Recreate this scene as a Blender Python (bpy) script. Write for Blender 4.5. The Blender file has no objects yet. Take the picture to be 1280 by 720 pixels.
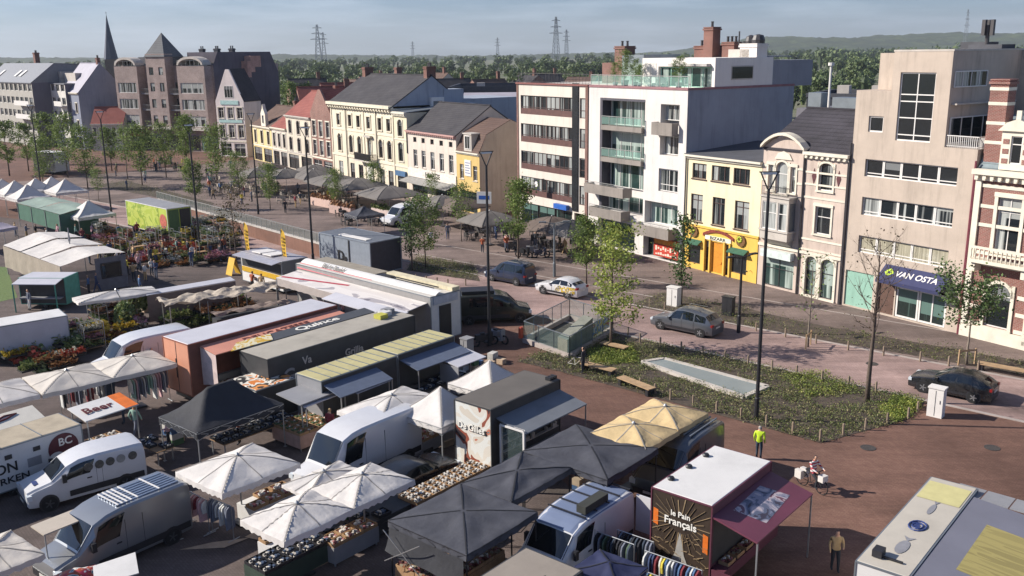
import bpy, bmesh, math, random
from mathutils import Vector, Matrix, noise
R = math.radians
rnd = random.Random(7)
S = bpy.context.scene
COL = S.collection
# ---------------------------------------------------------------- camera model
CH, CF, CP, CR = 18.5, 1172.0, R(14.06), 0.012
FW = Vector((0, math.cos(CP), -math.sin(CP)))
_u = Vector((0, math.sin(CP), math.cos(CP))); _r = Vector((1, 0, 0))
RT = _r*math.cos(CR) - _u*math.sin(CR); UP = _u*math.cos(CR) + _r*math.sin(CR)
def at(px, py, z=0.0):
    """world point at height z seen at a pixel of the 1280x720 photograph"""
    d = FW + RT*((px-640)/CF) - UP*((py-360)/CF)
    t = (z-CH)/d.z
    return Vector((d.x*t, d.y*t, z))
def bear(px, r, z=0.0):
    """ground point at horizontal range r in the column of pixel px (near the horizon)"""
    d = FW + RT*((px-640)/CF) - UP*((66-360)/CF)
    h = math.hypot(d.x, d.y)
    return Vector((d.x/h*r, d.y/h*r, z))
# ---------------------------------------------------------------- things, tags
def tag(o, label=None, cat=None, group=None, kind=None):
    if label: o['label'] = label
    if cat: o['category'] = cat
    if group: o['group'] = group
    if kind: o['kind'] = kind
    return o
def thing(name, label, cat, loc, rz=0.0, group=None):
    o = bpy.data.objects.new(name, None); COL.objects.link(o)
    o.empty_display_size = .2
    o.location = loc; o.rotation_euler = (0, 0, rz)
    return tag(o, label, cat, group)
KIDS = {}
def link(name, me, parent=None, loc=None, rz=0.0):
    o = bpy.data.objects.new(name, me); COL.objects.link(o)
    if parent: o.parent = parent; KIDS.setdefault(parent, []).append(o)
    if loc is not None: o.location = loc
    if rz: o.rotation_euler = (0, 0, rz)
    return o
def copy_tree(o, loc=None, rz=None, label=None, group=None, scale=None, parent=None):
    c = o.copy(); COL.objects.link(c)
    if parent: c.parent = parent; KIDS.setdefault(parent, []).append(c)
    if loc is not None: c.location = loc
    if rz is not None: c.rotation_euler = (0, 0, rz)
    if scale is not None: c.scale = (scale,)*3 if not hasattr(scale, '__len__') else scale
    if label: c['label'] = label
    if group: c['group'] = group
    for k in list(KIDS.get(o, [])): copy_tree(k, parent=c)
    return c
# ---------------------------------------------------------------- mesh builder
class MB:
    def __init__(s): s.v = []; s.f = []; s.m = []
    def q(s, pts, m=0):
        i = len(s.v); s.v.extend([tuple(p) for p in pts]); s.f.append(tuple(range(i, i+len(pts)))); s.m.append(m); return s
    def bx(s, x0, y0, z0, x1, y1, z1, m=0, skip=''):
        if x0 > x1: x0, x1 = x1, x0
        if y0 > y1: y0, y1 = y1, y0
        if z0 > z1: z0, z1 = z1, z0
        i = len(s.v)
        s.v += [(x0,y0,z0),(x1,y0,z0),(x1,y1,z0),(x0,y1,z0),(x0,y0,z1),(x1,y0,z1),(x1,y1,z1),(x0,y1,z1)]
        for k, f in (('b',(3,2,1,0)),('t',(4,5,6,7)),('f',(0,1,5,4)),('r',(1,2,6,5)),('k',(2,3,7,6)),('l',(3,0,4,7))):
            if k not in skip: s.f.append(tuple(i+a for a in f)); s.m.append(m)
        return s
    def bar(s, a, b, w, h=None, m=0):
        """square bar between two points"""
        a = Vector(a); b = Vector(b); h = h or w; d = (b-a).normalized()
        up = Vector((0,0,1)) if abs(d.z) < .95 else Vector((1,0,0))
        x = d.cross(up).normalized(); y = x.cross(d)
        i = len(s.v)
        for p in (a, b):
            for e, g in ((-1,-1),(1,-1),(1,1),(-1,1)): s.v.append(tuple(p + x*e*w/2 + y*g*h/2))
        for f in ((3,2,1,0),(4,5,6,7),(0,1,5,4),(1,2,6,5),(2,3,7,6),(3,0,4,7)): s.f.append(tuple(i+k for k in f)); s.m.append(m)
        return s
    def tube(s, pts, rad, n=8, m=0, cap=True):
        pts = [Vector(p) for p in pts]
        if not hasattr(rad, '__len__'): rad = [rad]*len(pts)
        i0 = len(s.v); d0 = (pts[1]-pts[0]).normalized()
        ref = Vector((0,0,1)) if abs(d0.z) < .9 else Vector((1,0,0))
        for k, p in enumerate(pts):
            d = (pts[min(k+1, len(pts)-1)]-pts[max(k-1, 0)]).normalized()
            x = d.cross(ref)
            if x.length < 1e-4: x = d.orthogonal()
            x.normalize(); y = d.cross(x)
            for j in range(n):
                a = 2*math.pi*j/n
                s.v.append(tuple(p + (x*math.cos(a)+y*math.sin(a))*rad[k]))
        for k in range(len(pts)-1):
            for j in range(n):
                a = i0+k*n+j; b = i0+k*n+(j+1)%n
                s.f.append((a, b, b+n, a+n)); s.m.append(m)
        if cap:
            s.f.append(tuple(i0+j for j in range(n))[::-1]); s.m.append(m)
            s.f.append(tuple(i0+(len(pts)-1)*n+j for j in range(n))); s.m.append(m)
        return s
    def lathe(s, prof, n=14, c=(0,0,0), m=0):
        i0 = len(s.v)
        for r, z in prof:
            for j in range(n):
                a = 2*math.pi*j/n
                s.v.append((c[0]+r*math.cos(a), c[1]+r*math.sin(a), c[2]+z))
        for k in range(len(prof)-1):
            for j in range(n):
                a = i0+k*n+j; b = i0+k*n+(j+1)%n
                s.f.append((a, b, b+n, a+n)); s.m.append(m)
        s.f.append(tuple(i0+j for j in range(n))[::-1]); s.m.append(m)
        s.f.append(tuple(i0+(len(prof)-1)*n+j for j in range(n))); s.m.append(m)
        return s
    def prism(s, poly, y0, y1, m=0):
        """polygon in x,z extruded from y0 to y1"""
        n = len(poly); i = len(s.v)
        s.v += [(x, y0, z) for x, z in poly] + [(x, y1, z) for x, z in poly]
        s.f.append(tuple(i+k for k in range(n))); s.m.append(m)
        s.f.append(tuple(i+n+k for k in range(n))[::-1]); s.m.append(m)
        for k in range(n):
            a = i+k; b = i+(k+1)%n
            s.f.append((b, a, a+n, b+n)); s.m.append(m)
        return s
    def prismx(s, poly, x0, x1, m=0):
        """polygon in y,z extruded from x0 to x1"""
        n = len(poly); i = len(s.v)
        s.v += [(x0, y, z) for y, z in poly] + [(x1, y, z) for y, z in poly]
        s.f.append(tuple(i+k for k in range(n))[::-1]); s.m.append(m)
        s.f.append(tuple(i+n+k for k in range(n))); s.m.append(m)
        for k in range(n):
            a = i+k; b = i+(k+1)%n
            s.f.append((a, b, b+n, a+n)); s.m.append(m)
        return s
    def slab(s, a, b, c, d, t, m=0):
        """four corners thickened downwards by t"""
        i = len(s.v)
        s.v += [tuple(p) for p in (a,b,c,d)] + [(p[0],p[1],p[2]-t) for p in (a,b,c,d)]
        for f in ((0,1,2,3),(7,6,5,4),(0,4,5,1),(1,5,6,2),(2,6,7,3),(3,7,4,0)): s.f.append(tuple(i+k for k in f)); s.m.append(m)
        return s
    def grid(s, nu, nv, fn, m=0, closed_u=False):
        i0 = len(s.v)
        for a in range(nu+1):
            for b in range(nv+1): s.v.append(tuple(fn(a/nu, b/nv)))
        for a in range(nu):
            for b in range(nv):
                i = i0+a*(nv+1)+b
                s.f.append((i, i+nv+1, i+nv+2, i+1)); s.m.append(m)
        return s
    def mesh(s, name, mats, smooth=False, fix=False):
        me = bpy.data.meshes.new(name)
        me.from_pydata(s.v, [], s.f)
        for mm in (mats if isinstance(mats, (list, tuple)) else [mats]): me.materials.append(mm)
        me.polygons.foreach_set('material_index', s.m)
        if smooth: me.polygons.foreach_set('use_smooth', [True]*len(s.f))
        if fix:
            bm = bmesh.new(); bm.from_mesh(me)
            bmesh.ops.remove_doubles(bm, verts=bm.verts, dist=1e-4)
            bmesh.ops.recalc_face_normals(bm, faces=bm.faces); bm.to_mesh(me); bm.free()
        me.update(); return me
    def build(s, name, mats, parent=None, loc=None, rz=0.0, smooth=False, fix=False):
        return link(name, s.mesh(name, mats, smooth, fix), parent, loc, rz)
# ---------------------------------------------------------------- materials
MATS = {}
class NG:
    def __init__(s, m):
        s.t = m.node_tree; s.t.nodes.clear()
        s.out = s.n('ShaderNodeOutputMaterial')
    def n(s, typ, ins=None, **kw):
        k = s.t.nodes.new(typ)
        for a, b in kw.items(): setattr(k, a, b)
        for a, b in (ins or {}).items(): s.set(k, a, b)
        return k
    def set(s, node, sock, val):
        if isinstance(val, bpy.types.Node): val = val.outputs[0]
        if isinstance(val, bpy.types.NodeSocket): s.t.links.new(val, node.inputs[sock])
        else:
            if isinstance(val, tuple) and len(val) == 3 and node.inputs[sock].type == 'RGBA': val = (*val, 1)
            node.inputs[sock].default_value = val
    def mix(s, f, a, b, typ='MIX'):
        k = s.n('ShaderNodeMix', data_type='RGBA', blend_type=typ)
        s.set(k, 0, f); s.set(k, 6, a); s.set(k, 7, b); return k.outputs[2]
    def ramp(s, f, *stops, const=False):
        k = s.n('ShaderNodeValToRGB', {0: f}); e = k.color_ramp.elements
        if const: k.color_ramp.interpolation = 'CONSTANT'
        while len(e) < len(stops): e.new(.5)
        for x, (p, c) in zip(e, stops):
            x.position = p; x.color = (*c, 1) if isinstance(c, tuple) else (c, c, c, 1)
        return k.outputs[0]
    def math(s, op, a, b=0.0):
        k = s.n('ShaderNodeMath', operation=op); s.set(k, 0, a); s.set(k, 1, b); return k.outputs[0]
    def coord(s, kind='Object'):
        return s.n('ShaderNodeTexCoord').outputs[kind]
    def noise(s, vec, scale, detail=4, rough=.55):
        return s.n('ShaderNodeTexNoise', {'Vector': vec, 'Scale': scale, 'Detail': detail, 'Roughness': rough}).outputs[0]
    def bsdf(s, col, rough=.7, metal=0.0, bump=None, bs=.3, spec=.5, bd=.02, **kw):
        b = s.n('ShaderNodeBsdfPrincipled', {'Base Color': col, 'Roughness': rough, 'Metallic': metal, 'Specular IOR Level': spec})
        for a, v in kw.items(): s.set(b, a.replace('_', ' '), v)
        if bump is not None:
            s.set(b, 'Normal', s.n('ShaderNodeBump', {'Strength': bs, 'Distance': bd, 'Height': bump}))
        s.set(s.out, 'Surface', b); return b
def newmat(key):
    m = bpy.data.materials.new(key); m.use_nodes = True; MATS[key] = m; return m, NG(m)
def c3(h):
    """sRGB hex to linear"""
    v = [int(h[i:i+2], 16)/255 for i in (0, 2, 4)]
    return tuple(x/12.92 if x <= .04045 else ((x+.055)/1.055)**2.4 for x in v)
def mt(key, col=(.5,.5,.5), rough=.7, metal=0.0, var=.18, scale=2.5, bump=.0, spec=.5, dirt=0.0):
    """plain painted / cloth / metal surface with uneven colour and some dirt"""
    if key in MATS: return MATS[key]
    m, g = newmat(key); v = g.coord()
    n1 = g.noise(v, scale, 6, .6); n2 = g.noise(v, scale*9, 3)
    a = tuple(c*(1-var) for c in col); b = tuple(min(c*(1+var), 1) for c in col)
    base = g.mix(g.ramp(n1, (.3, 0.0), (.7, 1.0)), a, b)
    if dirt:
        base = g.mix(g.math('MULTIPLY', g.ramp(g.noise(v, scale*.6, 8, .7), (.48, 0.0), (.72, 1.0)), dirt), base, tuple(c*.45+.01 for c in col))
    g.bsdf(base, rough, metal, g.math('ADD', n1, g.math('MULTIPLY', n2, .5)) if bump else None, bump, spec)
    return m
def hexm(key, h, **kw): return mt(key, c3(h), **kw)
# ---------------------------------------------------------------- lettering (meshes made once, while the scene is still empty)
WORDS = ['VAN OSTA', 'BIZARR', 'NAMASTE', 'le Pain', 'Français', 'De Gilles', 'DELICATESSE', 'Quince', 'ON', 'RKEN', 'Beer', 'BC',
         'Bel in Beeld', 'EURO', 'Fashion', 'Grillia', 'Va', 'G', 'HAPPY', 'ATELIER', 'SEA', 'R', 'D']
TXT = {}
def _make_words():
    tmp = []
    for w in WORDS:
        cu = bpy.data.curves.new('t', 'FONT'); cu.body = w; cu.size = 1.0; cu.extrude = .012; cu.offset = .018
        cu.resolution_u = 4; cu.align_x = 'CENTER'; cu.align_y = 'CENTER'
        t = bpy.data.objects.new('t', cu); COL.objects.link(t); tmp.append((w, t))
    dg = bpy.context.evaluated_depsgraph_get(); dg.update()
    for w, t in tmp: TXT[w] = bpy.data.meshes.new_from_object(t.evaluated_get(dg))
    for w, t in tmp:
        cu = t.data; bpy.data.objects.remove(t); bpy.data.curves.remove(cu)
_make_words()
def lettering(txt, size, mat, parent, loc, rot, name='lettering', sx=1.0):
    me = TXT[txt].copy(); me.materials.clear(); me.materials.append(mat)
    o = link(name, me, parent, loc); o.rotation_euler = rot; o.scale = (size*sx, size, size)
    return o
# ================================================================ camera, sky, sun
cam = bpy.data.cameras.new('camera'); cam.sensor_width = 36; cam.lens = CF/1280*36
cam.clip_start = .5; cam.clip_end = 20000
co = bpy.data.objects.new('camera', cam); COL.objects.link(co)
co.matrix_world = Matrix(((RT.x, UP.x, -FW.x, 0), (RT.y, UP.y, -FW.y, 0), (RT.z, UP.z, -FW.z, CH), (0, 0, 0, 1)))
S.camera = co
SUN_EL, SUN_AZ = R(32), R(173.5)          # direction TOWARDS the sun, azimuth from +X
sd = Vector((math.cos(SUN_EL)*math.cos(SUN_AZ), math.cos(SUN_EL)*math.sin(SUN_AZ), math.sin(SUN_EL)))
sl = bpy.data.lights.new('sun', 'SUN'); sl.energy = 5.0; sl.angle = R(.53); sl.color = (1, .93, .83)
so = bpy.data.objects.new('sun', sl); COL.objects.link(so); so.location = (0, 0, 200)
so.rotation_euler = (-sd).to_track_quat('-Z', 'Y').to_euler()
w = bpy.data.worlds.new('World'); S.world = w; w.use_nodes = True
t = w.node_tree; t.nodes.clear()
o_ = t.nodes.new('ShaderNodeOutputWorld'); bg = t.nodes.new('ShaderNodeBackground'); bg.inputs[1].default_value = .046
sky = t.nodes.new('ShaderNodeTexSky'); sky.sky_type = 'NISHITA'; sky.sun_disc = False
sky.sun_elevation = SUN_EL; sky.sun_rotation = R(90)-SUN_AZ; sky.altitude = 20; sky.air_density = 1.0; sky.dust_density = .4; sky.ozone_density = 2.0
tc = t.nodes.new('ShaderNodeTexCoord'); mp = t.nodes.new('ShaderNodeMapping'); mp.inputs['Scale'].default_value = (2.6, 2.6, 26)
mp.inputs['Rotation'].default_value = (0, R(4), 0)
nz = t.nodes.new('ShaderNodeTexNoise'); nz.inputs['Scale'].default_value = 2.2; nz.inputs['Detail'].default_value = 8; nz.inputs['Roughness'].default_value = .6
rp = t.nodes.new('ShaderNodeValToRGB'); rp.color_ramp.elements[0].position = .44; rp.color_ramp.elements[1].position = .70
rp.color_ramp.elements[1].color = (.42, .42, .42, 1)
mx = t.nodes.new('ShaderNodeMix'); mx.data_type = 'RGBA'; mx.inputs[7].default_value = (10.4, 12, 14, 1)
L = t.links.new
L(tc.outputs['Generated'], mp.inputs[0]); L(mp.outputs[0], nz.inputs['Vector']); L(nz.outputs[0], rp.inputs[0])
tn = t.nodes.new('ShaderNodeMix'); tn.data_type = 'RGBA'; tn.blend_type = 'MULTIPLY'; tn.inputs[0].default_value = 1; tn.inputs[7].default_value = (.72, .95, 1.42, 1); L(sky.outputs[0], tn.inputs[6])
L(rp.outputs[0], mx.inputs[0]); L(tn.outputs[2], mx.inputs[6]); L(mx.outputs[2], bg.inputs[0]); L(bg.outputs[0], o_.inputs[0])
vs = S.view_settings; vs.view_transform = 'Standard'; vs.look = 'None'; vs.exposure = .62; vs.gamma = 1.0; vs.use_curve_mapping = False
S.cycles.use_denoising = True
S.cycles.max_bounces = 6; S.cycles.diffuse_bounces = 3; S.cycles.glossy_bounces = 3; S.cycles.transparent_max_bounces = 8
# ================================================================ ground sheets
def pave(key, c1, c2, bw, bh, ang=0.0, joint=.02, stain=.5, scale=.12):
    m, g = newmat(key)
    mp_ = g.n('ShaderNodeMapping', {'Vector': g.coord(), 'Rotation': (0, 0, ang)})
    br = g.n('ShaderNodeTexBrick', {'Vector': mp_, 'Color1': c1, 'Color2': c2, 'Mortar': tuple(c*.72 for c in c1), 'Scale': 1.0,
             'Mortar Size': joint, 'Brick Width': bw, 'Row Height': bh, 'Bias': 0.0})
    v = g.coord()
    big = g.ramp(g.noise(v, scale, 8, .65), (.3, .5), (.7, 1.3))
    col = g.mix(1.0, br.outputs[0], big, 'MULTIPLY')
    spots = g.ramp(g.noise(v, scale*9, 5, .7), (.55, 0.0), (.8, 1.0))
    col = g.mix(g.math('MULTIPLY', spots, stain), col, tuple(c*.5 for c in c1))
    mp2 = g.n('ShaderNodeMapping', {'Vector': v, 'Rotation': (0, 0, R(41)), 'Scale': (.12, 1.1, 1)})
    col = g.mix(1.0, col, g.ramp(g.noise(mp2, .8, 6, .65), (.36, .82), (.66, 1.16)), 'MULTIPLY')
    fine = g.ramp(g.noise(v, 14, 4, .8), (.2, .75), (.8, 1.2))
    col = g.mix(1.0, col, fine, 'MULTIPLY')
    g.bsdf(col, .85, 0, g.noise(v, 9, 4), .35, .25)
    return m
M_PLAZA = pave('red_brown_pavers', c3('7a5d51'), c3('6d5147'), .22, .11, R(40), .012, .4, .1)
M_ROAD = pave('pink_clinkers', c3('a38b85'), c3('98807a'), .22, .11, R(50), .01, .25, .12)
M_WALK = pave('grey_brown_clinkers', c3('83736d'), c3('7a6b65'), .24, .24, R(34), .012, .4, .14)
M_KERB = mt('kerb_stone', c3('a59a94'), .8, var=.2, scale=1.2, dirt=.3)
m, g = newmat('far_ground'); v = g.coord()
g.bsdf(g.ramp(g.noise(v, .02, 6, .6), (.35, c3('4d5a34')), (.5, c3('6b6a55')), (.65, c3('3d4a2b'))), .95); M_FAR = m
m, g = newmat('soil'); v = g.coord()
g.bsdf(g.ramp(g.noise(v, 3, 8, .75), (.3, c3('2b2622')), (.5, c3('4a4038')), (.68, c3('5d5040'))), .95, 0, g.noise(v, 12, 5), .8); M_SOIL = m
m, g = newmat('lawn'); v = g.coord()
g.bsdf(g.ramp(g.noise(v, 5, 8, .7), (.3, c3('46582c')), (.7, c3('667a42'))), .9, 0, g.noise(v, 40, 3), .8); M_LAWN = m
def sheet(name, pts, z, mat):
    b = MB(); b.q([(p[0], p[1], z) for p in pts]); o = b.build(name, mat); tag(o, kind='structure'); return o
sheet('ground', [(-6000, -60), (6000, -60), (6000, 9000), (-6000, 9000)], 0, M_FAR)
sheet('plaza', [(-260, -20), (90, -20), (90, 40), (20, 110), (-60, 215), (-240, 300)], .006, M_PLAZA)
sheet('market_square', [at(-80,735), at(-80,262), at(250,300), at(470,398), at(590,452), at(660,560), at(745,640), at(770,735)], .008, pave('grey_brown_pavers', c3('6b5f5b'), c3('615652'), .22, .11, R(50), .012, .5, .12))
# road: 6.6 m wide, runs up-left parallel to the rows of stalls' short sides
RD = Vector((-.756, .655, 0)); RN = Vector((.655, .756, 0)); R0 = Vector((8.0, 60.2, 0))
def rp_(s, n): return R0 + RD*s + RN*n
sheet('street', [rp_(-60, 0), rp_(-60, 6.6), rp_(190, 6.6), rp_(190, 0)], .012, M_ROAD)
FA = Vector((24.4, 67.7, 0)); FD = Vector((math.cos(R(124)), math.sin(R(124)), 0)); FN = Vector((FD.y, -FD.x, 0))
FROT = math.atan2(-FD.y, -FD.x)
def FL(t, off=0.0, z=0.0): return FA + FD*t + FN*off + Vector((0, 0, z))
sheet('pavement', [rp_(-34, 6.95), FL(-24, 2), FL(128, 2), rp_(120, 6.95)], .016, M_WALK)
b = MB()
for n0 in (-.22, 6.62):
    a, c = rp_(-60, n0), rp_(190, n0); d = RN*.2
    b.slab((a.x, a.y, .05), (c.x, c.y, .05), (c.x+d.x, c.y+d.y, .05), (a.x+d.x, a.y+d.y, .05), .1)
tag(b.build('kerb', M_KERB), kind='structure')
# pale joint lines in the pavement opposite the market
b = MB()
for n0 in (9.6, 14.0):
    a, c = rp_(-20, n0), rp_(34, n0); d = RN*.16
    b.q([(a.x, a.y, .021), (c.x, c.y, .021), (c.x+d.x, c.y+d.y, .021), (a.x+d.x, a.y+d.y, .021)])
tag(b.build('gutter', M_KERB), kind='structure')
LG = [at(-60, 330), at(8, 334), at(22, 372), at(-60, 392)]
sheet('lawn', LG, .014, M_LAWN)
# ================================================================ hills on the horizon
m, g = newmat('hill_wood'); v = g.coord()
g.bsdf(g.ramp(g.noise(v, .012, 8, .7), (.3, c3('1f2a1a')), (.5, c3('333f26')), (.7, c3('4d5834'))), .95, 0, g.noise(v, .05, 6), 1.0, bd=6); M_HILL = m
def hills(x0, x1, y0, y1, hfn, name):
    b = MB()
    def f(u, w_):
        x = x0+(x1-x0)*u; y = y0+(y1-y0)*w_
        e = math.sin(math.pi*w_)**.7*min(1, 6*u, 6*(1-u))
        h = hfn(u)*e*(.75+.5*noise.noise(Vector((x*.002, y*.002, 3)))) + e*9*noise.noise(Vector((x*.03, y*.03, 0)))+e*6*noise.noise(Vector((x*.11, y*.11, 4)))
        return (x, y, h-.5)
    b.grid(260, 26, f); o = b.build(name, M_HILL, smooth=True); tag(o, kind='structure')
hills(400, 3400, 2500, 4200, lambda u: 62+13*math.sin(u*5+.4), 'hill')
hills(-3200, -700, 2400, 3800, lambda u: 30+10*math.sin(u*6), 'hill')
hills(-1400, 1400, 2700, 4200, lambda u: 18+7*math.sin(u*9), 'hill')
# ================================================================ far woods: one mass of leaf clumps
def leafmat(key, a, b_, c, sc=.6, trans=.25):
    m, g = newmat(key); v = g.coord()
    geo = g.n('ShaderNodeNewGeometry')
    r = g.math('ADD', g.math('MULTIPLY', g.noise(v, sc, 3), .6), g.math('MULTIPLY', geo.outputs['Random Per Island'], .4))
    b = g.bsdf(g.ramp(r, (.3, a), (.5, b_), (.72, c)), .6, spec=.3)
    tr = g.n('ShaderNodeBsdfTranslucent', {0: g.ramp(r, (.3, b_), (.7, c))})
    mxs = g.n('ShaderNodeMixShader', {0: trans}); g.set(mxs, 1, b); g.set(mxs, 2, tr); g.set(g.out, 'Surface', mxs)
    return m
M_WOOD = leafmat('far_leaves', c3('3d4a30'), c3('4f5f3c'), c3('6d7a4a'), .02, .15)
def far_wood():
    r_ = random.Random(3); b = MB()
    def crown(x, y, z0, rad, hh, n, sz):
        # uneven crown: leaf clumps over a few offset lobes
        lobes = [(r_.uniform(-.5, .5)*rad, r_.uniform(-.5, .5)*rad, r_.uniform(.35, .85)*hh, r_.uniform(.45, .8)*rad) for _ in range(5)]
        for _ in range(n):
            lx, ly, lz, lr = r_.choice(lobes)
            d = Vector((r_.gauss(0, 1), r_.gauss(0, 1), r_.gauss(0, 1)*.8)).normalized()*lr*r_.uniform(.7, 1.05)
            p = Vector((x+lx, y+ly, z0+lz)) + d
            if p.z < z0: continue
            u = Vector((r_.gauss(0, 1), r_.gauss(0, 1), r_.gauss(0, 1))).normalized(); w_ = u.orthogonal().normalized()*sz*r_.uniform(.6, 1.3); u = u*sz*r_.uniform(.6, 1.3)
            b.q([p-u-w_*.6, p+u*.2-w_, p+u+w_*.5, p-u*.3+w_])
        b.lathe([(rad*.12, -z0), (rad*.4, hh*.3), (rad*.5, hh*.55), (rad*.22, hh*.75), (.05, hh*.85)], 6, (x, y, z0))
    def put(px0, px1, r0, r1, n, h0, h1, q, sz):
        for _ in range(n):
            p = bear(r_.uniform(px0, px1), r_.uniform(r0, r1)); hh = r_.uniform(h0, h1)
            crown(p.x, p.y, hh*.12, hh*r_.uniform(.32, .5), hh*.88, q, sz)
    put(345, 760, 300, 480, 56, 7, 12, 380, .5)
    put(960, 1090, 260, 480, 26, 8, 12, 360, .5)
    put(340, 780, 520, 950, 130, 7, 13, 210, .8)
    put(940, 1300, 520, 950, 100, 8, 14, 210, .8)
    put(-60, 400, 500, 1200, 130, 8, 14, 120, 1.15)
    put(-60, 1340, 1100, 2300, 420, 9, 15, 64, 1.9)
    put(950, 1340, 1000, 2400, 200, 12, 20, 64, 2.0)
    o = b.build('woodland', M_WOOD); tag(o, 'wide belt of dark green trees along the horizon behind the town', 'woodland', kind='stuff')
far_wood()
# ================================================================ pylons and masts on the horizon
M_STEEL = mt('galvanised', c3('6f757b'), .5, .6)
def pylon(px, r, h, wd, label, arms=3):
    p = bear(px, r); root = thing('electricity_pylon', label, 'pylon', p, R(20), 'pylons on the horizon')
    b = MB(); k = 12
    for sx, sy in ((-1,-1),(1,-1),(1,1),(-1,1)):
        b.bar((sx*wd/2, sy*wd/2, 0), (sx*wd*.08, sy*wd*.08, h), wd*.05)
    for i in range(k):
        z0, z1 = h*i/k, h*(i+1)/k; f0, f1 = wd/2*(1-.84*i/k), wd/2*(1-.84*(i+1)/k)
        for s in (-1, 1):
            b.bar((-f0, s*f0, z0), (f1, s*f1, z1), wd*.025); b.bar((f0, s*f0, z0), (-f1, s*f1, z1), wd*.025)
            b.bar((s*f0, -f0, z0), (s*f1, f1, z1), wd*.04)
    b.build('tower', M_STEEL, root)
    c = MB()
    for i in range(arms):
        z = h*(.66+.13*i); L_ = wd*(1.0-.18*i)
        c.bar((-L_, 0, z), (L_, 0, z), wd*.06); c.bar((-L_, 0, z), (0, 0, z+wd*.2), wd*.04); c.bar((L_, 0, z), (0, 0, z+wd*.2), wd*.04)
    c.build('crossarm', M_STEEL, root)
pylon(398, 1500, 64, 11, 'tall lattice pylon standing above the woods behind the red roofs')
pylon(405, 1900, 62, 10, 'fainter lattice pylon just right of the tall one above the woods')
pylon(695, 1500, 72, 11, 'tallest lattice pylon, rising left of the brick chimney stacks')
pylon(708, 1900, 62, 9, 'thin lattice mast close behind the tallest pylon')
pylon(622, 2300, 55, 8, 'small distant pylon above the woods near the middle')
pylon(516, 2300, 48, 7, 'tiny pylon on the horizon above the slate roof of the yellow house')
pylon(1205, 2500, 105, 9, 'faint mast on the wooded ridge at the right')
# ================================================================ building materials
def plaster(key, h, dirt=.35, var=.08, bump=.15):
    if key in MATS: return MATS[key]
    m, g = newmat(key); v = g.coord(); col = c3(h)
    mp_ = g.n('ShaderNodeMapping', {'Vector': v, 'Scale': (1.6, 1.6, .16)})
    streak = g.ramp(g.noise(mp_, 1.1, 8, .7), (.5, 0.0), (.78, 1.0))
    blot = g.ramp(g.noise(v, .35, 7, .65), (.3, 1-var*1.6), (.7, 1+var))
    c = g.mix(1.0, col, blot, 'MULTIPLY')
    c = g.mix(g.math('MULTIPLY', streak, min(.9, dirt*2+.12)), c, tuple(x*.52 for x in col))
    g.bsdf(c, .85, 0, g.noise(v, 8, 5), bump, .3)
    return m
def bricks(key, a, b_, mortar, bw=.24, bh=.08, dirt=.35):
    if key in MATS: return MATS[key]
    m, g = newmat(key); v = g.coord()
    s = g.n('ShaderNodeSeparateXYZ', {0: v}); cb = g.n('ShaderNodeCombineXYZ', {0: g.math('ADD', s.outputs[0], s.outputs[1]), 1: s.outputs[2]})
    br = g.n('ShaderNodeTexBrick', {'Vector': cb, 'Color1': c3(a), 'Color2': c3(b_), 'Mortar': c3(mortar), 'Scale': 1.0, 'Mortar Size': .012, 'Brick Width': bw, 'Row Height': bh})
    blot = g.ramp(g.noise(v, .5, 8, .7), (.3, .7), (.7, 1.2))
    g.bsdf(g.mix(1.0, br.outputs[0], blot, 'MULTIPLY'), .85, 0, br.outputs[1], .2, .3)
    return m
def tiles(key, a, b_, row=.3, dirt=.5):
    if key in MATS: return MATS[key]
    m, g = newmat(key); v = g.coord()
    s = g.n('ShaderNodeSeparateXYZ', {0: v})
    wv = g.math('FRACT', g.math('DIVIDE', g.math('ADD', s.outputs[2], g.math('MULTIPLY', s.outputs[1], .25)), row))
    wx = g.math('FRACT', g.math('DIVIDE', s.outputs[0], row*1.1))
    n = g.noise(v, .5, 8, .7)
    c = g.mix(g.ramp(n, (.32, 0.0), (.68, 1.0)), c3(a), c3(b_))
    c = g.mix(1.0, c, g.ramp(wv, (.0, .55), (.25, 1.0), (1.0, 1.1)), 'MULTIPLY')
    g.bsdf(c, .8, 0, g.math('ADD', wv, g.math('MULTIPLY', wx, .3)), .5, .2, .05)
    return m
def panemat(key, glass, curtain, share=.55, cur=True, tint=None):
    """window pane: dark reflecting glass, in part with pale curtains hanging behind it"""
    if key in MATS: return MATS[key]
    m, g = newmat(key); v = g.coord(); oi = g.n('ShaderNodeObjectInfo')
    s = g.n('ShaderNodeSeparateXYZ', {0: v})
    off = g.n('ShaderNodeCombineXYZ', {0: g.math('ADD', s.outputs[0], g.math('MULTIPLY', oi.outputs['Random'], 57.0)), 1: g.math('MULTIPLY', s.outputs[2], .03), 2: g.math('MULTIPLY', oi.outputs['Random'], 9.0)})
    n = g.noise(off, 1.3, 3, .6); fold = g.noise(off, 9.0, 2, .5)
    cc = g.mix(g.ramp(fold, (.35, .35), (.65, 1.0)), tuple(c*.3 for c in c3(curtain)), c3(curtain))
    mask = g.ramp(n, (1-share-.02, 0.0), (1-share+.06, 1.0))
    rl = g.math('MULTIPLY', g.math('GREATER_THAN', s.outputs[2], g.math('SUBTRACT', 3.1, g.math('MULTIPLY', g.math('FRACT', g.math('MULTIPLY', oi.outputs['Random'], 7.31)), 2.6))), .8)
    dark = g.mix(g.noise(v, .9, 4), c3(glass), tuple(c*2.2 for c in c3(glass)))
    col = g.mix(rl, g.mix(mask, dark, cc), tuple(c*.8 for c in c3(curtain))) if cur else dark
    g.bsdf(col, .07, 0, g.noise(v, .8, 2), .02, .6)
    return m
P_DARK = panemat('dark_glass', '15191c', '8c8f90', .35)
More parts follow.
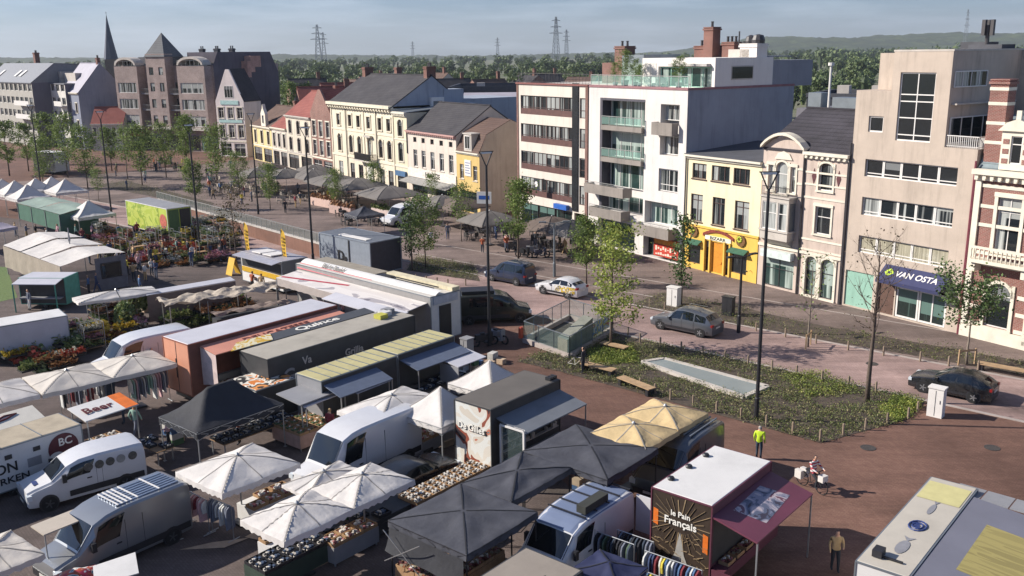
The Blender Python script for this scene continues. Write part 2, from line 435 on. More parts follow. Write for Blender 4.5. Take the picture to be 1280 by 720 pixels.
P_CURT = panemat('curtained_glass', '191d20', 'b4b7b4', .5)
P_GREEN = panemat('greenish_glass', '1f2f2d', 'aebdb5', .5)
P_BLANK = panemat('plain_dark_glass', '14181b', '505a60', .2, False)
P_BLIND = panemat('striped_blind_glass', '1a1c18', 'b3ad98', .8)
P_SHOP = panemat('shop_glass', '17201f', '6d8b83', .4)
F_WHITE = mt('white_frame', c3('d9d5d0'), .5, var=.06)
F_BROWN = mt('brown_frame', c3('4a3532'), .6, var=.15)
F_DARK = mt('dark_frame', c3('2d2b2d'), .5, var=.1)
F_STONE = mt('stone_trim', c3('b9b1a8'), .8, var=.12, scale=1.2, dirt=.35)
F_CREAM = mt('cream_trim', c3('d8d0bf'), .8, var=.08, scale=1.2, dirt=.3)
M_SLATE = tiles('slate_roof', '3a383c', '4b494b', .28)
M_DKTILE = tiles('dark_tile_roof', '353337', '454248', .34)
M_REDTILE = tiles('red_tile_roof', '7d4742', '935a51', .3)
M_BRTILE = tiles('brown_tile_roof', '574640', '6b574e', .3)
M_FLAT = mt('roof_felt', c3('4b4c52'), .9, var=.2, scale=.5, dirt=.5)
M_ZINC = mt('zinc_sheet', c3('7f868c'), .45, .5, var=.15, scale=.8)
M_RAIL = mt('railing_metal', c3('a9aaa6'), .4, .5, var=.05)
M_DRAIN = mt('drain_pipe', c3('3f3c3e'), .5, var=.1)
M_CHIM = bricks('chimney_brick', '7b4337', '6a382f', '8a7d74')
# ================================================================ building helpers
def facade(b, x0, x1, z0, z1, ops, y=0.0, dep=.2, m=0, mr=None):
    """front wall with real openings; ops = (ox0, oz0, ox1, oz1, arched)"""
    mr = m if mr is None else mr
    ops = [tuple(o)+(0,)*(5-len(o)) for o in ops]
    xs = sorted({x0, x1, *[o[0] for o in ops], *[o[2] for o in ops]})
    xs = [x for x in xs if x0-1e-6 <= x <= x1+1e-6]
    for xa, xb in zip(xs, xs[1:]):
        if xb-xa < 1e-5: continue
        xm = (xa+xb)/2
        col = sorted((o[1], o[3]) for o in ops if o[0] < xm < o[2])
        z = z0
        for a, c in col:
            if a > z+1e-5: b.q([(xa,y,z),(xb,y,z),(xb,y,a),(xa,y,a)], m)
            z = max(z, c)
        if z < z1-1e-5: b.q([(xa,y,z),(xb,y,z),(xb,y,z1),(xa,y,z1)], m)
    for a, za, c, zc, ar in ops:
        yi = y+dep
        b.q([(a,y,za),(a,y,zc),(a,yi,zc),(a,yi,za)], mr); b.q([(c,y,zc),(c,y,za),(c,yi,za),(c,yi,zc)], mr)
        b.q([(a,y,za),(a,yi,za),(c,yi,za),(c,y,za)], mr); b.q([(a,y,zc),(c,y,zc),(c,yi,zc),(a,yi,zc)], mr)
        if ar:
            r = (c-a)/2; cx = (a+c)/2; hh = min(r*ar, zc-za)
            pts = [(cx-r*math.cos(math.pi*k/10), zc-hh+hh*math.sin(math.pi*k/10)) for k in range(11)]
            for (p, q_) in zip(pts, pts[1:]):
                b.q([(p[0],y,p[1]),(q_[0],y,q_[1]),(q_[0],y,zc),(p[0],y,zc)], m)
                b.q([(p[0],y,p[1]),(p[0],yi,p[1]),(q_[0],yi,q_[1]),(q_[0],y,q_[1])], mr)
def shell(b, w, d, h, m=0, ms=None, top=True):
    """sides, back and top of a block whose front is made by facade()"""
    ms = m if ms is None else ms
    b.q([(0,0,0),(0,0,h),(0,d,h),(0,d,0)], ms); b.q([(w,0,h),(w,0,0),(w,d,0),(w,d,h)], ms)
    b.q([(w,d,0),(0,d,0),(0,d,h),(w,d,h)], ms)
    if top: b.q([(0,0,h),(w,0,h),(w,d,h),(0,d,h)], ms)
WCACHE = {}
def win(root, x0, z0, x1, z1, nx=2, nz=(), pane=None, frame=None, y=.12, fw=.07, sill=None, name='window'):
    """a window: frame with mullions, the pane its child, a sill if asked"""
    w, h = x1-x0, z1-z0; pane = pane or P_DARK; frame = frame or F_WHITE
    key = (round(w, 2), round(h, 2), nx, tuple(nz), pane.name, frame.name, fw, name)
    if key not in WCACHE:
        b = MB(); dp = .07
        b.bx(0,0,0,fw,dp,h); b.bx(w-fw,0,0,w,dp,h); b.bx(fw,0,0,w-fw,dp,fw); b.bx(fw,0,h-fw,w-fw,dp,h)
        for i in range(1, nx): b.bx(w*i/nx-fw*.4,.004,fw,w*i/nx+fw*.4,dp-.004,h-fw)
        for f in nz: b.bx(fw,.008,h*f-fw*.4,w-fw,dp-.008,h*f+fw*.4)
        p = MB(); p.q([(fw*.5,.045,fw*.5),(w-fw*.5,.045,fw*.5),(w-fw*.5,.045,h-fw*.5),(fw*.5,.045,h-fw*.5)])
        WCACHE[key] = (b.mesh(name, frame), p.mesh('pane', pane))
    fm, pm = WCACHE[key]
    o = link(name, fm, root, (x0, y, z0)); link('pane', pm, o)
    if sill: MB().bx(-.08,-.2,-.09,w+.08,.02,-.004).build('sill', sill, o)
    return o
def gable_roof(root, w, d, ze, zr, mat, over=.25, th=.14, ridge=.5, x0=0.0, wallmat=None, name='roof', y0=0.0):
    yr = y0+d*ridge; sf = (zr-ze)/(yr-y0); sb = (zr-ze)/(y0+d-yr)
    b = MB(); e = .004
    ya, yb = y0-over, y0+d+over
    b.slab((x0-.05,ya,ze+e-sf*over+th),(x0+w+.05,ya,ze+e-sf*over+th),(x0+w+.05,yr,zr+e+th),(x0-.05,yr,zr+e+th), th)
    b.slab((x0-.05,yr,zr+e+th-.001),(x0+w+.05,yr,zr+e+th-.001),(x0+w+.05,yb,ze+e-sb*over+th),(x0-.05,yb,ze+e-sb*over+th), th)
    b.bx(x0-.06,yr-.12,zr+th-.02,x0+w+.06,yr+.12,zr+th+.1)
    o = b.build(name, mat, root)
    if wallmat:
        g_ = MB()
        for x in (x0+.012, x0+w-.012): MB().prismx([(y0, ze-.02), (y0+d, ze-.02), (yr, zr)], x-.01, x+.01).build('gable', wallmat, root)
    return o
def chimney(root, x, y, z0, z1, sx=.6, sy=.6, pots=2, mat=None, cap=True):
    b = MB(); mat = mat or M_CHIM
    b.bx(x-sx/2,y-sy/2,z0,x+sx/2,y+sy/2,z1)
    if cap: b.bx(x-sx/2-.09,y-sy/2-.09,z1-.22,x+sx/2+.09,y+sy/2+.09,z1-.06); b.bx(x-sx/2-.05,y-sy/2-.05,z1,x+sx/2+.05,y+sy/2+.05,z1+.09)
    o = b.build('chimney', mat, root)
    if pots:
        p = MB()
        for i in range(pots):
            px_ = x+(i-(pots-1)/2)*sx/pots
            p.lathe([(.13,z1+.05),(.11,z1+.5),(.14,z1+.52),(.14,z1+.6)], 8, (px_, y, 0))
        p.build('chimney_pot', M_DRAIN, o)
    return o
def rail(root, pts, h=1.0, mat=None, gap=.14, posts=1.4, name='railing', r=.02):
    b = MB(); mat = mat or M_RAIL
    for a, c in zip(pts, pts[1:]):
        a, c = Vector(a), Vector(c); L_ = (c-a).length
        b.bar(a+Vector((0,0,h)), c+Vector((0,0,h)), .05); b.bar(a+Vector((0,0,.1)), c+Vector((0,0,.1)), .03)
        n = max(1, int(L_/gap))
        for i in range(n+1): p = a.lerp(c, i/n); b.bar(p, p+Vector((0,0,h)), r)
    return b.build(name, mat, root)
def glass_rail(root, pts, h=1.0, glass=None, name='railing'):
    b = MB(); 
    for a, c in zip(pts, pts[1:]):
        a, c = Vector(a), Vector(c); L_ = (c-a).length
        b.bar(a+Vector((0,0,h)), c+Vector((0,0,h)), .06); n = max(1, int(L_/1.1))
        for i in range(n+1): p = a.lerp(c, i/n); b.bar(p, p+Vector((0,0,h)), .05)
    o = b.build(name, M_RAIL, root)
    if glass:
        p = MB()
        for a, c in zip(pts, pts[1:]):
            a, c = Vector(a), Vector(c); p.q([a+Vector((0,0,.1)), c+Vector((0,0,.1)), c+Vector((0,0,h-.08)), a+Vector((0,0,h-.08))])
        p.build('glass_panel', glass, o)
    return o
m, g = newmat('railing_glass')
gb = g.bsdf(c3('9fc4b8'), .05, spec=.6); tr_ = g.n('ShaderNodeBsdfTransparent', {0: (.75, .9, .86)}); mx_ = g.n('ShaderNodeMixShader', {0: .35})
g.set(mx_, 1, tr_); g.set(mx_, 2, gb); g.set(g.out, 'Surface', mx_); M_GLRAIL = m
m, g = newmat('clear_glass')
gb = g.bsdf(c3('8fa6a6'), .04, spec=.7); tr_ = g.n('ShaderNodeBsdfTransparent', {0: (.8, .86, .85)}); mx_ = g.n('ShaderNodeMixShader', {0: .14})
g.set(mx_, 1, tr_); g.set(mx_, 2, gb); g.set(g.out, 'Surface', mx_); M_CLEAR = m
def cornice(b, x0, x1, z, h=.35, p=.35, dent=0, m=0):
    b.bx(x0,-p*.45,z-h,x1,-.003,z-h*.45,m); b.bx(x0-.04,-p,z-h*.45,x1+.04,-.003,z,m)
    if dent:
        n = int((x1-x0)/dent)
        for i in range(n): xx = x0+(i+.5)*(x1-x0)/n; b.bx(xx-dent*.22,-p*.8,z-h*.85,xx+dent*.22,-p*.45-.002,z-h*.45-.003,m)
def surround(b, x0, z0, x1, z1, t=.14, p=.05, m=0, top=True, arch=0):
    b.bx(x0-t,-p,z0,x0-.002,.02,z1,m); b.bx(x1+.002,-p,z0,x1+t,.02,z1,m)
    if top and not arch: b.bx(x0-t-.03,-p-.03,z1+.002,x1+t+.03,.02,z1+t*1.3,m)
    b.bx(x0-t-.03,-p-.06,z0-t*.8,x1+t+.03,.02,z0-.003,m)
    if arch:
        r = (x1-x0)/2; cx = (x0+x1)/2; hh = r*arch; zc = z1-hh
        for k in range(8):
            a0, a1 = math.pi*k/8, math.pi*(k+1)/8
            P = lambda a, f: (cx-(r+f)*math.cos(a), zc+(hh+f)*math.sin(a))
            b.prism([P(a0,.01), P(a1,.01), P(a1,t), P(a0,t)], -p, .02, m)
def bld(label, t, w, name='townhouse', cat='house', group='houses along the square', off=0.0):
    return thing(name, label, cat, FL(t, off), FROT, group)
# ================================================================ 1. ornate red brick house at the right edge
def ornate():
    r = bld('red brick house with cream stone bands and a balcony at the right edge', -9.6, 11.0)
    BR = bricks('ornate_brick', '8a5048', '7a453e', '9a8a80'); w, d, h = 11.0, 11.0, 11.0
    ops = [(1.6,6.0,3.1,9.4,0),(5.4,6.0,6.9,9.4,0),(8.3,6.0,9.8,9.4,0),(1.5,1.0,3.1,3.9,1.0),(5.2,.15,6.9,3.9,0),(8.2,1.0,9.8,3.9,1.0)]
    b = MB(); facade(b, 0, w, 0, h, ops); shell(b, w, d, h); b.build('wall', BR, r)
    for o in ops: win(r, *o[:4], 2 if o[1] > 1 else 1, (.72,), P_CURT if o[1] > 5 else P_DARK, F_WHITE, sill=None if o[1] < .5 else F_STONE)
    b = MB()
    for z in (4.9, 5.6, 7.4, 8.6, 9.9): b.bx(0,-.05,z,w,-.003,z+.22)
    for z in (.9, 2.0, 3.1): b.bx(0,-.05,z,1.2,-.003,z+.25); b.bx(3.5,-.05,z,4.9,-.003,z+.25)
    for x in (.05, 4.1, 10.6): b.bx(x,-.14,0,x+.38,-.003,h-.5)
    for x in range(14): b.bx(4.15,-.16,.3+x*.75,4.46,-.14,.55+x*.75)
    for o in ops: surround(b, *o[:4], .22, .09, arch=o[4], top=True)
    b.bx(0,-.16,0,w,-.003,.85)
    cornice(b, 0, w, h+.05, .7, .6, .5); b.build('stone_band', F_CREAM, r)
    b = MB(); b.bx(.6,-1.0,5.2,w,-.01,5.42); 
    for x in (.7, 3.9, 7.2, 10.5): b.bx(x,-.8,4.6,x+.25,-.012,5.195)
    o = b.build('balcony', F_CREAM, r)
    b = MB(); b.bx(.6,-1.0,6.12,w,-.86,6.27)
    for i in range(36): x = .7+i*.285; b.lathe([(.04,5.42),(.075,5.6),(.04,5.85),(.07,6.05),(.06,6.12)], 6, (x,-.93,0))
    b.build('balustrade', F_CREAM, o)
    # mansard with stone dormers
    b = MB(); b.slab((0,.1,h+.1),(w,.1,h+.1),(w,1.7,h+3.0),(0,1.7,h+3.0),.15); b.slab((0,1.7,h+3.02),(w,1.7,h+3.02),(w,d,h+4.0),(0,d,h+4.0),.15)
    b.prismx([(.15,h),(d,h),(d,h+3.85),(1.7,h+2.85)],.01,.2); b.prismx([(.15,h),(d,h),(d,h+3.85),(1.7,h+2.85)],w-.2,w-.01)
    b.build('roof', tiles('light_slate', '6a7478', '889498', .3), r)
    for x in (1.35, 6.0):
        b = MB(); facade(b, x, x+1.9, h+.1, h+2.5, [(x+.6,h+.5,x+1.3,h+2.2,0)], y=-.02, dep=.15)
        b.bx(x,.02,h+.1,x+.02,1.6,h+2.5); b.bx(x+1.88,.02,h+.1,x+1.9,1.6,h+2.5); dm = b.build('dormer', F_CREAM, r)
        b = MB(); b.prism([(x-.2,h+2.5),(x+2.1,h+2.5),(x+1.6,h+3.0),(x+.95,h+3.25),(x+.3,h+3.0)],-.2,1.9); b.bx(x+.8,-.1,h+3.2,x+1.1,.1,h+3.75); b.build('pediment', F_CREAM, dm)
        b = MB()
        for k in range(3): b.bx(x+.12,-.05,h+.5+k*.6,x+.5,-.022,h+.8+k*.6); b.bx(x+1.4,-.05,h+.5+k*.6,x+1.8,-.022,h+.8+k*.6)
        b.build('brick_band', BR, dm); win(dm, x+.6,h+.5,x+1.3,h+2.2,1,(.7,),P_BLANK,F_WHITE,y=.06)
    o = chimney(r, .68, .75, h+.05, 16.5, 1.15, .9, 0, BR)
    b = MB()
    for z in (12.6, 13.8, 15.0, 15.9): b.bx(.68-.6,.75-.47,z,.68+.6,.75+.47,z+.2)
    b.build('stone_band', F_CREAM, o)
    b = MB(); b.tube([(-.02,-.12,0),(-.02,-.12,h-.4)], .06, 6); b.build('drain_pipe', mt('red_pipe', c3('7a3f49'), .5), r)
ornate()
# ================================================================ 2. concrete block with the navy shop awning
def concrete_block():
    r = bld('tall beige concrete block with five-pane window strips over a navy shop awning', -.2, 9.3, 'office_building', 'building')
    CO = plaster('beige_concrete', 'baab9d', .3, .1); w, d = 9.3, 13.0
    strips = [(1.15,9.72,8.1,10.95),(1.13,6.95,8.08,8.25),(1.1,4.2,8.04,5.45)]
    big = (3.35,12.4,5.95,16.95); small = (1.16,12.85,2.33,13.95)
    gops = [(.25,.12,2.6,2.75),(3.05,.12,4.35,2.85),(4.45,.12,8.3,2.75)]
    b = MB(); facade(b, 0, w, 0, 12.2, strips+gops, dep=.28)
    b.q([(0,0,0),(0,0,12.2),(0,d,12.2),(0,d,0)]); b.q([(w,0,12.2),(w,0,0),(w,d,0),(w,d,12.2)]); b.q([(w,d,0),(0,d,0),(0,d,12.2),(w,d,12.2)])
    b.q([(7,0,12.2),(w,0,12.2),(w,d,12.2),(7,d,12.2)])
    facade(b, 0, 2.75, 12.2, 15.68, [small]); b.q([(0,0,12.2),(0,0,15.68),(0,2.4,15.68),(0,2.4,12.2)]); b.q([(0,0,15.68),(2.75,0,15.68),(2.75,2.4,15.68),(0,2.4,15.68)])
    b.q([(0,2.4,12.2),(0,2.4,18.2),(0,d,18.2),(0,d,12.2)])
    facade(b, 0, 2.75, 15.68, 18.2, [(1.9,15.9,2.55,17.6)], y=2.4)
    facade(b, 2.75, 7.0, 12.2, 18.3, [big])
    b.q([(2.75,0,15.68),(2.75,0,18.3),(2.75,2.4,18.3),(2.75,2.4,15.68)]); b.q([(7,0,18.3),(7,0,12.2),(7,d,12.2),(7,d,18.3)])
    b.bx(7.002,8.2,12.21,9.28,d,18.25)
    b.q([(2.75,0,18.3),(7,0,18.3),(7,6.2,18.3),(2.75,6.2,18.3)]); b.q([(0,2.4,18.2),(2.75,2.4,18.2),(2.75,6.2,18.2),(0,6.2,18.2)]); b.q([(0,6.2,18.3),(7,6.2,18.3),(7,d,18.3),(0,d,18.3)])
    b.build('wall', CO, r)
    for i, s in enumerate(strips):
        n = 5; cw = (s[2]-s[0])/n
        for k in range(n): win(r, s[0]+k*cw+.01, s[1], s[0]+(k+1)*cw-.01, s[3], 1, (.2,), P_BLIND if i == 2 else (P_CURT if i == 1 else P_DARK), F_WHITE, y=.16, fw=.08)
    win(r, *big, 2, (.09,.34,.58,.68), P_BLANK, F_WHITE, y=.1, fw=.09); win(r, *small, 1, (), P_BLANK, F_WHITE, y=.1, fw=.1)
    win(r, 1.9,15.9,2.55,17.6,1,(),P_BLANK,F_WHITE,y=2.5)
    win(r, 7.09,16.0,10.9,17.05,4,(),P_CURT,F_WHITE,y=.3).rotation_euler = (0,0,R(90)); win(r, 7.09,12.4,12.2,14.1,4,(),P_DARK,F_WHITE,y=.3).rotation_euler = (0,0,R(90)); MB().bx(7.02,.3,14.9,7.4,7.5,15.0).build('ledge', F_STONE, r)
    rail(r, [(7.05,.1,12.22),(9.25,.1,12.22),(9.25,8.1,12.22)], .75, F_WHITE, .13, r=.035)
    MB().bx(2.7,-.02,18.3,7.05,6.25,18.42).bx(6.86,6.26,18.3,7.05,d,18.42).build('coping', F_STONE, r)
    MB().bx(.25,.1,.12,2.6,.2,2.75).build('mint_shop_panel', plaster('mint_panel', '8fb5a4', .2), r)
    MB().bx(3.05,.14,.12,4.35,.22,2.85).build('door', mt('brown_door', c3('5c443a'), .6), r)
    win(r, 4.5,.15,6.2,2.35,1,(.95,),P_SHOP,F_WHITE,y=.05,fw=.12); win(r, 6.25,.15,8.25,2.35,2,(),P_SHOP,F_WHITE,y=.05,fw=.12)
    NAVY = mt('navy_awning', c3('2b2f55'), .7, var=.08)
    b = MB(); b.slab((3.5,-.02,3.75),(8.35,-.02,3.75),(8.35,-1.1,2.85),(3.5,-1.1,2.85),.05)
    b.q([(3.5,-.02,3.72),(3.5,-1.1,2.82),(3.5,-.02,2.6)]); b.q([(8.35,-1.1,2.82),(8.35,-.02,3.72),(8.35,-.02,2.6)])
    b.bx(3.5,-1.13,2.62,8.35,-1.1,2.85); a = b.build('awning', NAVY, r)
    an = math.atan2(.9, 1.08)
    lettering('VAN OSTA', .68, F_WHITE, a, (6.25,-.56,3.315), (an,0,0), sx=.95)
    b = MB(); YG = mt('lime_logo', c3('c5e04a'), .6)
    def lp(u, v_): return (4.15+u, -.56-v_*.768+.004*0, 3.33+v_*.64*-1*-1) if 0 else (4.15+u, -.56+v_*.768, 3.33+v_*.64)
    for P in ([(-.28,.12),(0,.38),(.12,.26),(-.16,0)],[(0,.38),(.3,.1),(.18,0),(-.02,.18)],[(-.34,.0),(0,-.36),(.1,-.2),(-.2,.08)],[(0,-.36),(.36,.02),(.24,.1),(.02,-.14)]): b.q([lp(*p) for p in P])
    b.build('logo', YG, a)
    # roof mast with antennas
    b = MB(); b.bx(4.2,6.3,18.3,6.6,8,18.7); b.build('roof_hut', M_FLAT, r)
    b = MB(); b.tube([(5.4,6.5,18.5),(5.4,6.5,20.0)], .14, 8)
    for a_ in range(3):
        x, y = .3*math.cos(a_*2.1), .3*math.sin(a_*2.1); b.bx(5.4+x-.12,6.5+y-.12,19.3,5.4+x+.12,6.5+y+.12,20.35)
    b.build('antenna', M_DRAIN, r)
    MB().bx(2,9,18.3,4,10.5,18.9).build('roof_vent', M_FLAT, r)
    MB().tube([(-.05,-.1,0),(-.05,-.1,12)], .07, 6).build('drain_pipe', M_DRAIN, r)
    MB().tube([(9.32,-.12,0),(9.32,-.12,11.5)], .07, 6).build('drain_pipe', MATS['red_pipe'], r)
concrete_block()
# ================================================================ 3. beige stone house with bay window
def beige_house():
    r = bld('pale stone house with round gable, bay window and dark tiled roof', 7.9, 8.0)
    ST = plaster('pale_stone', 'c3b2a6', .4, .1); w, d, h = 8.0, 9.0, 11.0
    ops = [(1.35,7.6,2.5,10.1,.9),(.6,7.8,1.1,9.8,0),(2.75,7.8,3.25,9.8,0),(5.4,8.3,6.65,10.35,.7),(5.3,5.0,6.7,7.1,0),(.6,.15,3.6,2.5,0),(4.75,.15,5.75,3.2,.8),(6.15,.15,7.35,3.2,.8)]
    b = MB(); facade(b, 0, w, 0, h, ops); shell(b, w, d, h); b.prism([(0,h),(4.05,h),(4.05,h+.15),(3.2,h+.8),(2.05,h+1.05),(.9,h+.8),(0,h+.15)],0,.35); b.build('wall', ST, r)
    for o in ops: win(r, *o[:4], 2 if 0 < (o[2]-o[0]-1.9) else 1, (.62,), P_GREEN if o[1] < 3.5 else P_CURT, F_DARK if o[1] < 1 else F_WHITE, sill=None if o[1] < 1 else F_STONE)
    # bay window
    bay = MB(); bay.bx(.75,-.85,4.1,3.45,-.004,4.75); bay.bx(.65,-.95,4.75,3.55,-.004,4.88); bay.bx(.75,-.85,7.05,3.45,-.004,7.4); bay.bx(.65,-.95,7.4,3.55,-.004,7.52)
    bay.prismx([(-.85,4.1),(-.004,4.1),(-.004,3.5)],.9,3.3)
    for x in (.75, 3.3): bay.bx(x,-.85,4.88,x+.15,-.7,7.05)
    bay.bx(2.3,-.85,4.88,2.45,-.75,7.05); bo = bay.build('bay_window', F_STONE, r)
    win(bo, .9,4.88,2.3,7.05,1,(.6,),P_CURT,F_WHITE,y=-.8); win(bo, 2.45,4.88,3.3,7.05,1,(.6,),P_CURT,F_WHITE,y=-.8)
    s = MB(); s.q([(3.42,-.7,4.9),(3.42,-.02,4.9),(3.42,-.02,7.03),(3.42,-.7,7.03)]); s.q([(.78,-.02,4.9),(.78,-.7,4.9),(.78,-.7,7.03),(.78,-.02,7.03)]); s.build('side_pane', P_DARK, bo)
    rail(r, [(.8,-.85,7.53),(3.4,-.85,7.53)], .7, F_DARK, .12)
    b = MB()
    for z in (3.6, 4.4, 7.6, 8.6, 9.5): b.bx(4.1,-.05,z,w,-.003,z+.14); 
    for z in (8.5, 9.6): b.bx(0,-.05,z,.5,-.003,z+.16); b.bx(3.35,-.05,z,4.0,-.003,z+.16)
    b.bx(0,-.12,3.3,w,-.003,3.5)
    for o in ops[:5]: surround(b, *o[:4], .16, .07, arch=o[4])
    for o in ops[6:]: surround(b, *o[:4], .2, .1, arch=o[4])
    cornice(b, 4.1, w, h+.1, .5, .4, .45)
    n = 10
    for k in range(n):
        f = lambda u: (-.05+4.2*u, h+.1+1.05*math.sin(math.pi*u)**.8)
        p, q_ = f(k/n), f((k+1)/n); b.prism([p, q_, (q_[0], q_[1]+.22), (p[0], p[1]+.22)], -.4, .36)
    b.prism([(1.2,10.3),(2.9,10.3),(2.6,10.75),(2.05,10.95),(1.5,10.75)],-.1,.01); b.build('cornice', F_CREAM, r)
    b = MB()
    for x in (4.95, 7.15): b.prism([(x-.2,9.3),(x,8.7),(x+.2,9.3),(x,9.9)],-.03,.01)
    b.build('diamond_panel', mt('dark_red_panel', c3('552c30'), .6), r)
    MB().tube([(4.05,-.1,0),(4.05,-.1,11)], .08, 6).tube([(7.95,-.1,0),(7.95,-.1,11)], .06, 6).build('drain_pipe', M_DRAIN, r)
    gable_roof(r, w, d, h, 13.8, M_DKTILE, .1, ridge=.55, wallmat=ST)
    MB().bx(.6,-.5,2.55,3.6,-.03,3.15).build('shop_sign', mt('white_sign', c3('c9d3cf'), .5), r)
    chimney(r, 7.2, 5.5, 13, 15, .9, .6, 2)
beige_house()
# ================================================================ 4. yellow shop
def yellow_shop():
    r = bld('narrow yellow shop house with a red arch and the sign BIZARR over its door', 16.45, 8.5)
    YE = plaster('yellow_paint', 'e2d5b4', .2, .06); YB = plaster('strong_yellow_paint', 'deb658', .15, .06); w, d, h = 8.5, 9.0, 9.75; s = .45
    up = [(.35+s,7.9,2.0+s,9.2),(2.6+s,7.9,4.65+s,9.2),(5.05+s,7.9,6.8+s,9.2),(.3+s,4.2,1.7+s,6.55),(2.85+s,4.2,4.25+s,6.55),(5.35+s,4.2,6.9+s,6.55)]
    dn = [(.25+s,.5,1.7+s,2.15),(2.3+s,.1,2.75+s,2.75),(3.0+s,.1,4.4+s,2.75),(4.6+s,.1,5.0+s,2.75),(5.3+s,.5,6.95+s,2.35)]
    b = MB(); facade(b, 0, w, 3.75, h, up); b.bx(0,.3,0,w,d,3.75); shell(b, w, d, h); b.build('wall', YE, r)
    b = MB(); facade(b, 0, w, 0, 3.75, dn, y=-.06); b.q([(0,-.06,0),(0,-.06,3.75),(0,.1,3.75),(0,.1,0)]); b.q([(w,-.06,3.75),(w,-.06,0),(w,.1,0),(w,.1,3.75)]); b.bx(-.05,-.16,3.76,w+.05,-.01,3.92)
    for x in (2.15,2.82,4.45,5.08): b.bx(x+s-.02,-.2,0,x+s+.14,-.065,2.9)
    b.build('shop_front', YB, r)
    for o in up: win(r, *o, 3 if o[1] > 7 else 2, () if o[1] > 7 else (.78,), P_CURT, F_BROWN, sill=F_BROWN)
    for i, o in enumerate(dn):
        if i != 2: win(r, *o, 1, (), P_DARK, F_BROWN, y=.02)
    MB().bx(dn[2][0],.05,.1,dn[2][2],.1,2.75).bx(dn[2][0]+.9,.0,.9,dn[2][0]+1.1,.05,1.1).build('door', mt('orange_door', c3('c98523'), .6), r)
    b = MB(); n = 14
    for k in range(n):
        f = lambda u, o: (2.0+s+(3.5)*u, 2.95+o+.75*math.sin(math.pi*(.12+.76*u)))
        b.prism([f(k/n,-.12),f((k+1)/n,-.12),f((k+1)/n,.14),f(k/n,.14)],-.16,-.062)
    b.build('red_arch', mt('arch_red', c3('7d3222'), .7, var=.4, scale=5), r)
    bd = MB().bx(2.25+s,-.13,2.86,5.2+s,-.07,3.22).build('sign_board', mt('sign_cream', c3('e2ddc5'), .6), r)
    lettering('BIZARR', .36, mt('sign_black', (.02,.02,.02), .5), bd, (3.72+s,-.14,3.04), (R(90),0,0), sx=1.5)
    for x in (.9+s, 6.3+s):
        b = MB(); b.lathe([(.5,0),(.5,.12)], 10, (0,0,0)); e = b.build('round_ornament', mt('ornament_brown', c3('6b4a24'), .7, var=.5, scale=6), r, (x,-.07,3.3)); e.rotation_euler = (R(90),0,0)
        b = MB()
        for k in range(8): a_ = k*.785; b.lathe([(.03,0),(.11,.03),(.02,.1)], 6, (.2*math.cos(a_)-.1,.2*math.sin(a_)+.1,.12))
        b.build('leaf_carving', mt('ornament_lime', c3('b9c33c'), .6, var=.4, scale=8), e)
    for x0, x1 in ((.1+s,1.85+s),(5.15+s,7.1+s)):
        MB().slab((x0,-.08,2.62),(x1,-.08,2.62),(x1,-.6,2.3),(x0,-.6,2.3),.06).build('awning', mt('green_awning', c3('2f5a45'), .7), r)
    b = MB(); cornice(b, 0, w, h+.15, .35, .35); b.build('cornice', F_CREAM, r)
    b = MB(); b.slab((-.02,-.25,h+.2),(w+.02,-.25,h+.2),(w+.02,d,h+.75),(-.02,d,h+.75),.12); b.build('roof', M_FLAT, r)
    MB().tube([(.12,-.12,0),(.12,-.12,h)], .07, 6).build('drain_pipe', M_DRAIN, r)
yellow_shop()
